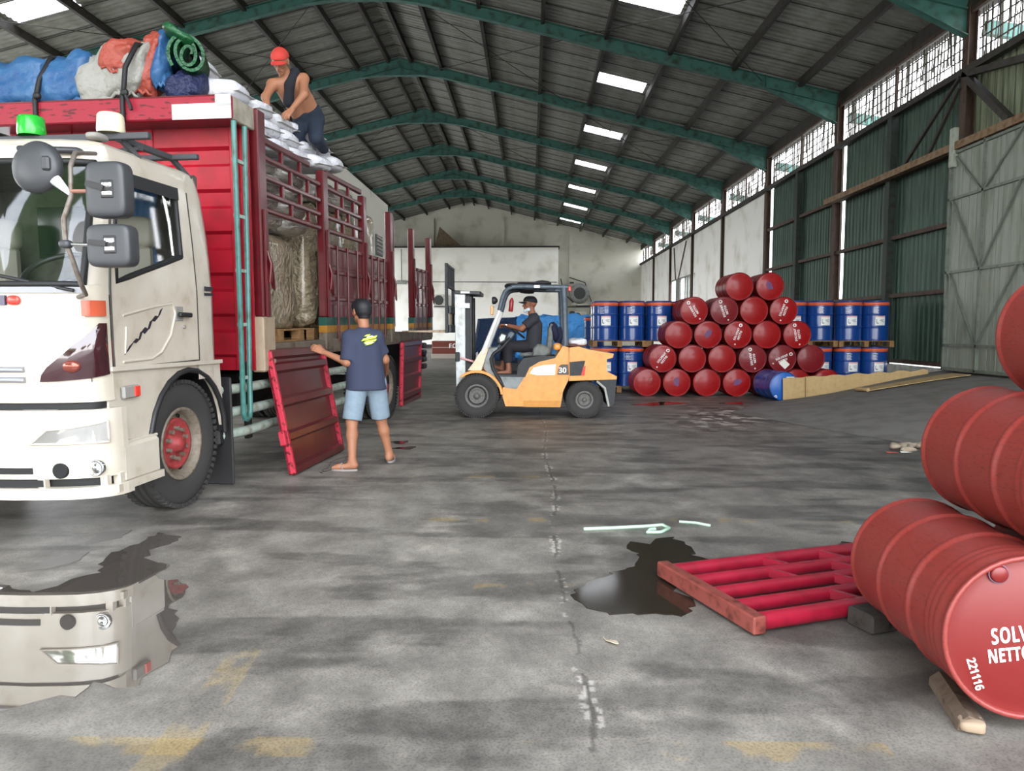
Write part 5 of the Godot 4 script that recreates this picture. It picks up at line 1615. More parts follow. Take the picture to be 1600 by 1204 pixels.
func lid_flat(kind: String, p: Vector2, r: float) -> ArrayMesh:      # a thin mark on the lid
	var m := MB.new()
	var nz := noise(6.0, int(p.x * 1000) + 5, 3)
	var poly := []
	if kind == "ring":
		m.lathe([Vector2(r * 0.45, DH - 0.008), Vector2(r * 0.45, DH - 0.0065), Vector2(r, DH - 0.0065), Vector2(r, DH - 0.008)], Transform3D(Basis(), Vector3(p.x, 0, -p.y)), 20)
		return m.done()
	for i in 26:
		var a := TAU * i / 26
		poly.append(p + Vector2(cos(a) * r * 1.25, sin(a) * r * 0.8) * (0.75 + 0.9 * absf(nz.get_noise_2d(cos(a) * 0.3 + p.x * 9, sin(a) * 0.3))))
	m.prism(poly, DH - 0.0088, DH - 0.0078, Transform3D(Basis(Vector3(1, 0, 0), Vector3(0, 0, -1), Vector3(0, 1, 0)), Vector3.ZERO))
	return m.done()

func red_drum(label: String, group: String, at: Vector3, spin: float, marks: String, shade := 0) -> Node3D:     # lying, its head towards +z; at is the middle of the head
	var o := thing("red_drum", label, "drum", Vector3.ZERO, 0, group)
	o.transform = Transform3D(Basis(Vector3.RIGHT, PI / 2) * Basis(Vector3.UP, spin), at - Vector3(0, 0, DH))
	var m: Material = mats[["drum_red", "drum_red_dusty", "drum_red_bright"][shade]]
	var sh := part("shell", shell_m, m if marks != "front" else mats["drum_front"], o)
	var ld := part("head", lid_m, mats["drum_head"] if shade != 1 else mats["drum_head_dusty"], o)
	var wm: Material = mats["stencil_white"]
	if marks == "text" or marks == "paper":
		# two stencilled lines, made of short strokes as seen from afar
		for k in 2:
			var t := part("stencil", text(["SOLVENT", "NETTO"][k], 0.045, 0.001, true), wm, ld)
			t.transform = Transform3D(Basis(Vector3(1, 0, 0), Vector3(0, 0, -1), Vector3(0, 1, 0)), Vector3(0.0, DH - 0.0075, 0.02 + k * 0.07 - 0.05))
		part("bung", lid_flat("ring", Vector2(0.20, 0.02), 0.038), wm, ld)
		part("vent_bung", lid_flat("ring", Vector2(-0.21, -0.02), 0.016), wm, ld)
		if marks == "paper":
			part("paper_label", MB.new().box(Vector3(0.0, DH - 0.006, 0.12), Vector3(0.14, 0.002, 0.17), 0.0, Basis(Vector3.UP, 0.4)), mat("label_cream", Color("#dfddd0"), 0.7), ld)
	elif marks == "scuff":
		part("blue_scuff", lid_flat("blot", Vector2(0.02, 0.01), 0.075), mats["scuff_blue"], ld)
	elif marks == "dent":
		var dm := MB.new()
		dm.blob(Transform3D(Basis(), Vector3(0.05, DH - 0.012, 0.06)), Vector3(0.2, 0.02, 0.12), 1, 1)
		part("dent", dm, m, ld)
	return o

var shell_m: ArrayMesh
var lid_m: ArrayMesh

func blue_drum(label: String, group: String, at: Vector3, spin := 0.0) -> Node3D:
	var o := thing("blue_drum", label, "drum", at, spin, group)
	part("shell", shell_m, mats["drum_blue"], o)
	part("head", lid_m, mats["drum_blue"], o)
	part("orange_band", _once("bband", func(): return MB.new().lathe([Vector2(DR - 0.006, 0.772), Vector2(DR - 0.0005, 0.774), Vector2(DR - 0.0005, 0.842), Vector2(DR - 0.006, 0.844)], Transform3D(), 48)), mats["band_orange"], o)
	var lb := part("label", _once("blabel", func(): return _wrap(-0.36, 0.36, 0.335, 0.545, 0.0035)), mats["label_white"], o)
	part("label_header", _once("blhead", func(): return _wrap(-0.36, 0.36, 0.515, 0.545, 0.0045)), mats["label_pink"], lb)
	part("label_mark", _once("blmark", func(): return _label_mark()), mats["label_ink"], lb)
	var ln := part("stencil_lines", _once("blines", func(): return _drum_lines()), mats["stencil_white"], o)
	ln.set_meta("kind", "stuff")
	return o

func _wrap(a0: float, a1: float, y0: float, y1: float, out: float) -> MB:     # a patch on the drum side, facing +z
	var p := []
	for j in 2:
		var r := []
		for i in 13:
			var a := lerpf(a0, a1, i / 12.0)
			r.append(Vector3(sin(a) * (DR + out), [y0, y1][j], cos(a) * (DR + out)))
		p.append(r)
	return MB.new().grid(p, 1)

func _label_mark() -> MB:
	var m := MB.new()
	for q in [[-0.28, -0.24, 0.38, 0.47], [-0.24, -0.12, 0.375, 0.395], [-0.02, 0.28, 0.46, 0.468], [-0.02, 0.22, 0.435, 0.443], [0.05, 0.3, 0.41, 0.418]]:
		var p := []
		for j in 2:
			var r := []
			for i in 4:
				var a := lerpf(q[0], q[1], i / 3.0)
				r.append(Vector3(sin(a) * (DR + 0.0045), [q[2], q[3]][j], cos(a) * (DR + 0.0045)))
			p.append(r)
		m.grid(p, 1)
	return m

func _drum_lines() -> MB:
	var m := MB.new()
	for k in 5:
		var p := []
		for j in 2:
			var r := []
			for i in 5:
				var a := lerpf(-0.5, -0.15 - 0.06 * (k % 2), i / 4.0)
				r.append(Vector3(sin(a) * (DR + 0.0035), 0.6 + k * 0.03 + j * 0.009, cos(a) * (DR + 0.0035)))
			p.append(r)
		m.grid(p, 1)
	return m

func build_drums() -> void:
	var scr := blotch("scratch", 0.03, [[0.0, Color(0.55, 0.5, 0.5)], [0.2, Color(0.85, 0.82, 0.8)], [0.4, Color(1, 1, 1)], [1.0, Color(1, 1, 1)]], 512, Vector2.ONE, 12)
	var dustred := blotch("dustred", 0.012, [[0.0, Color(1, 1, 1)], [0.5, Color(1, 1, 1)], [0.75, Color(1.0, 0.93, 0.9)], [1.0, Color(0.95, 0.98, 1.0)]], 512, Vector2.ONE, 15)
	for q in [["drum_red", "#7c1115", scr], ["drum_red_dusty", "#752026", scr], ["drum_red_bright", "#8a1113", scr], ["drum_head", "#930e12", scr], ["drum_head_dusty", "#761a20", scr], ["drum_blue", "#123f85", null]]:
		var m := mat(q[0], Color(q[1]), 0.38 if "red" in q[0] or "head" in q[0] else 0.3, 0.0, q[2], 1.6)
		if "blue" not in q[0]: m.metallic_specular = 0.32
		m.clearcoat_enabled = true
		m.clearcoat = 0.2 if "red" in q[0] or "head" in q[0] else 0.6
		m.clearcoat_roughness = 0.12
	var fr := mat("drum_front", Color("#7c2e28"), 0.45, 0.0, dustred, 1.5)
	fr.detail_enabled = true
	fr.detail_blend_mode = BaseMaterial3D.BLEND_MODE_MUL
	fr.detail_uv_layer = BaseMaterial3D.DETAIL_UV_2
	fr.uv2_triplanar = true
	fr.uv2_scale = Vector3(6, 1.2, 6)
	fr.detail_albedo = scr
	mat("stencil_white", Color("#e9e6e2"), 0.6)
	mat("scuff_blue", Color("#5a2c5c"), 0.5)
	mat("band_orange", Color("#d9603c"), 0.4)
	mat("label_white", Color("#e6e8e6"), 0.5)
	mat("label_pink", Color("#dca9a6"), 0.5)
	mat("label_ink", Color("#4a4f55"), 0.5)
	shell_m = drum_shell()
	lid_m = lid_mesh()
	# the pile: five rows, listed from the floor
	var pile := [
		[0.293, [2.47, 3.09, 3.72, 4.34, 4.97, 5.59, 6.21], ["dent", "scuff", "plain", "scuff", "plain", "plain", "plain"], [2, 2, 2, 2, 0, 0, 0]],
		[0.797, [2.785, 3.41, 4.03, 4.655, 5.28, 5.88], ["text", "plain", "plain", "text", "paper", "plain"], [0, 0, 2, 1, 1, 1]],
		[1.30, [3.11, 3.73, 4.345, 4.945, 5.575], ["plain", "scuff", "text", "plain", "text"], [0, 0, 0, 2, 0]],
		[1.80, [3.43, 4.05, 4.665, 5.28], ["text", "text", "plain", "text"], [0, 1, 2, 0]],
		[2.30, [4.36, 4.98], ["plain", "scuff"], [0, 0]],
	]
	var rown := ["bottom row", "second row", "third row", "fourth row", "top row"]
	var nth := ["first", "second", "third", "fourth", "fifth", "sixth", "seventh"]
	var look := {"dent": "dented head", "scuff": "blue-scuffed head", "plain": "plain red head", "text": "stencilled head", "paper": "white paper on head"}
	for r in pile.size():
		for i in pile[r][1].size():
			var q = pile[r]
			red_drum("red drum in the big pile, %s, %s from the left, %s" % [rown[r], nth[i], look[q[2][i]]], "red drums in the big pile", Vector3(q[1][i], q[0], -15.5 - rng.randf_range(0.0, 0.05)), [1.2, 0.4, 1.9, 1.6, 2.6, 0.9, 1.75, 2.1][(i * 3 + r * 5) % 8] if q[2][i] != "plain" else rng.randf() * TAU, q[2][i], q[3][i])
	# blue drums on pallets behind
	var wood: Material = mats["pallet_wood"]
	var stacks := [[2.0, -17.05, "left of the red pile, nearer stack"], [3.2, -17.05, "behind the red pile's left side"], [6.2, -17.05, "behind the red pile's right side"], [6.85 + 0.58, -17.05, "right end by the green wall"]]
	for s in stacks:
		for l in 2:
			var y := 1.02 * l
			var p := thing("pallet", "wooden pallet %s blue drums, %s" % ["under the lower" if l == 0 else "under the upper", s[2]], "pallet", Vector3(s[0], y, s[1]), 0, "pallets under the blue drums")
			pallet_parts(p, Vector3(1.2, 0.14, 1.2), wood)
			for i in 2:
				for k in 2:
					blue_drum("blue drum with orange band, %s, %s layer, %s" % [s[2], ["lower", "upper"][l], [["front left", "back left"], ["front right", "back right"]][i][k]], "blue drums on pallets", Vector3(s[0] - 0.295 + i * 0.59, y + 0.142, s[1] + 0.295 - k * 0.59), rng.randf_range(-0.15, 0.15))
	for l in 2:
		blue_drum("lone blue drum far behind the forklift, %s" % ["lower one", "upper one"][l], "lone blue drums behind the forklift", Vector3(1.78, 0.88 * l, -20.5), 0.3)
	# the blue drum lying before the pile
	var bd := thing("blue_drum", "blue drum lying on its side at the left end of the cardboard", "drum")
	bd.transform = Transform3D(Basis(Vector3.UP, 0.06) * Basis(Vector3.RIGHT, PI / 2), Vector3(4.93 , 0.292, -15.38))
	part("shell", shell_m, mats["drum_blue"], bd)
	part("head", lid_m, mat("lid_blue", Color("#1e5aa8"), 0.35), bd)
	part("paper_label", MB.new().box(Vector3(0.12, DH - 0.006, -0.04), Vector3(0.16, 0.002, 0.3)), mats["label_white"], bd)
	part("bung", lid_flat("ring", Vector2(-0.16, -0.2), 0.03), mats["stencil_white"], bd)
	# foreground pyramid
	var fgz := -2.49
	var fg := [
		[Vector3(1.72, 0.345, fgz), "red drum lying lowest at the front right, stencilled head towards the camera"],
		[Vector3(2.02, 0.858, fgz), "red drum lying in the second layer of the front right stack"],
		[Vector3(2.27, 1.375, fgz + 0.1), "red drum at the top of the front right stack"],
		[Vector3(2.325, 0.345, fgz), "red drum in the bottom layer hidden behind the stencilled one"],
		[Vector3(2.93, 0.345, fgz), "red drum at the outer end of the front right stack's bottom layer"],
		[Vector3(2.63, 0.858, fgz), "red drum at the outer end of the front right stack's second layer"],
	]
	for q in fg:
		var o := red_drum(q[1], "red drums stacked at the front right", Vector3.ZERO, 0.0, "front", 2)
		o.transform = Transform3D(Basis(Vector3.UP, -0.066) * Basis(Vector3.RIGHT, PI / 2), q[0] - Basis(Vector3.UP, -0.066) * Vector3(0, 0, DH))
		var ld: Node = o.get_node("head")
		(ld as MeshInstance3D).material_override = mat("front_head", Color("#6a1714"), 0.4, 0.0, dustred, 1.5)
		var bung := MB.new()
		bung.lathe([Vector2(0.028, DH - 0.01), Vector2(0.028, DH + 0.002), Vector2(0.025, DH + 0.005), Vector2(0, DH + 0.006)], Transform3D(Basis(), Vector3(-0.115, 0, -0.222)), 20)
		part("bung", bung, mat("front_head", Color.RED), ld)
		part("bung_ring", MB.new().lathe([Vector2(0.032, DH - 0.01), Vector2(0.034, DH - 0.005), Vector2(0.030, DH - 0.005), Vector2(0.028, DH - 0.01)], Transform3D(Basis(), Vector3(-0.115, 0, -0.222)), 20), mat("scuff_violet", Color("#6b4f5e"), 0.5), ld)
		var flat := Basis(Vector3(1, 0, 0), Vector3(0, 0, -1), Vector3(0, 1, 0))
		for w in [["SOLVENT", 0.05, Vector2(-0.02, 0.015), 0.15], ["NETTO", 0.044, Vector2(-0.066, -0.062), 0.15], ["221116", 0.026, Vector2(-0.175, -0.135), -1.25]]:
			var t := part("stencil", text(w[0], w[1], 0.0015, true), mats["stencil_white"], ld)
			t.transform = Transform3D(flat * Basis(Vector3(0, 0, 1), w[3]) * Basis.from_scale(Vector3(0.74 if w[1] > 0.03 else 1.0, 1.1, 1)), Vector3(w[2].x, DH - 0.0075, -w[2].y))

# ------------------------------------------------------------------ what lies on the floor
func patch(pts: Array, y: float, jag := 0.03, sd := 1) -> ArrayMesh:      # a thin spill with a ragged edge
	var nz := noise(4.0, sd, 3)
	var out := []
	for i in pts.size():
		var a: Vector2 = pts[i]
		var b: Vector2 = pts[(i + 1) % pts.size()]
		var n := maxi(int(a.distance_to(b) / 0.05), 1)
		for k in n:
			var p := a.lerp(b, float(k) / n)
			out.append(p + Vector2(nz.get_noise_2dv(p * 3.0), nz.get_noise_2dv(p * 3.0 + Vector2(40, 9))) * jag * minf(1.0, a.distance_to(b) * 6.0))
	var m := MB.new()
	m.prism(out, 0.0, y, Transform3D(Basis(Vector3(1, 0, 0), Vector3(0, 0, 1), Vector3(0, -1, 0)).transposed().inverse() if false else Basis(Vector3(1, 0, 0), Vector3(0, 0, -1), Vector3(0, 1, 0)), Vector3.ZERO))
	return m.done()

func flip(p: Array) -> Array:
	var r := []
	for v in p: r.append(Vector2(v.x, -v.y))
	return r

func build_floor_things() -> void:
	var water := mat("puddle_water", Color("#544d47"), 0.02)
	water.metallic_specular = 1.0
	water.clearcoat_enabled = true
	water.clearcoat = 1.0
	water.clearcoat_roughness = 0.01
	var damp := mat("damp_floor", Color("#5a544f"), 0.5)
	var oil := mat("oil_film", Color("#2a231b"), 0.1)
	var pud := [Vector2(-3.6, -3.9), Vector2(-3.23, -3.90), Vector2(-2.90, -3.87), Vector2(-2.63, -3.78), Vector2(-2.50, -4.10), Vector2(-2.63, -4.42), Vector2(-2.57, -4.67), Vector2(-2.57, -4.92), Vector2(-2.36, -4.85), Vector2(-2.35, -4.70), Vector2(-2.41, -4.56), Vector2(-2.35, -4.37), Vector2(-2.12, -4.22), Vector2(-2.15, -4.07), Vector2(-2.08, -4.00), Vector2(-1.89, -3.93), Vector2(-1.81, -3.71), Vector2(-1.84, -3.62), Vector2(-1.71, -3.45), Vector2(-1.65, -3.30), Vector2(-1.55, -3.14), Vector2(-1.55, -3.03), Vector2(-1.52, -2.97), Vector2(-1.56, -2.90), Vector2(-1.54, -2.77), Vector2(-1.59, -2.74), Vector2(-1.73, -2.80), Vector2(-1.73, -2.69), Vector2(-1.86, -2.64), Vector2(-1.90, -2.57), Vector2(-2.3, -2.42), Vector2(-3.6, -2.4)]
	tag(part("puddle", patch(flip(pud), 0.0035, 0.05, 2), water), "large puddle before the truck mirroring its white bumper", "puddle")
	for q in [[[Vector2(-2.92, -4.66), Vector2(-2.96, -4.93), Vector2(-2.79, -5.00), Vector2(-2.75, -4.81), Vector2(-2.86, -4.69)], "small damp patch nearest the truck's front tyre"], [[Vector2(-2.95, -4.11), Vector2(-2.89, -4.41), Vector2(-2.79, -4.49), Vector2(-2.74, -4.33), Vector2(-2.82, -4.18)], "narrow damp patch between the truck bumper and the large puddle"]]:
		tag(part("damp_patch", patch(flip(q[0]), 0.003, 0.03, 4), damp), q[1], "stain", "damp patches by the puddle")
	var ol := [Vector2(0.22, -3.80), Vector2(0.31, -3.98), Vector2(0.45, -4.13), Vector2(0.62, -4.29), Vector2(0.69, -4.50), Vector2(0.64, -4.66), Vector2(0.66, -4.79), Vector2(0.78, -4.76), Vector2(0.88, -4.90), Vector2(0.98, -4.93), Vector2(1.01, -4.75), Vector2(1.06, -4.68), Vector2(1.00, -4.51), Vector2(1.10, -4.43), Vector2(1.22, -4.34), Vector2(1.14, -4.26), Vector2(0.94, -4.20), Vector2(0.80, -4.10), Vector2(0.80, -3.86), Vector2(0.85, -3.68), Vector2(0.76, -3.54), Vector2(0.61, -3.56), Vector2(0.42, -3.53), Vector2(0.28, -3.61)]
	tag(part("oil_puddle", patch(flip(ol), 0.0035, 0.06, 6), oil), "dark oily puddle spreading behind the red floor frame", "puddle")
	var spots := [
		[[Vector2(1.93, -4.71), Vector2(2.07, -4.84), Vector2(2.18, -4.81), Vector2(2.12, -4.67), Vector2(1.95, -4.61)], "small oil spot behind the lowest front drum"],
		[[Vector2(-2.04, -7.04), Vector2(-2.11, -7.75), Vector2(-2.02, -8.07), Vector2(-1.96, -7.45)], "wet spill at the foot of the leaning drop side"],
		[[Vector2(-1.83, -9.11), Vector2(-1.52, -9.22), Vector2(-1.55, -8.91)], "oil drip behind the standing man, farther one"],
		[[Vector2(-1.67, -8.61), Vector2(-1.37, -8.76), Vector2(-1.41, -8.52)], "oil drip behind the standing man, nearer one"],
		[[Vector2(1.89, -13.79), Vector2(2.66, -14.42), Vector2(3.02, -14.05), Vector2(2.27, -13.56)], "wet stain before the left end of the drum pile"],
		[[Vector2(3.6, -14.08), Vector2(4.1, -14.34), Vector2(4.0, -13.84)], "wet stain before the middle of the drum pile"],
	]
	for q in spots: tag(part("oil_stain", patch(flip(q[0]), 0.003, 0.05, 9), oil), q[1], "stain", "oil stains on the floor")

	# the red steel frame lying on the floor
	var red := mat("frame_paint", Color("#8f1029"), 0.4, 0.0, texs["grime"], 0.9)
	var fr := thing("cage_frame", "red tubular steel cage frame lying flat on the floor before the drums", "frame", Vector3(0.765, 0, -4.066), atan2(0.347, 0.938))
	# local x runs along the rails, local z along the end channel
	for i in 5:
		part("rail", MB.new().tube([Vector3(0.03, 0.05, 0.02 + i * 0.1875), Vector3(1.42, 0.05, 0.02 + i * 0.1875)], 0.042 if i in [0, 4] else 0.036, 16), red, fr)
	part("end_channel", MB.new().bar(Vector3(0.0, 0.055, -0.04), Vector3(0.0, 0.055, 0.83), 0.07, 0.085, Vector3.UP, 0.008), mat("channel_rust", Color("#7d3a32"), 0.6, 0.0, texs["rust"], 1.5), fr)
	part("end_channel", MB.new().bar(Vector3(1.44, 0.055, -0.02), Vector3(1.44, 0.055, 0.80), 0.06, 0.085, Vector3.UP, 0.008), red, fr)
	for q in [[0.62, 0], [1.02, 0], [0.95, 1], [0.52, 1], [0.8, 2], [0.95, 3], [0.6, 3]]:
		part("stub", MB.new().bar(Vector3(q[0], 0.055, 0.03 + q[1] * 0.1875), Vector3(q[0] + 0.06, 0.055, 0.19 + q[1] * 0.1875), 0.045, 0.05, Vector3.UP, 0.008), red, fr)
	# wood under the drums
	var wood := mat("old_wood", Color("#5f5043"), 0.85, 0.0, texs["rust"], 2.0)
	var w1 := thing("wood_block", "dark wooden block chocked under the far end of the lowest front drum", "block", Vector3(1.62, 0, -3.42), 0.35)
	part("block_body", MB.new().box(Vector3(0, 0.045, 0), Vector3(0.17, 0.09, 0.16), 0.012), mat("dark_wood", Color("#2f2924"), 0.85, 0.0, texs["rust"], 2.0), w1)
	part("split", MB.new().box(Vector3(0.02, 0.05, 0.081), Vector3(0.012, 0.06, 0.004)), mat("hole_black", Color.BLACK), w1)
	var w2 := thing("wood_batten", "worn wooden batten lying under the near edge of the lowest front drum", "batten", Vector3(1.58, 0, -2.66), -0.24)
	part("batten_body", MB.new().prism([Vector2(-0.045, 0), Vector2(0.045, 0), Vector2(0.04, 0.045), Vector2(-0.01, 0.058), Vector2(-0.042, 0.03)], -0.2, 0.16, Transform3D(), 0.004), wood, w2)
	part("splintered_end", MB.new().blob(Transform3D(Basis(), Vector3(0, 0.025, 0.15)), Vector3(0.085, 0.045, 0.07), 0.5, 0.5, noise(9.0, 3, 2), 0.012), mat("pale_wood", Color("#8d7a64"), 0.8), w2)
	for q in [[Vector3(2.4, 0, -2.7), "nearer"], [Vector3(2.4, 0, -3.25), "farther"]]:
		var w3 := thing("wood_batten", "wooden batten under the bottom row of front drums, %s one" % q[1], "batten", q[0], 0.0, "battens under the front drums")
		part("batten_body", MB.new().box(Vector3(0.2, 0.026, 0), Vector3(1.5, 0.052, 0.09), 0.006), wood, w3)
	# pale green plastic strap, paper scraps, a dry leaf
	var gs := thing("plastic_ribbon", "pale green plastic ribbon lying in a loop behind the oil puddle", "ribbon")
	part("ribbon_loop", MB.new().tube([Vector3(0.38, 0.008, -5.08), Vector3(0.60, 0.008, -5.12), Vector3(0.83, 0.01, -5.16), Vector3(0.95, 0.012, -5.19), Vector3(0.98, 0.012, -5.1), Vector3(0.90, 0.012, -5.0), Vector3(0.81, 0.01, -5.0), Vector3(0.84, 0.01, -5.07), Vector3(0.88, 0.01, -5.09)], 0.012, 6), mat("ribbon_green", Color("#b9ddc0"), 0.5), gs)
	part("ribbon_tail", MB.new().tube([Vector3(1.09, 0.007, -5.30), Vector3(1.2, 0.008, -5.27), Vector3(1.29, 0.007, -5.2)], 0.01, 6), mat("ribbon_green", Color.GREEN), gs)
	var lf := thing("dry_leaf", "small curled dry leaf on the concrete in the foreground", "leaf", Vector3(0.37, 0, -3.21), 0.7)
	part("leaf_blade", MB.new().sheet([[Vector3(-0.005, 0.012, 0.035), Vector3(0.005, 0.012, 0.035)], [Vector3(-0.02, 0.018, 0.01), Vector3(0.02, 0.012, 0.01)], [Vector3(-0.015, 0.012, -0.02), Vector3(0.015, 0.008, -0.02)], [Vector3(-0.002, 0.004, -0.04), Vector3(0.002, 0.004, -0.04)]], Vector3(0, -0.003, 0)), mat("dry_leaf", Color("#b5a58f"), 0.8), lf)
	part("leaf_stalk", MB.new().tube([Vector3(0, 0.005, -0.04), Vector3(0.01, 0.006, -0.065)], 0.002, 5), mat("dry_leaf", Color.BROWN), lf)
	for q in [[Vector3(4.27, 0.06, -8.39), "#e6e2dc", "white paper scrap near the ramp foot"], [Vector3(4.13, 0.05, -8.42), "#c0504a", "red paper scrap near the ramp foot"]]:
		var o := part("paper_scrap", MB.new().sheet([[Vector3(-0.06, 0, 0.02), Vector3(0.06, 0.005, 0.03)], [Vector3(-0.05, 0.006, -0.03), Vector3(0.06, 0.0, -0.02)]], Vector3(0, -0.002, 0)), mat("scrap" + q[1], Color(q[1]), 0.8))
		tag(o, q[2], "litter", "paper scraps by the ramp")
		o.position = q[0] - Vector3(0, 0.045, 0)
	var rb := MB.new()
	var nz := noise(5.0, 8, 3)
	for i in 26: rb.blob(Transform3D(Basis(), Vector3(4.25 + rng.randf() * 0.75, 0.02 + rng.randf() * 0.03, -8.9 + rng.randf() * 0.45)), Vector3(rng.randf_range(0.06, 0.2), rng.randf_range(0.04, 0.1), rng.randf_range(0.06, 0.16)), 0.7, 0.7, nz, 0.03, 8, 6)
	tag(part("rubble", rb, mat("rubble", Color("#8f8271"), 0.9, 0.0, texs["grime"], 2.0)), "small heap of sand and crumbled concrete at the ramp foot", "rubble", "", "stuff")

	# cardboard along the ramp
	var card := mat("cardboard", Color("#b99d70"), 0.85, 0.0, texs["dust"], 1.2)
	var cb := thing("cardboard_strip", "long tan cardboard strip standing along the back edge of the ramp", "cardboard")
	var a := Vector3(4.93, 0, -14.40)
	var b := Vector3(8.0, 0.52, -14.95)
	var lowp := []
	var hip := []
	for i in 25:
		var t := i / 24.0
		var p := a.lerp(b, t)
		lowp.append(Vector3(p.x, p.y - 0.02 if t > 0 else 0.0, p.z))
		hip.append(Vector3(p.x, lerpf(0.46, 0.60, t) + 0.025 * sin(i * 1.7) * (0.3 + t * 0.7), p.z - 0.04 + 0.015 * sin(i * 0.9)))
	part("strip", MB.new().sheet([lowp, hip], Vector3(0.01, 0, -0.012)), card, cb)
	part("crease", MB.new().bar(Vector3(5.38, 0.06, -14.44), Vector3(5.38, 0.47, -14.47), 0.02, 0.012), mat("cardboard_dark", Color("#8f774f"), 0.9), cb)
	var c2 := thing("cardboard_sheet", "flattened tan cardboard lying on the ramp before the gate", "cardboard", Vector3(0, 0, 0))
	var top := []
	for j in 2:
		var r := []
		for i in 9:
			var t := i / 8.0
			var p := Vector3(lerpf(6.1, 8.1, t), 0, lerpf(-13.35, -13.7, t) - j * lerpf(0.5, 0.6, t))
			r.append(Vector3(p.x, ramp_y(p.x, p.z) + 0.035, p.z))
		top.append(r)
	part("flat_sheet", MB.new().sheet(top, Vector3(0, -0.012, 0)), card, c2)
	part("curled_flap", MB.new().tube([Vector3(6.1, ramp_y(6.1, -13.4) + 0.04, -13.38), Vector3(6.05, ramp_y(6.05, -13.6) + 0.06, -13.6), Vector3(6.1, ramp_y(6.1, -13.85) + 0.04, -13.85)], 0.035, 8), card, c2)

func ramp_y(x: float, z: float) -> float:
	var prof := [[-14.42, 4.95], [-14.2, 4.4], [-12.5, 3.4], [-10.5, 4.1], [-8.5, 4.9], [-6.5, 6.0]]
	var x0 := 5.0
	for k in prof.size() - 1:
		if z >= prof[k][0] and z <= prof[k + 1][0]: x0 = lerpf(prof[k][1], prof[k + 1][1], (z - prof[k][0]) / (prof[k + 1][0] - prof[k][0]))
	var t := clampf((x - x0) / (8.5 - x0), 0, 1)
	return 0.004 + 0.58 * (t * t * (3 - 2 * t) * 0.35 + t * 0.65)

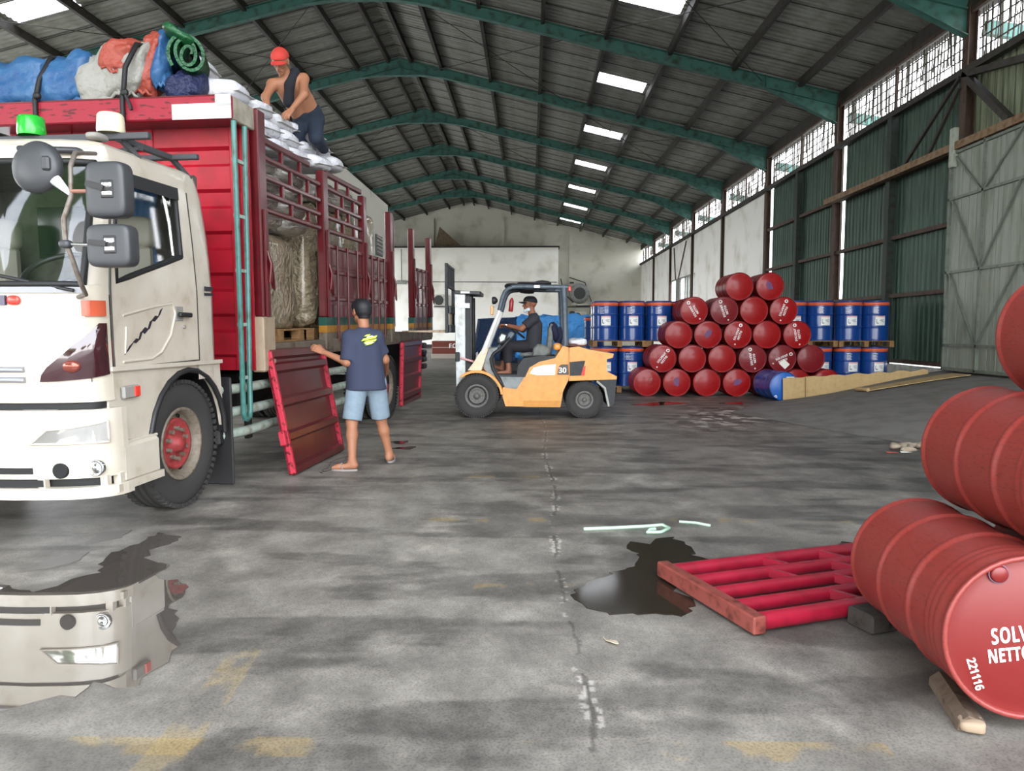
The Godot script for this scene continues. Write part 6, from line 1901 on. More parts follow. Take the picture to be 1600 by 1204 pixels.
# ------------------------------------------------------------------ things at the far end
func build_back_things() -> void:
	var crump: Texture2D = texs["crumple"]
	# a low loader or car under a blue sheet, behind the forklift
	var cv := thing("covered_load", "long load covered by a bright blue tarpaulin behind the forklift", "tarpaulin", Vector3(0.2, 0, -24.0))
	var m := MB.new()
	m.blob(Transform3D(Basis(), Vector3(0.55, 1.1, 0)), Vector3(2.7, 1.5, 1.6), 0.35, 0.35, noise(1.6, 3, 4), 0.22, 48, 24)
	part("blue_sheet", m, mat("cover_blue", Color("#4da2ee"), 0.45, 0.0, null, 0.25, crump, 10.0), cv)
	part("dark_end", MB.new().prism([Vector2(-2.05, 0.45), Vector2(-1.85, 1.75), Vector2(-0.6, 1.8), Vector2(-0.6, 0.35)], -0.8, 0.75, Transform3D(), 0.08), mat("cover_navy", Color("#223a5e"), 0.5, 0.0, null, 1.0, crump, 4.0), cv)
	part("base", MB.new().box(Vector3(0.1, 0.28, 0), Vector3(3.8, 0.56, 1.2), 0.05), mat("forklift_dark", Color.BLACK), cv)
	for q in [-1.3, 1.4]:
		part("road_wheel", MB.new().lathe([Vector2(0, -0.7), Vector2(0.34, -0.7), Vector2(0.34, 0.7), Vector2(0, 0.7)], Transform3D(Basis(Vector3.RIGHT, PI / 2), Vector3(q, 0.34, 0)), 24, true), mat("tire_rubber", Color.BLACK), cv)
	part("black_knob", MB.new().blob(Transform3D(Basis(), Vector3(1.15, 1.92, 0.2)), Vector3(0.2, 0.16, 0.2), 0.7, 0.7), mat("black_plastic", Color.BLACK), cv)
	# cartons by the mast
	var bx := thing("carton", "brown carton lettered FO on a low stack by the far wall", "box", Vector3(-4.1, 0, -36.0))
	part("carton_body", MB.new().box(Vector3(0, 0.55, 0), Vector3(1.3, 0.62, 0.8), 0.02), mat("carton_brown", Color("#6d3426"), 0.8), bx)
	var t := part("lettering", text("FO", 0.22, 0.01, true), mat("stencil_white", Color.WHITE), bx)
	t.position = Vector3(0.36, 0.62, 0.405)
	part("tape", MB.new().box(Vector3(0, 0.55, 0.402), Vector3(1.3, 0.03, 0.01)), mat("tape_pale", Color("#b9a79a"), 0.6), bx)
	part("stand", MB.new().box(Vector3(0, 0.12, 0), Vector3(1.35, 0.24, 0.85), 0.02), mat("stand_pale", Color("#a39a90"), 0.8), bx)
	var pl := thing("white_bag", "crumpled white bag on the floor between the mast and the covered load", "bag", Vector3(-1.55, 0, -21.0))
	part("bag_body", MB.new().blob(Transform3D(Basis(), Vector3(0, 0.3, 0)), Vector3(0.55, 0.6, 0.4), 0.6, 0.6, noise(4.0, 2, 3), 0.14), mat("sack_white", Color.WHITE), pl)
	part("bag_neck", MB.new().tube([Vector3(0, 0.55, 0), Vector3(0.05, 0.66, 0), Vector3(0.0, 0.74, 0)], [0.05, 0.03, 0.08], 8), mat("sack_white", Color.WHITE), pl)
	# fan and air-conditioning units on the back wall
	var metal := mat("unit_pale", Color("#c9c8be"), 0.5, 0.1, texs["grime"], 0.6)
	var dk := mat("unit_dark", Color("#3b3c3c"), 0.6)
	var fn := thing("blower", "round grey blower fan fixed on the back wall", "fan", Vector3(3.75, 4.15, -56.4))
	part("housing", MB.new().lathe([Vector2(0, -0.35), Vector2(0.72, -0.35), Vector2(0.78, -0.1), Vector2(0.72, 0.25), Vector2(0.45, 0.3)], Transform3D(Basis(Vector3.RIGHT, PI / 2), Vector3.ZERO), 28), mat("unit_grey", Color("#8d8f8d"), 0.5, 0.3, texs["grime"], 0.6), fn)
	part("intake", MB.new().lathe([Vector2(0.45, 0.2), Vector2(0.45, 0.31), Vector2(0.38, 0.31), Vector2(0, 0.22)], Transform3D(Basis(Vector3.RIGHT, PI / 2), Vector3.ZERO), 24), dk, fn)
	part("bracket", MB.new().box(Vector3(0, -0.85, 0), Vector3(1.4, 0.08, 0.5)).box(Vector3(0, -0.6, -0.2), Vector3(0.9, 0.5, 0.06)), metal, fn)
	part("wall_arm", MB.new().box(Vector3(-0.5, -0.2, -0.48), Vector3(0.1, 0.1, 0.36)), dk, fn)
	for q in [[Vector3(3.68, 2.35, -56.82), Vector3(1.35, 0.95, 0.5), "air conditioner unit with round grille below the blower fan"], [Vector3(-6.7, 3.6, -55.15), Vector3(0.95, 0.85, 0.4), "air conditioner unit on the white partition left of the mast"]]:
		var ac := thing("air_conditioner", q[2], "air conditioner", q[0])
		part("casing", MB.new().box(Vector3.ZERO, q[1], 0.04), metal, ac)
		part("fan_grille", MB.new().lathe([Vector2(0.36, q[1].z / 2), Vector2(0.36, q[1].z / 2 + 0.03), Vector2(0.3, q[1].z / 2 + 0.03), Vector2(0.0, q[1].z / 2 + 0.01)], Transform3D(Basis(Vector3.RIGHT, PI / 2), Vector3(-0.1, 0, 0)), 24), dk, ac)
		part("bracket", MB.new().box(Vector3(0, -q[1].y / 2 - 0.05, -0.05), Vector3(q[1].x, 0.06, 0.5)), dk, ac)
	var cb := thing("cable", "dark cables looping along the back wall to the blower fan", "cable")
	for c in [[Vector3(2.35, 5.3, -56.95), Vector3(2.6, 4.2, -56.95), Vector3(3.6, 3.2, -56.9), Vector3(5.0, 3.25, -56.95), Vector3(6.2, 2.9, -56.95)], [Vector3(2.4, 3.15, -56.95), Vector3(5.5, 3.15, -56.95)], [Vector3(3.0, 5.4, -56.9), Vector3(4.2, 5.0, -56.9), Vector3(4.7, 3.6, -56.9), Vector3(4.6, 2.6, -56.85)]]:
		part("wire", MB.new().tube(c, 0.045, 6), dk, cb)
	part("clip", MB.new().box(Vector3(3.2, 5.0, -57.0), Vector3(0.3, 0.1, 0.14)), dk, cb)
	var lp := thing("conduit_drop", "thin white conduit drop with a small box on the partition", "conduit", Vector3(-9.6, 0, -55.27))
	part("drop", MB.new().tube([Vector3(0, 7.4, 0), Vector3(0, 5.1, 0)], 0.03, 6), dk, lp)
	part("box", MB.new().box(Vector3(0, 4.95, 0.05), Vector3(0.7, 0.3, 0.15), 0.02), mat("unit_grey", Color.GRAY), lp)
	var bd := thing("roof_sheet_scrap", "triangular brown sheet scrap lying on top of the white partition", "sheet", Vector3(-6.2, 7.62, -55.9))
	part("scrap", MB.new().prism([Vector2(-1.0, 0), Vector2(1.1, 0), Vector2(-0.6, 1.5)], -0.03, 0.03), mat("scrap_brown", Color("#6b5d49"), 0.8, 0.0, texs["rust"], 0.6), bd)
	part("batten", MB.new().box(Vector3(0.2, 0.05, -0.1), Vector3(2.4, 0.1, 0.12)), mat("dark_steel", Color.BLACK), bd)

# ------------------------------------------------------------------ people: smooth-joined tapered capsules, meshed as surface nets
func flesh(m: MB, bones: Array, cell: float, k: float, cuts: Array = []) -> void:
	# a bone: [a, b, radius at a, radius at b, flat end?]; a cut: [point, normal] takes away what lies beyond the plane
	var lo := Vector3(1e9, 1e9, 1e9)
	var hi := -lo
	for b in bones:
		var r: float = maxf(b[2], b[3]) + k * 0.5 + cell * 2
		lo = lo.min(b[0] - Vector3.ONE * r).min(b[1] - Vector3.ONE * r)
		hi = hi.max(b[0] + Vector3.ONE * r).max(b[1] + Vector3.ONE * r)
	var nx := int((hi.x - lo.x) / cell) + 2
	var ny := int((hi.y - lo.y) / cell) + 2
	var nz := int((hi.z - lo.z) / cell) + 2
	var F := PackedFloat32Array()
	F.resize(nx * ny * nz)
	F.fill(1.0)
	for b in bones:
		var a: Vector3 = b[0]
		var e: Vector3 = b[1]
		var ra: float = b[2]
		var rb: float = b[3]
		var ab := e - a
		var l2 := maxf(ab.length_squared(), 1e-9)
		var dir := ab / sqrt(l2)
		var flat: bool = b.size() > 4 and b[4]
		var r := maxf(ra, rb) + k + cell * 2
		var i0 := Vector3i(((a.min(e) - Vector3.ONE * r - lo) / cell).clamp(Vector3.ZERO, Vector3(nx - 1, ny - 1, nz - 1)))
		var i1 := Vector3i(((a.max(e) + Vector3.ONE * r - lo) / cell).clamp(Vector3.ZERO, Vector3(nx - 1, ny - 1, nz - 1)))
		for z in range(i0.z, i1.z + 1):
			for y in range(i0.y, i1.y + 1):
				var q := (z * ny + y) * nx
				for x in range(i0.x, i1.x + 1):
					var p := lo + Vector3(x, y, z) * cell
					var t := clampf((p - a).dot(ab) / l2, 0.0, 1.0)
					var d := p.distance_to(a + ab * t) - (ra + (rb - ra) * t)
					if flat: d = maxf(d, (p - e).dot(dir))
					var f := F[q + x]
					var h := maxf(k - absf(f - d), 0.0) / k
					F[q + x] = minf(f, d) - h * h * k * 0.25
	if cuts:
		for z in nz:
			for y in ny:
				for x in nx:
					var p := lo + Vector3(x, y, z) * cell
					var q := (z * ny + y) * nx + x
					for c in cuts: F[q] = maxf(F[q], (p - c[0]).dot(c[1]))
	var V := {}
	var off := [0, 1, nx, nx + 1, nx * ny, nx * ny + 1, nx * ny + nx, nx * ny + nx + 1]
	var cor := [Vector3(0, 0, 0), Vector3(1, 0, 0), Vector3(0, 1, 0), Vector3(1, 1, 0), Vector3(0, 0, 1), Vector3(1, 0, 1), Vector3(0, 1, 1), Vector3(1, 1, 1)]
	var edges := [[0, 1], [2, 3], [4, 5], [6, 7], [0, 2], [1, 3], [4, 6], [5, 7], [0, 4], [1, 5], [2, 6], [3, 7]]
	var reach := cell * 2.2
	for z in nz - 1:
		for y in ny - 1:
			var q0 := (z * ny + y) * nx
			for x in nx - 1:
				var q := q0 + x
				if absf(F[q]) > reach: continue
				var inside := 0
				for i in 8:
					if F[q + off[i]] < 0: inside += 1
				if inside == 0 or inside == 8: continue
				var s := Vector3.ZERO
				var n := 0
				for e in edges:
					var f0 := F[q + off[e[0]]]
					var f1 := F[q + off[e[1]]]
					if (f0 < 0) != (f1 < 0):
						s += (cor[e[0]] as Vector3).lerp(cor[e[1]], f0 / (f0 - f1))
						n += 1
				V[q] = lo + (Vector3(x, y, z) + s / n) * cell
	var sx := 1
	var sy := nx
	var sz := nx * ny
	for q in V:
		for ax in 3:
			var st: int = [sx, sy, sz][ax]
			var u: int = [sy, sz, sx][ax]
			var w: int = [sz, sx, sy][ax]
			if (F[q] < 0) == (F[q + st] < 0): continue
			if not (V.has(q - u) and V.has(q - w) and V.has(q - u - w)): continue
			var a: Vector3 = V[q - u - w]
			var b: Vector3 = V[q - w]
			var c: Vector3 = V[q]
			var d: Vector3 = V[q - u]
			if F[q] < 0: m.quad(a, b, c, d, 1)
			else: m.quad(d, c, b, a, 1)

func hand(m: MB, wrist: Vector3, dir: Vector3, palm: Vector3, side: float, curl: float, grip := false) -> void:    # dir: towards the fingers; palm: where the palm looks; side: +1 puts the thumb on dir x palm
	dir = dir.normalized()
	palm = (palm - dir * palm.dot(dir)).normalized()
	var across := dir.cross(palm).normalized() * side
	var at := func(v: Vector3) -> Vector3: return wrist + across * v.x + dir * v.y - palm * v.z
	var bones := []
	var xs := [0.030, 0.010, -0.011, -0.030]
	var ls := [0.068, 0.076, 0.070, 0.054]
	for i in 4:
		var k := Vector3(xs[i], 0.085 - absf(xs[i]) * 0.25, 0)
		bones.append([(at as Callable).call(Vector3(xs[i] * 0.5, 0.0, 0)), (at as Callable).call(k), 0.017, 0.0115])
		var p := k
		var ang := curl * 0.5 + i * 0.05
		for s in 3:
			var l: float = ls[i] * [0.45, 0.31, 0.26][s]
			var q := p + Vector3(xs[i] * 0.12, cos(ang), -sin(ang)).normalized() * l
			bones.append([(at as Callable).call(p), (at as Callable).call(q), 0.0095 - s * 0.0008, 0.0088 - s * 0.0009])
			p = q
			ang += curl * (1.0 if not grip else 1.2)
	var tp := [Vector3(0.016, 0.022, 0.0), Vector3(0.043, 0.05, -0.014), Vector3(0.057, 0.078, -0.024), Vector3(0.060, 0.103, -0.034 - 0.01 * curl)]
	for s in 3: bones.append([(at as Callable).call(tp[s]), (at as Callable).call(tp[s + 1]), 0.0135 - s * 0.0018, 0.0118 - s * 0.0018])
	flesh(m, bones, 0.0042, 0.008)

func head(m: MB, xf: Transform3D) -> void:          # origin between the ears, +z the face; chin at -0.115, crown at +0.115
	var b := []
	for q in [
		[Vector3(0, 0.03, -0.035), Vector3(0, 0.035, 0.02), 0.083, 0.078], [Vector3(0, -0.02, 0.03), Vector3(0, -0.07, 0.045), 0.06, 0.042],
		[Vector3(-0.03, -0.06, 0.02), Vector3(0, -0.098, 0.068), 0.032, 0.02], [Vector3(0.03, -0.06, 0.02), Vector3(0, -0.098, 0.068), 0.032, 0.02],
		[Vector3(-0.032, 0.022, 0.078), Vector3(0.032, 0.022, 0.078), 0.016, 0.016], [Vector3(0, 0.012, 0.09), Vector3(0, -0.03, 0.112), 0.009, 0.013],
		[Vector3(-0.012, -0.034, 0.1), Vector3(0.012, -0.034, 0.1), 0.009, 0.009], [Vector3(-0.02, -0.066, 0.086), Vector3(0.02, -0.066, 0.086), 0.011, 0.011],
		[Vector3(-0.042, -0.018, 0.062), Vector3(-0.03, -0.02, 0.07), 0.02, 0.02], [Vector3(0.042, -0.018, 0.062), Vector3(0.03, -0.02, 0.07), 0.02, 0.02],
		[Vector3(-0.082, 0.015, -0.008), Vector3(-0.08, -0.025, 0.0), 0.014, 0.009], [Vector3(0.082, 0.015, -0.008), Vector3(0.08, -0.025, 0.0), 0.014, 0.009],
		[Vector3(0, -0.05, -0.02), Vector3(0, -0.15, -0.035), 0.056, 0.056]]:
		b.append([xf * q[0], xf * q[1], q[2], q[3]])
	flesh(m, b, 0.006, 0.018)

func face_parts(o: Node3D, xf: Transform3D) -> void:
	for s in [-1, 1]:
		part("eye", MB.new().blob(xf * Transform3D(Basis(), Vector3(s * 0.031, 0.004, 0.083)), Vector3(0.026, 0.012, 0.014), 1, 1, null, 0, 10, 6), mat("eye_dark", Color("#1d1614"), 0.3), o)
		part("eyebrow", MB.new().tube([xf * Vector3(s * 0.018, 0.03, 0.092), xf * Vector3(s * 0.045, 0.032, 0.082)], 0.005, 6), mat("hair_black", Color("#16151a"), 0.6), o)
	part("mouth", MB.new().tube([xf * Vector3(-0.02, -0.066, 0.094), xf * Vector3(0, -0.065, 0.098), xf * Vector3(0.02, -0.066, 0.094)], 0.005, 6), mat("lip", Color("#7a4238"), 0.5), o)

func mesh_of(bones: Array, cell: float, k: float, cuts: Array = []) -> MB:
	var m := MB.new()
	flesh(m, bones, cell, k, cuts)
	return m

func moved(bones: Array, by: Vector3) -> Array:
	var r := []
	for b in bones:
		var c: Array = b.duplicate()
		c[0] = b[0] - by
		c[1] = b[1] - by
		r.append(c)
	return r

func looking(at: Vector3, face: Vector3, up := Vector3.UP) -> Transform3D:
	var z := face.normalized()
	var x := up.cross(z).normalized()
	return Transform3D(Basis(x, z.cross(x), z), at)

func build_people() -> void:
	var skin := mat("skin_tan", Color("#9c694d"), 0.6)
	var skin2 := mat("skin_brown", Color("#8a5841"), 0.6)
	var hair := mat("hair_black", Color("#16151a"), 0.6)

	# ---- the man standing by the truck, seen from behind, one hand out to the leaning panel
	var B := Vector3(-1.65, 0, -7.45)
	var p := thing("person", "man in dark blue t-shirt and pale denim shorts standing by the leaning panel", "person", B)
	var hipL := Vector3(-1.745, 0.88, -7.42); var hipR := Vector3(-1.585, 0.88, -7.50)
	var knL := Vector3(-1.80, 0.48, -7.36); var knR := Vector3(-1.555, 0.48, -7.60)
	var anL := Vector3(-1.775, 0.095, -7.24); var anR := Vector3(-1.49, 0.095, -7.69)
	var shL := Vector3(-1.815, 1.325, -7.38); var shR := Vector3(-1.575, 1.325, -7.51)
	var elL := Vector3(-1.835, 1.075, -7.34); var wrL := Vector3(-2.09, 1.175, -7.41)
	var elR := Vector3(-1.50, 1.09, -7.58); var wrR := Vector3(-1.53, 0.96, -7.80)
	var bm := MB.new()
	var bones := [
		[Vector3(-1.72, 0.92, -7.43), Vector3(-1.73, 1.22, -7.42), 0.096, 0.096], [Vector3(-1.61, 0.92, -7.49), Vector3(-1.635, 1.22, -7.47), 0.096, 0.096],
		[shL, shR, 0.06, 0.06], [Vector3(-1.68, 1.33, -7.45), Vector3(-1.695, 1.46, -7.46), 0.065, 0.052],
		[hipL, knL, 0.085, 0.056], [knL, knL.lerp(anL, 0.35), 0.055, 0.055], [knL.lerp(anL, 0.35), anL, 0.055, 0.036],
		[hipR, knR, 0.085, 0.056], [knR, knR.lerp(anR, 0.35), 0.055, 0.055], [knR.lerp(anR, 0.35), anR, 0.055, 0.036],
		[anL, Vector3(-1.755, 0.06, -7.21), 0.036, 0.034], [Vector3(-1.745, 0.052, -7.22), Vector3(-1.90, 0.042, -7.20), 0.034, 0.026], [Vector3(-1.90, 0.042, -7.20), Vector3(-1.955, 0.036, -7.19), 0.026, 0.018],
		[anR, Vector3(-1.49, 0.06, -7.68), 0.036, 0.034], [Vector3(-1.49, 0.052, -7.66), Vector3(-1.475, 0.042, -7.81), 0.034, 0.026], [Vector3(-1.475, 0.042, -7.81), Vector3(-1.47, 0.036, -7.87), 0.026, 0.018],
		[shL, elL, 0.05, 0.042], [elL, wrL, 0.042, 0.027], [shR, elR, 0.05, 0.042], [elR, wrR, 0.042, 0.027],
	]
	flesh(bm, moved(bones, B), 0.012, 0.03)
	hand(bm, wrL - B, Vector3(-0.9, 0.42, -0.1), Vector3(-0.1, -0.5, -0.8), -1.0, 0.22)
	hand(bm, wrR - B, Vector3(-0.25, -0.35, -0.9), Vector3(-0.9, 0, 0.2), 1.0, 0.5)
	var hx := looking(Vector3(-1.715, 1.585, -7.475) - B, Vector3(-0.72, -0.05, -0.68))
	head(bm, hx)
	part("body", bm, skin, p)
	face_parts(p, hx)
	var hb := []
	for q in [[Vector3(0, 0.035, -0.04), Vector3(0, 0.045, 0.02), 0.095, 0.088], [Vector3(0, -0.02, -0.05), Vector3(0, -0.06, -0.05), 0.075, 0.06]]: hb.append([hx * q[0], hx * q[1], q[2], q[3]])
	part("hair", mesh_of(hb, 0.007, 0.02, [[hx * Vector3(0, 0.055, 0.06), hx.basis * Vector3(0, -0.55, 0.83)], [hx * Vector3(0, -0.075, 0), hx.basis * Vector3(0, -1, 0)]]), hair, p)
	var shirt := mat("shirt_slate", Color("#30354a"), 0.85)
	var sb := [
		[Vector3(-1.73, 1.23, -7.42), Vector3(-1.725, 0.72, -7.43), 0.114, 0.152], [Vector3(-1.635, 1.23, -7.47), Vector3(-1.61, 0.72, -7.49), 0.114, 0.152],
		[shL, shR, 0.074, 0.074], [Vector3(-1.68, 1.32, -7.45), Vector3(-1.692, 1.425, -7.458), 0.085, 0.066, true],
		[shL, shL.lerp(elL, 0.92), 0.066, 0.074, true], [shR, shR.lerp(elR, 0.75), 0.064, 0.072, true]]
	var so := part("t_shirt", mesh_of(moved(sb, B), 0.011, 0.045, [[Vector3(0, 0.79, 0), Vector3(0, -1, 0)]]), shirt, p)
	# the splash print on the back
	var pr := MB.new()
	var pr2 := MB.new()
	var px := Transform3D(Basis(Vector3.UP, 0.42), Vector3(0.045, 1.30, 0.118))
	for q in [[-0.02, 0.045, 0.07, 0.016, 0.12], [0.0, 0.015, 0.17, 0.022, 0.22], [0.01, -0.012, 0.14, 0.02, 0.16], [0.0, -0.04, 0.09, 0.014, 0.25]]:
		var xq := px * Transform3D(Basis(Vector3(0, 0, 1), q[4]), Vector3(q[0], q[1], 0))
		pr.prism([Vector2(-q[2] / 2, -q[3] / 2), Vector2(q[2] / 2 - 0.02, -q[3] / 2), Vector2(q[2] / 2, q[3] / 2), Vector2(-q[2] / 2 + 0.03, q[3] / 2)], -0.02, 0.004, xq)
	for q in [[0.01, 0.03, 0.09, 0.02], [0.0, -0.028, 0.1, 0.016]]:
		pr2.prism([Vector2(-q[2] / 2, -q[3] / 2), Vector2(q[2] / 2, -q[3] / 2), Vector2(q[2] / 2 - 0.02, q[3] / 2), Vector2(-q[2] / 2 + 0.02, q[3] / 2)], -0.02, 0.003, px * Transform3D(Basis(Vector3(0, 0, 1), 0.15), Vector3(q[0], q[1], 0)))
	part("print", pr, mat("print_lime", Color("#c3d94a"), 0.7), so)
	part("print", pr2, mat("print_mint", Color("#cfe9d8"), 0.7), so)
	var shorts := mat("shorts_denim", Color("#8091a0"), 0.85, 0.0, texs["dust"], 2.0)
	var cb := [
		[Vector3(-1.715, 0.89, -7.43), Vector3(-1.735, 0.84, -7.43), 0.108, 0.112], [Vector3(-1.61, 0.89, -7.49), Vector3(-1.59, 0.84, -7.5), 0.108, 0.112],
		[hipL, hipL.lerp(knL, 0.97), 0.108, 0.098, true], [hipR, hipR.lerp(knR, 0.97), 0.108, 0.098, true]]
	part("shorts", mesh_of(moved(cb, B), 0.011, 0.035), shorts, p)
	for q in [[Vector3(-1.845, 0.012, -7.205), -0.1 + PI / 2], [Vector3(-1.48, 0.012, -7.765), PI + 0.06]]:
		var sl := MB.new()
		var sp := []
		for i in 16:
			var a := TAU * i / 16
			sp.append(Vector2(sin(a) * (0.045 + 0.008 * cos(a)), cos(a) * 0.135))
		sl.prism(sp, 0.0, 0.018, Transform3D(Basis(Vector3(1, 0, 0), Vector3(0, 0, -1), Vector3(0, 1, 0)), Vector3(0, -0.01, 0)))
		sl.tube([Vector3(-0.04, 0.005, 0.0), Vector3(-0.02, 0.06, -0.03), Vector3(0, 0.045, -0.085), Vector3(0.02, 0.06, -0.03), Vector3(0.04, 0.005, 0.0)], 0.006, 6)
		var fo := part("flip_flop", sl, mat("sandal_grey", Color("#8b8480"), 0.8), p)
		fo.transform = Transform3D(Basis(Vector3.UP, q[1]), q[0] - B)

	# ---- the man bending over the sacks on top of the truck
	var B2 := Vector3(-2.6, 3.45, -8.5)
	var p2 := thing("person", "shirtless man in a red cap bending over the white sacks on top of the truck", "person", B2)
	p2.position.x += 0.1
	var s2R := Vector3(-2.915, 4.07, -8.2); var s2L := Vector3(-2.605, 4.16, -8.3)
	var e2R := Vector3(-2.955, 3.90, -8.08); var w2R := Vector3(-2.90, 3.74, -7.98)
	var e2L := Vector3(-2.55, 3.94, -8.13); var w2L := Vector3(-2.655, 3.75, -8.02)
	var pv := Vector3(-2.65, 3.83, -8.62)
	var b2 := [
		[Vector3(-2.72, 3.84, -8.56), Vector3(-2.81, 4.06, -8.30), 0.1, 0.105], [Vector3(-2.60, 3.87, -8.58), Vector3(-2.69, 4.10, -8.33), 0.1, 0.105],
		[s2R, s2L, 0.062, 0.062], [Vector3(-2.755, 4.14, -8.27), Vector3(-2.785, 4.22, -8.2), 0.065, 0.055],
		[s2R, e2R, 0.054, 0.043], [e2R, w2R, 0.043, 0.028], [s2L, e2L, 0.054, 0.043], [e2L, w2L, 0.043, 0.028],
		[Vector3(-2.72, 3.80, -8.62), Vector3(-2.76, 3.58, -8.50), 0.08, 0.06], [Vector3(-2.58, 3.81, -8.62), Vector3(-2.54, 3.58, -8.52), 0.08, 0.06],
		[Vector3(-2.76, 3.58, -8.50), Vector3(-2.74, 3.53, -8.82), 0.055, 0.04], [Vector3(-2.54, 3.58, -8.52), Vector3(-2.54, 3.53, -8.84), 0.055, 0.04]]
	var bm2 := MB.new()
	flesh(bm2, moved(b2, B2), 0.012, 0.03)
	hand(bm2, w2R - B2, Vector3(0.15, -0.6, 0.5), Vector3(0.2, -0.6, -0.6), 1.0, 0.45)
	hand(bm2, w2L - B2, Vector3(-0.3, -0.6, 0.5), Vector3(-0.2, -0.6, -0.6), -1.0, 0.45)
	var h2 := looking(Vector3(-2.80, 4.285, -8.13) - B2, Vector3(0.02, -0.62, 0.78))
	head(bm2, h2)
	part("body", bm2, skin, p2)
	face_parts(p2, h2)
	cap_on(p2, h2, mat("cap_red", Color("#b9382f"), 0.8))
	var jean := [
		[Vector3(-2.71, 3.85, -8.56), pv + Vector3(-0.06, -0.02, 0), 0.115, 0.12], [Vector3(-2.60, 3.88, -8.57), pv + Vector3(0.06, -0.02, 0), 0.115, 0.12],
		[Vector3(-2.72, 3.80, -8.62), Vector3(-2.76, 3.58, -8.50), 0.1, 0.08], [Vector3(-2.58, 3.81, -8.62), Vector3(-2.54, 3.58, -8.52), 0.1, 0.08],
		[Vector3(-2.76, 3.58, -8.50), Vector3(-2.74, 3.53, -8.8), 0.075, 0.06], [Vector3(-2.54, 3.58, -8.52), Vector3(-2.54, 3.53, -8.82), 0.075, 0.06]]
	part("jeans", mesh_of(moved(jean, B2), 0.012, 0.03), mat("jeans_navy", Color("#1a2535"), 0.85), p2)
	var cloth := [
		[Vector3(-2.70, 4.19, -8.36), Vector3(-2.68, 4.215, -8.24), 0.05, 0.045], [Vector3(-2.68, 4.215, -8.24), Vector3(-2.725, 4.06, -8.185), 0.045, 0.05],
		[Vector3(-2.725, 4.06, -8.185), Vector3(-2.755, 3.89, -8.23), 0.05, 0.06], [Vector3(-2.66, 4.19, -8.38), Vector3(-2.62, 4.06, -8.5), 0.05, 0.05]]
	part("shoulder_cloth", mesh_of(moved(cloth, B2), 0.01, 0.03), mat("cloth_black", Color("#191a22"), 0.9), p2)

	# ---- the forklift driver
	var B3 := Vector3(0.04, 0.66, -12.18)
	var p3 := thing("person", "forklift driver in black t-shirt and cap sitting with a white mask under his chin", "person", B3)
	var shN := Vector3(0.07, 1.585, -11.99); var shF := Vector3(0.06, 1.585, -12.37)
	var elN := Vector3(-0.14, 1.42, -11.93); var wrN := Vector3(-0.385, 1.475, -12.04)
	var elF := Vector3(-0.12, 1.40, -12.42); var wrF := Vector3(-0.40, 1.46, -12.30)
	var kN := Vector3(-0.375, 1.13, -12.02); var kF := Vector3(-0.385, 1.13, -12.32)
	var aN := Vector3(-0.345, 0.76, -12.0); var aF := Vector3(-0.46, 0.79, -12.30)
	var b3 := [
		[Vector3(0.06, 1.12, -12.1), Vector3(0.08, 1.48, -12.1), 0.105, 0.105], [Vector3(0.06, 1.12, -12.25), Vector3(0.08, 1.48, -12.25), 0.105, 0.105],
		[shN, shF, 0.062, 0.062], [Vector3(0.065, 1.58, -12.18), Vector3(0.03, 1.70, -12.18), 0.065, 0.054],
		[shN, elN, 0.052, 0.043], [elN, wrN, 0.043, 0.028], [shF, elF, 0.052, 0.043], [elF, wrF, 0.043, 0.028],
		[Vector3(0.03, 1.12, -12.08), kN, 0.088, 0.06], [kN, aN, 0.058, 0.04], [Vector3(0.03, 1.12, -12.28), kF, 0.088, 0.06], [kF, aF, 0.058, 0.04],
		[aN, Vector3(-0.35, 0.72, -12.0), 0.042, 0.04], [Vector3(-0.34, 0.705, -12.0), Vector3(-0.52, 0.70, -11.98), 0.04, 0.028],
		[aF, Vector3(-0.47, 0.76, -12.3), 0.042, 0.04], [Vector3(-0.46, 0.745, -12.3), Vector3(-0.62, 0.80, -12.3), 0.04, 0.028]]
	var bm3 := MB.new()
	flesh(bm3, moved(b3, B3), 0.012, 0.03)
	hand(bm3, wrN - B3, Vector3(-0.9, 0.1, -0.2), Vector3(-0.1, -1, 0), -1.0, 0.75, true)
	hand(bm3, wrF - B3, Vector3(-0.9, 0.1, 0.2), Vector3(-0.1, -1, 0), 1.0, 0.75, true)
	var h3 := looking(Vector3(-0.005, 1.815, -12.18) - B3, Vector3(-0.97, 0.02, 0.22))
	head(bm3, h3)
	part("body", bm3, skin2, p3)
	face_parts(p3, h3)
	cap_on(p3, h3, mat("cap_black", Color("#1c1b20"), 0.8))
	var mk := []
	for q in [[Vector3(-0.05, -0.085, 0.03), Vector3(0, -0.105, 0.07), 0.03, 0.028], [Vector3(0.05, -0.085, 0.03), Vector3(0, -0.105, 0.07), 0.03, 0.028]]: mk.append([h3 * q[0], h3 * q[1], q[2], q[3]])
	part("face_mask", mesh_of(mk, 0.007, 0.02), mat("mask_pale", Color("#d5e1e6"), 0.8), p3)
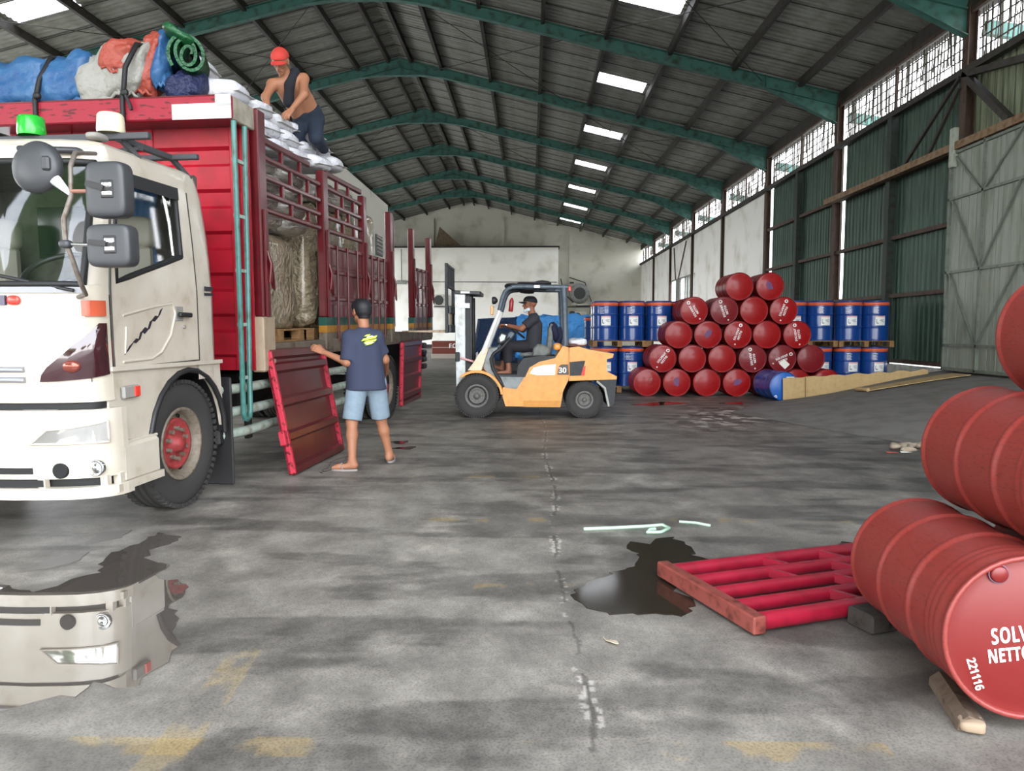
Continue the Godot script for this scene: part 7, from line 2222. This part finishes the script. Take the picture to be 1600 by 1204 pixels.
	var sh3 := [
		[Vector3(0.08, 1.47, -12.1), Vector3(0.055, 1.08, -12.08), 0.125, 0.13, true], [Vector3(0.08, 1.47, -12.25), Vector3(0.055, 1.08, -12.28), 0.125, 0.13, true],
		[shN, shF, 0.076, 0.076], [Vector3(0.065, 1.56, -12.18), Vector3(0.045, 1.665, -12.18), 0.085, 0.068, true],
		[shN, shN.lerp(elN, 0.75), 0.074, 0.076, true], [shF, shF.lerp(elF, 0.75), 0.074, 0.076, true]]
	part("t_shirt", mesh_of(moved(sh3, B3), 0.011, 0.045), mat("shirt_black", Color("#2c2c31"), 0.85), p3)
	var tr3 := [
		[Vector3(0.05, 1.13, -12.1), Vector3(0.05, 1.13, -12.26), 0.125, 0.125], [Vector3(0.03, 1.13, -12.08), kN, 0.108, 0.085], [Vector3(0.03, 1.13, -12.28), kF, 0.108, 0.085],
		[kN, kN.lerp(aN, 0.72), 0.085, 0.075, true], [kF, kF.lerp(aF, 0.72), 0.085, 0.075, true]]
	part("trousers", mesh_of(moved(tr3, B3), 0.012, 0.035), mat("trousers_black", Color("#211e24"), 0.85), p3)
	part("wristwatch", MB.new().tube([wrN - B3 + Vector3(0.02, 0, 0), wrN - B3 + Vector3(-0.012, 0.005, 0)], 0.034, 12), mat("chrome", Color.WHITE), p3)

func cap_on(o: Node3D, h: Transform3D, m: Material) -> void:
	var cb := []
	for q in [[Vector3(0, 0.045, -0.035), Vector3(0, 0.05, 0.022), 0.094, 0.088]]: cb.append([h * q[0], h * q[1], q[2], q[3]])
	var c := part("cap", mesh_of(cb, 0.007, 0.02, [[h * Vector3(0, 0.038, 0), h.basis * Vector3(0, -1, 0.12)]]), m, o)
	var pr := []
	for j in 5:
		var r := []
		for i in 9:
			var x := lerpf(-0.082, 0.082, i / 8.0)
			var z0 := 0.035 + 0.07 * sqrt(maxf(0.0, 1.0 - pow(x / 0.09, 2)))
			var z := z0 + 0.085 * (j / 4.0) * sqrt(maxf(0.05, 1.0 - pow(x / 0.088, 2)))
			r.append(h * Vector3(x, 0.046 - 0.01 * (j / 4.0) - 3.0 * x * x, z))
		r.reverse()
		pr.append(r)
	part("peak", MB.new().sheet(pr, h.basis * Vector3(0, -0.006, 0)), m, c)
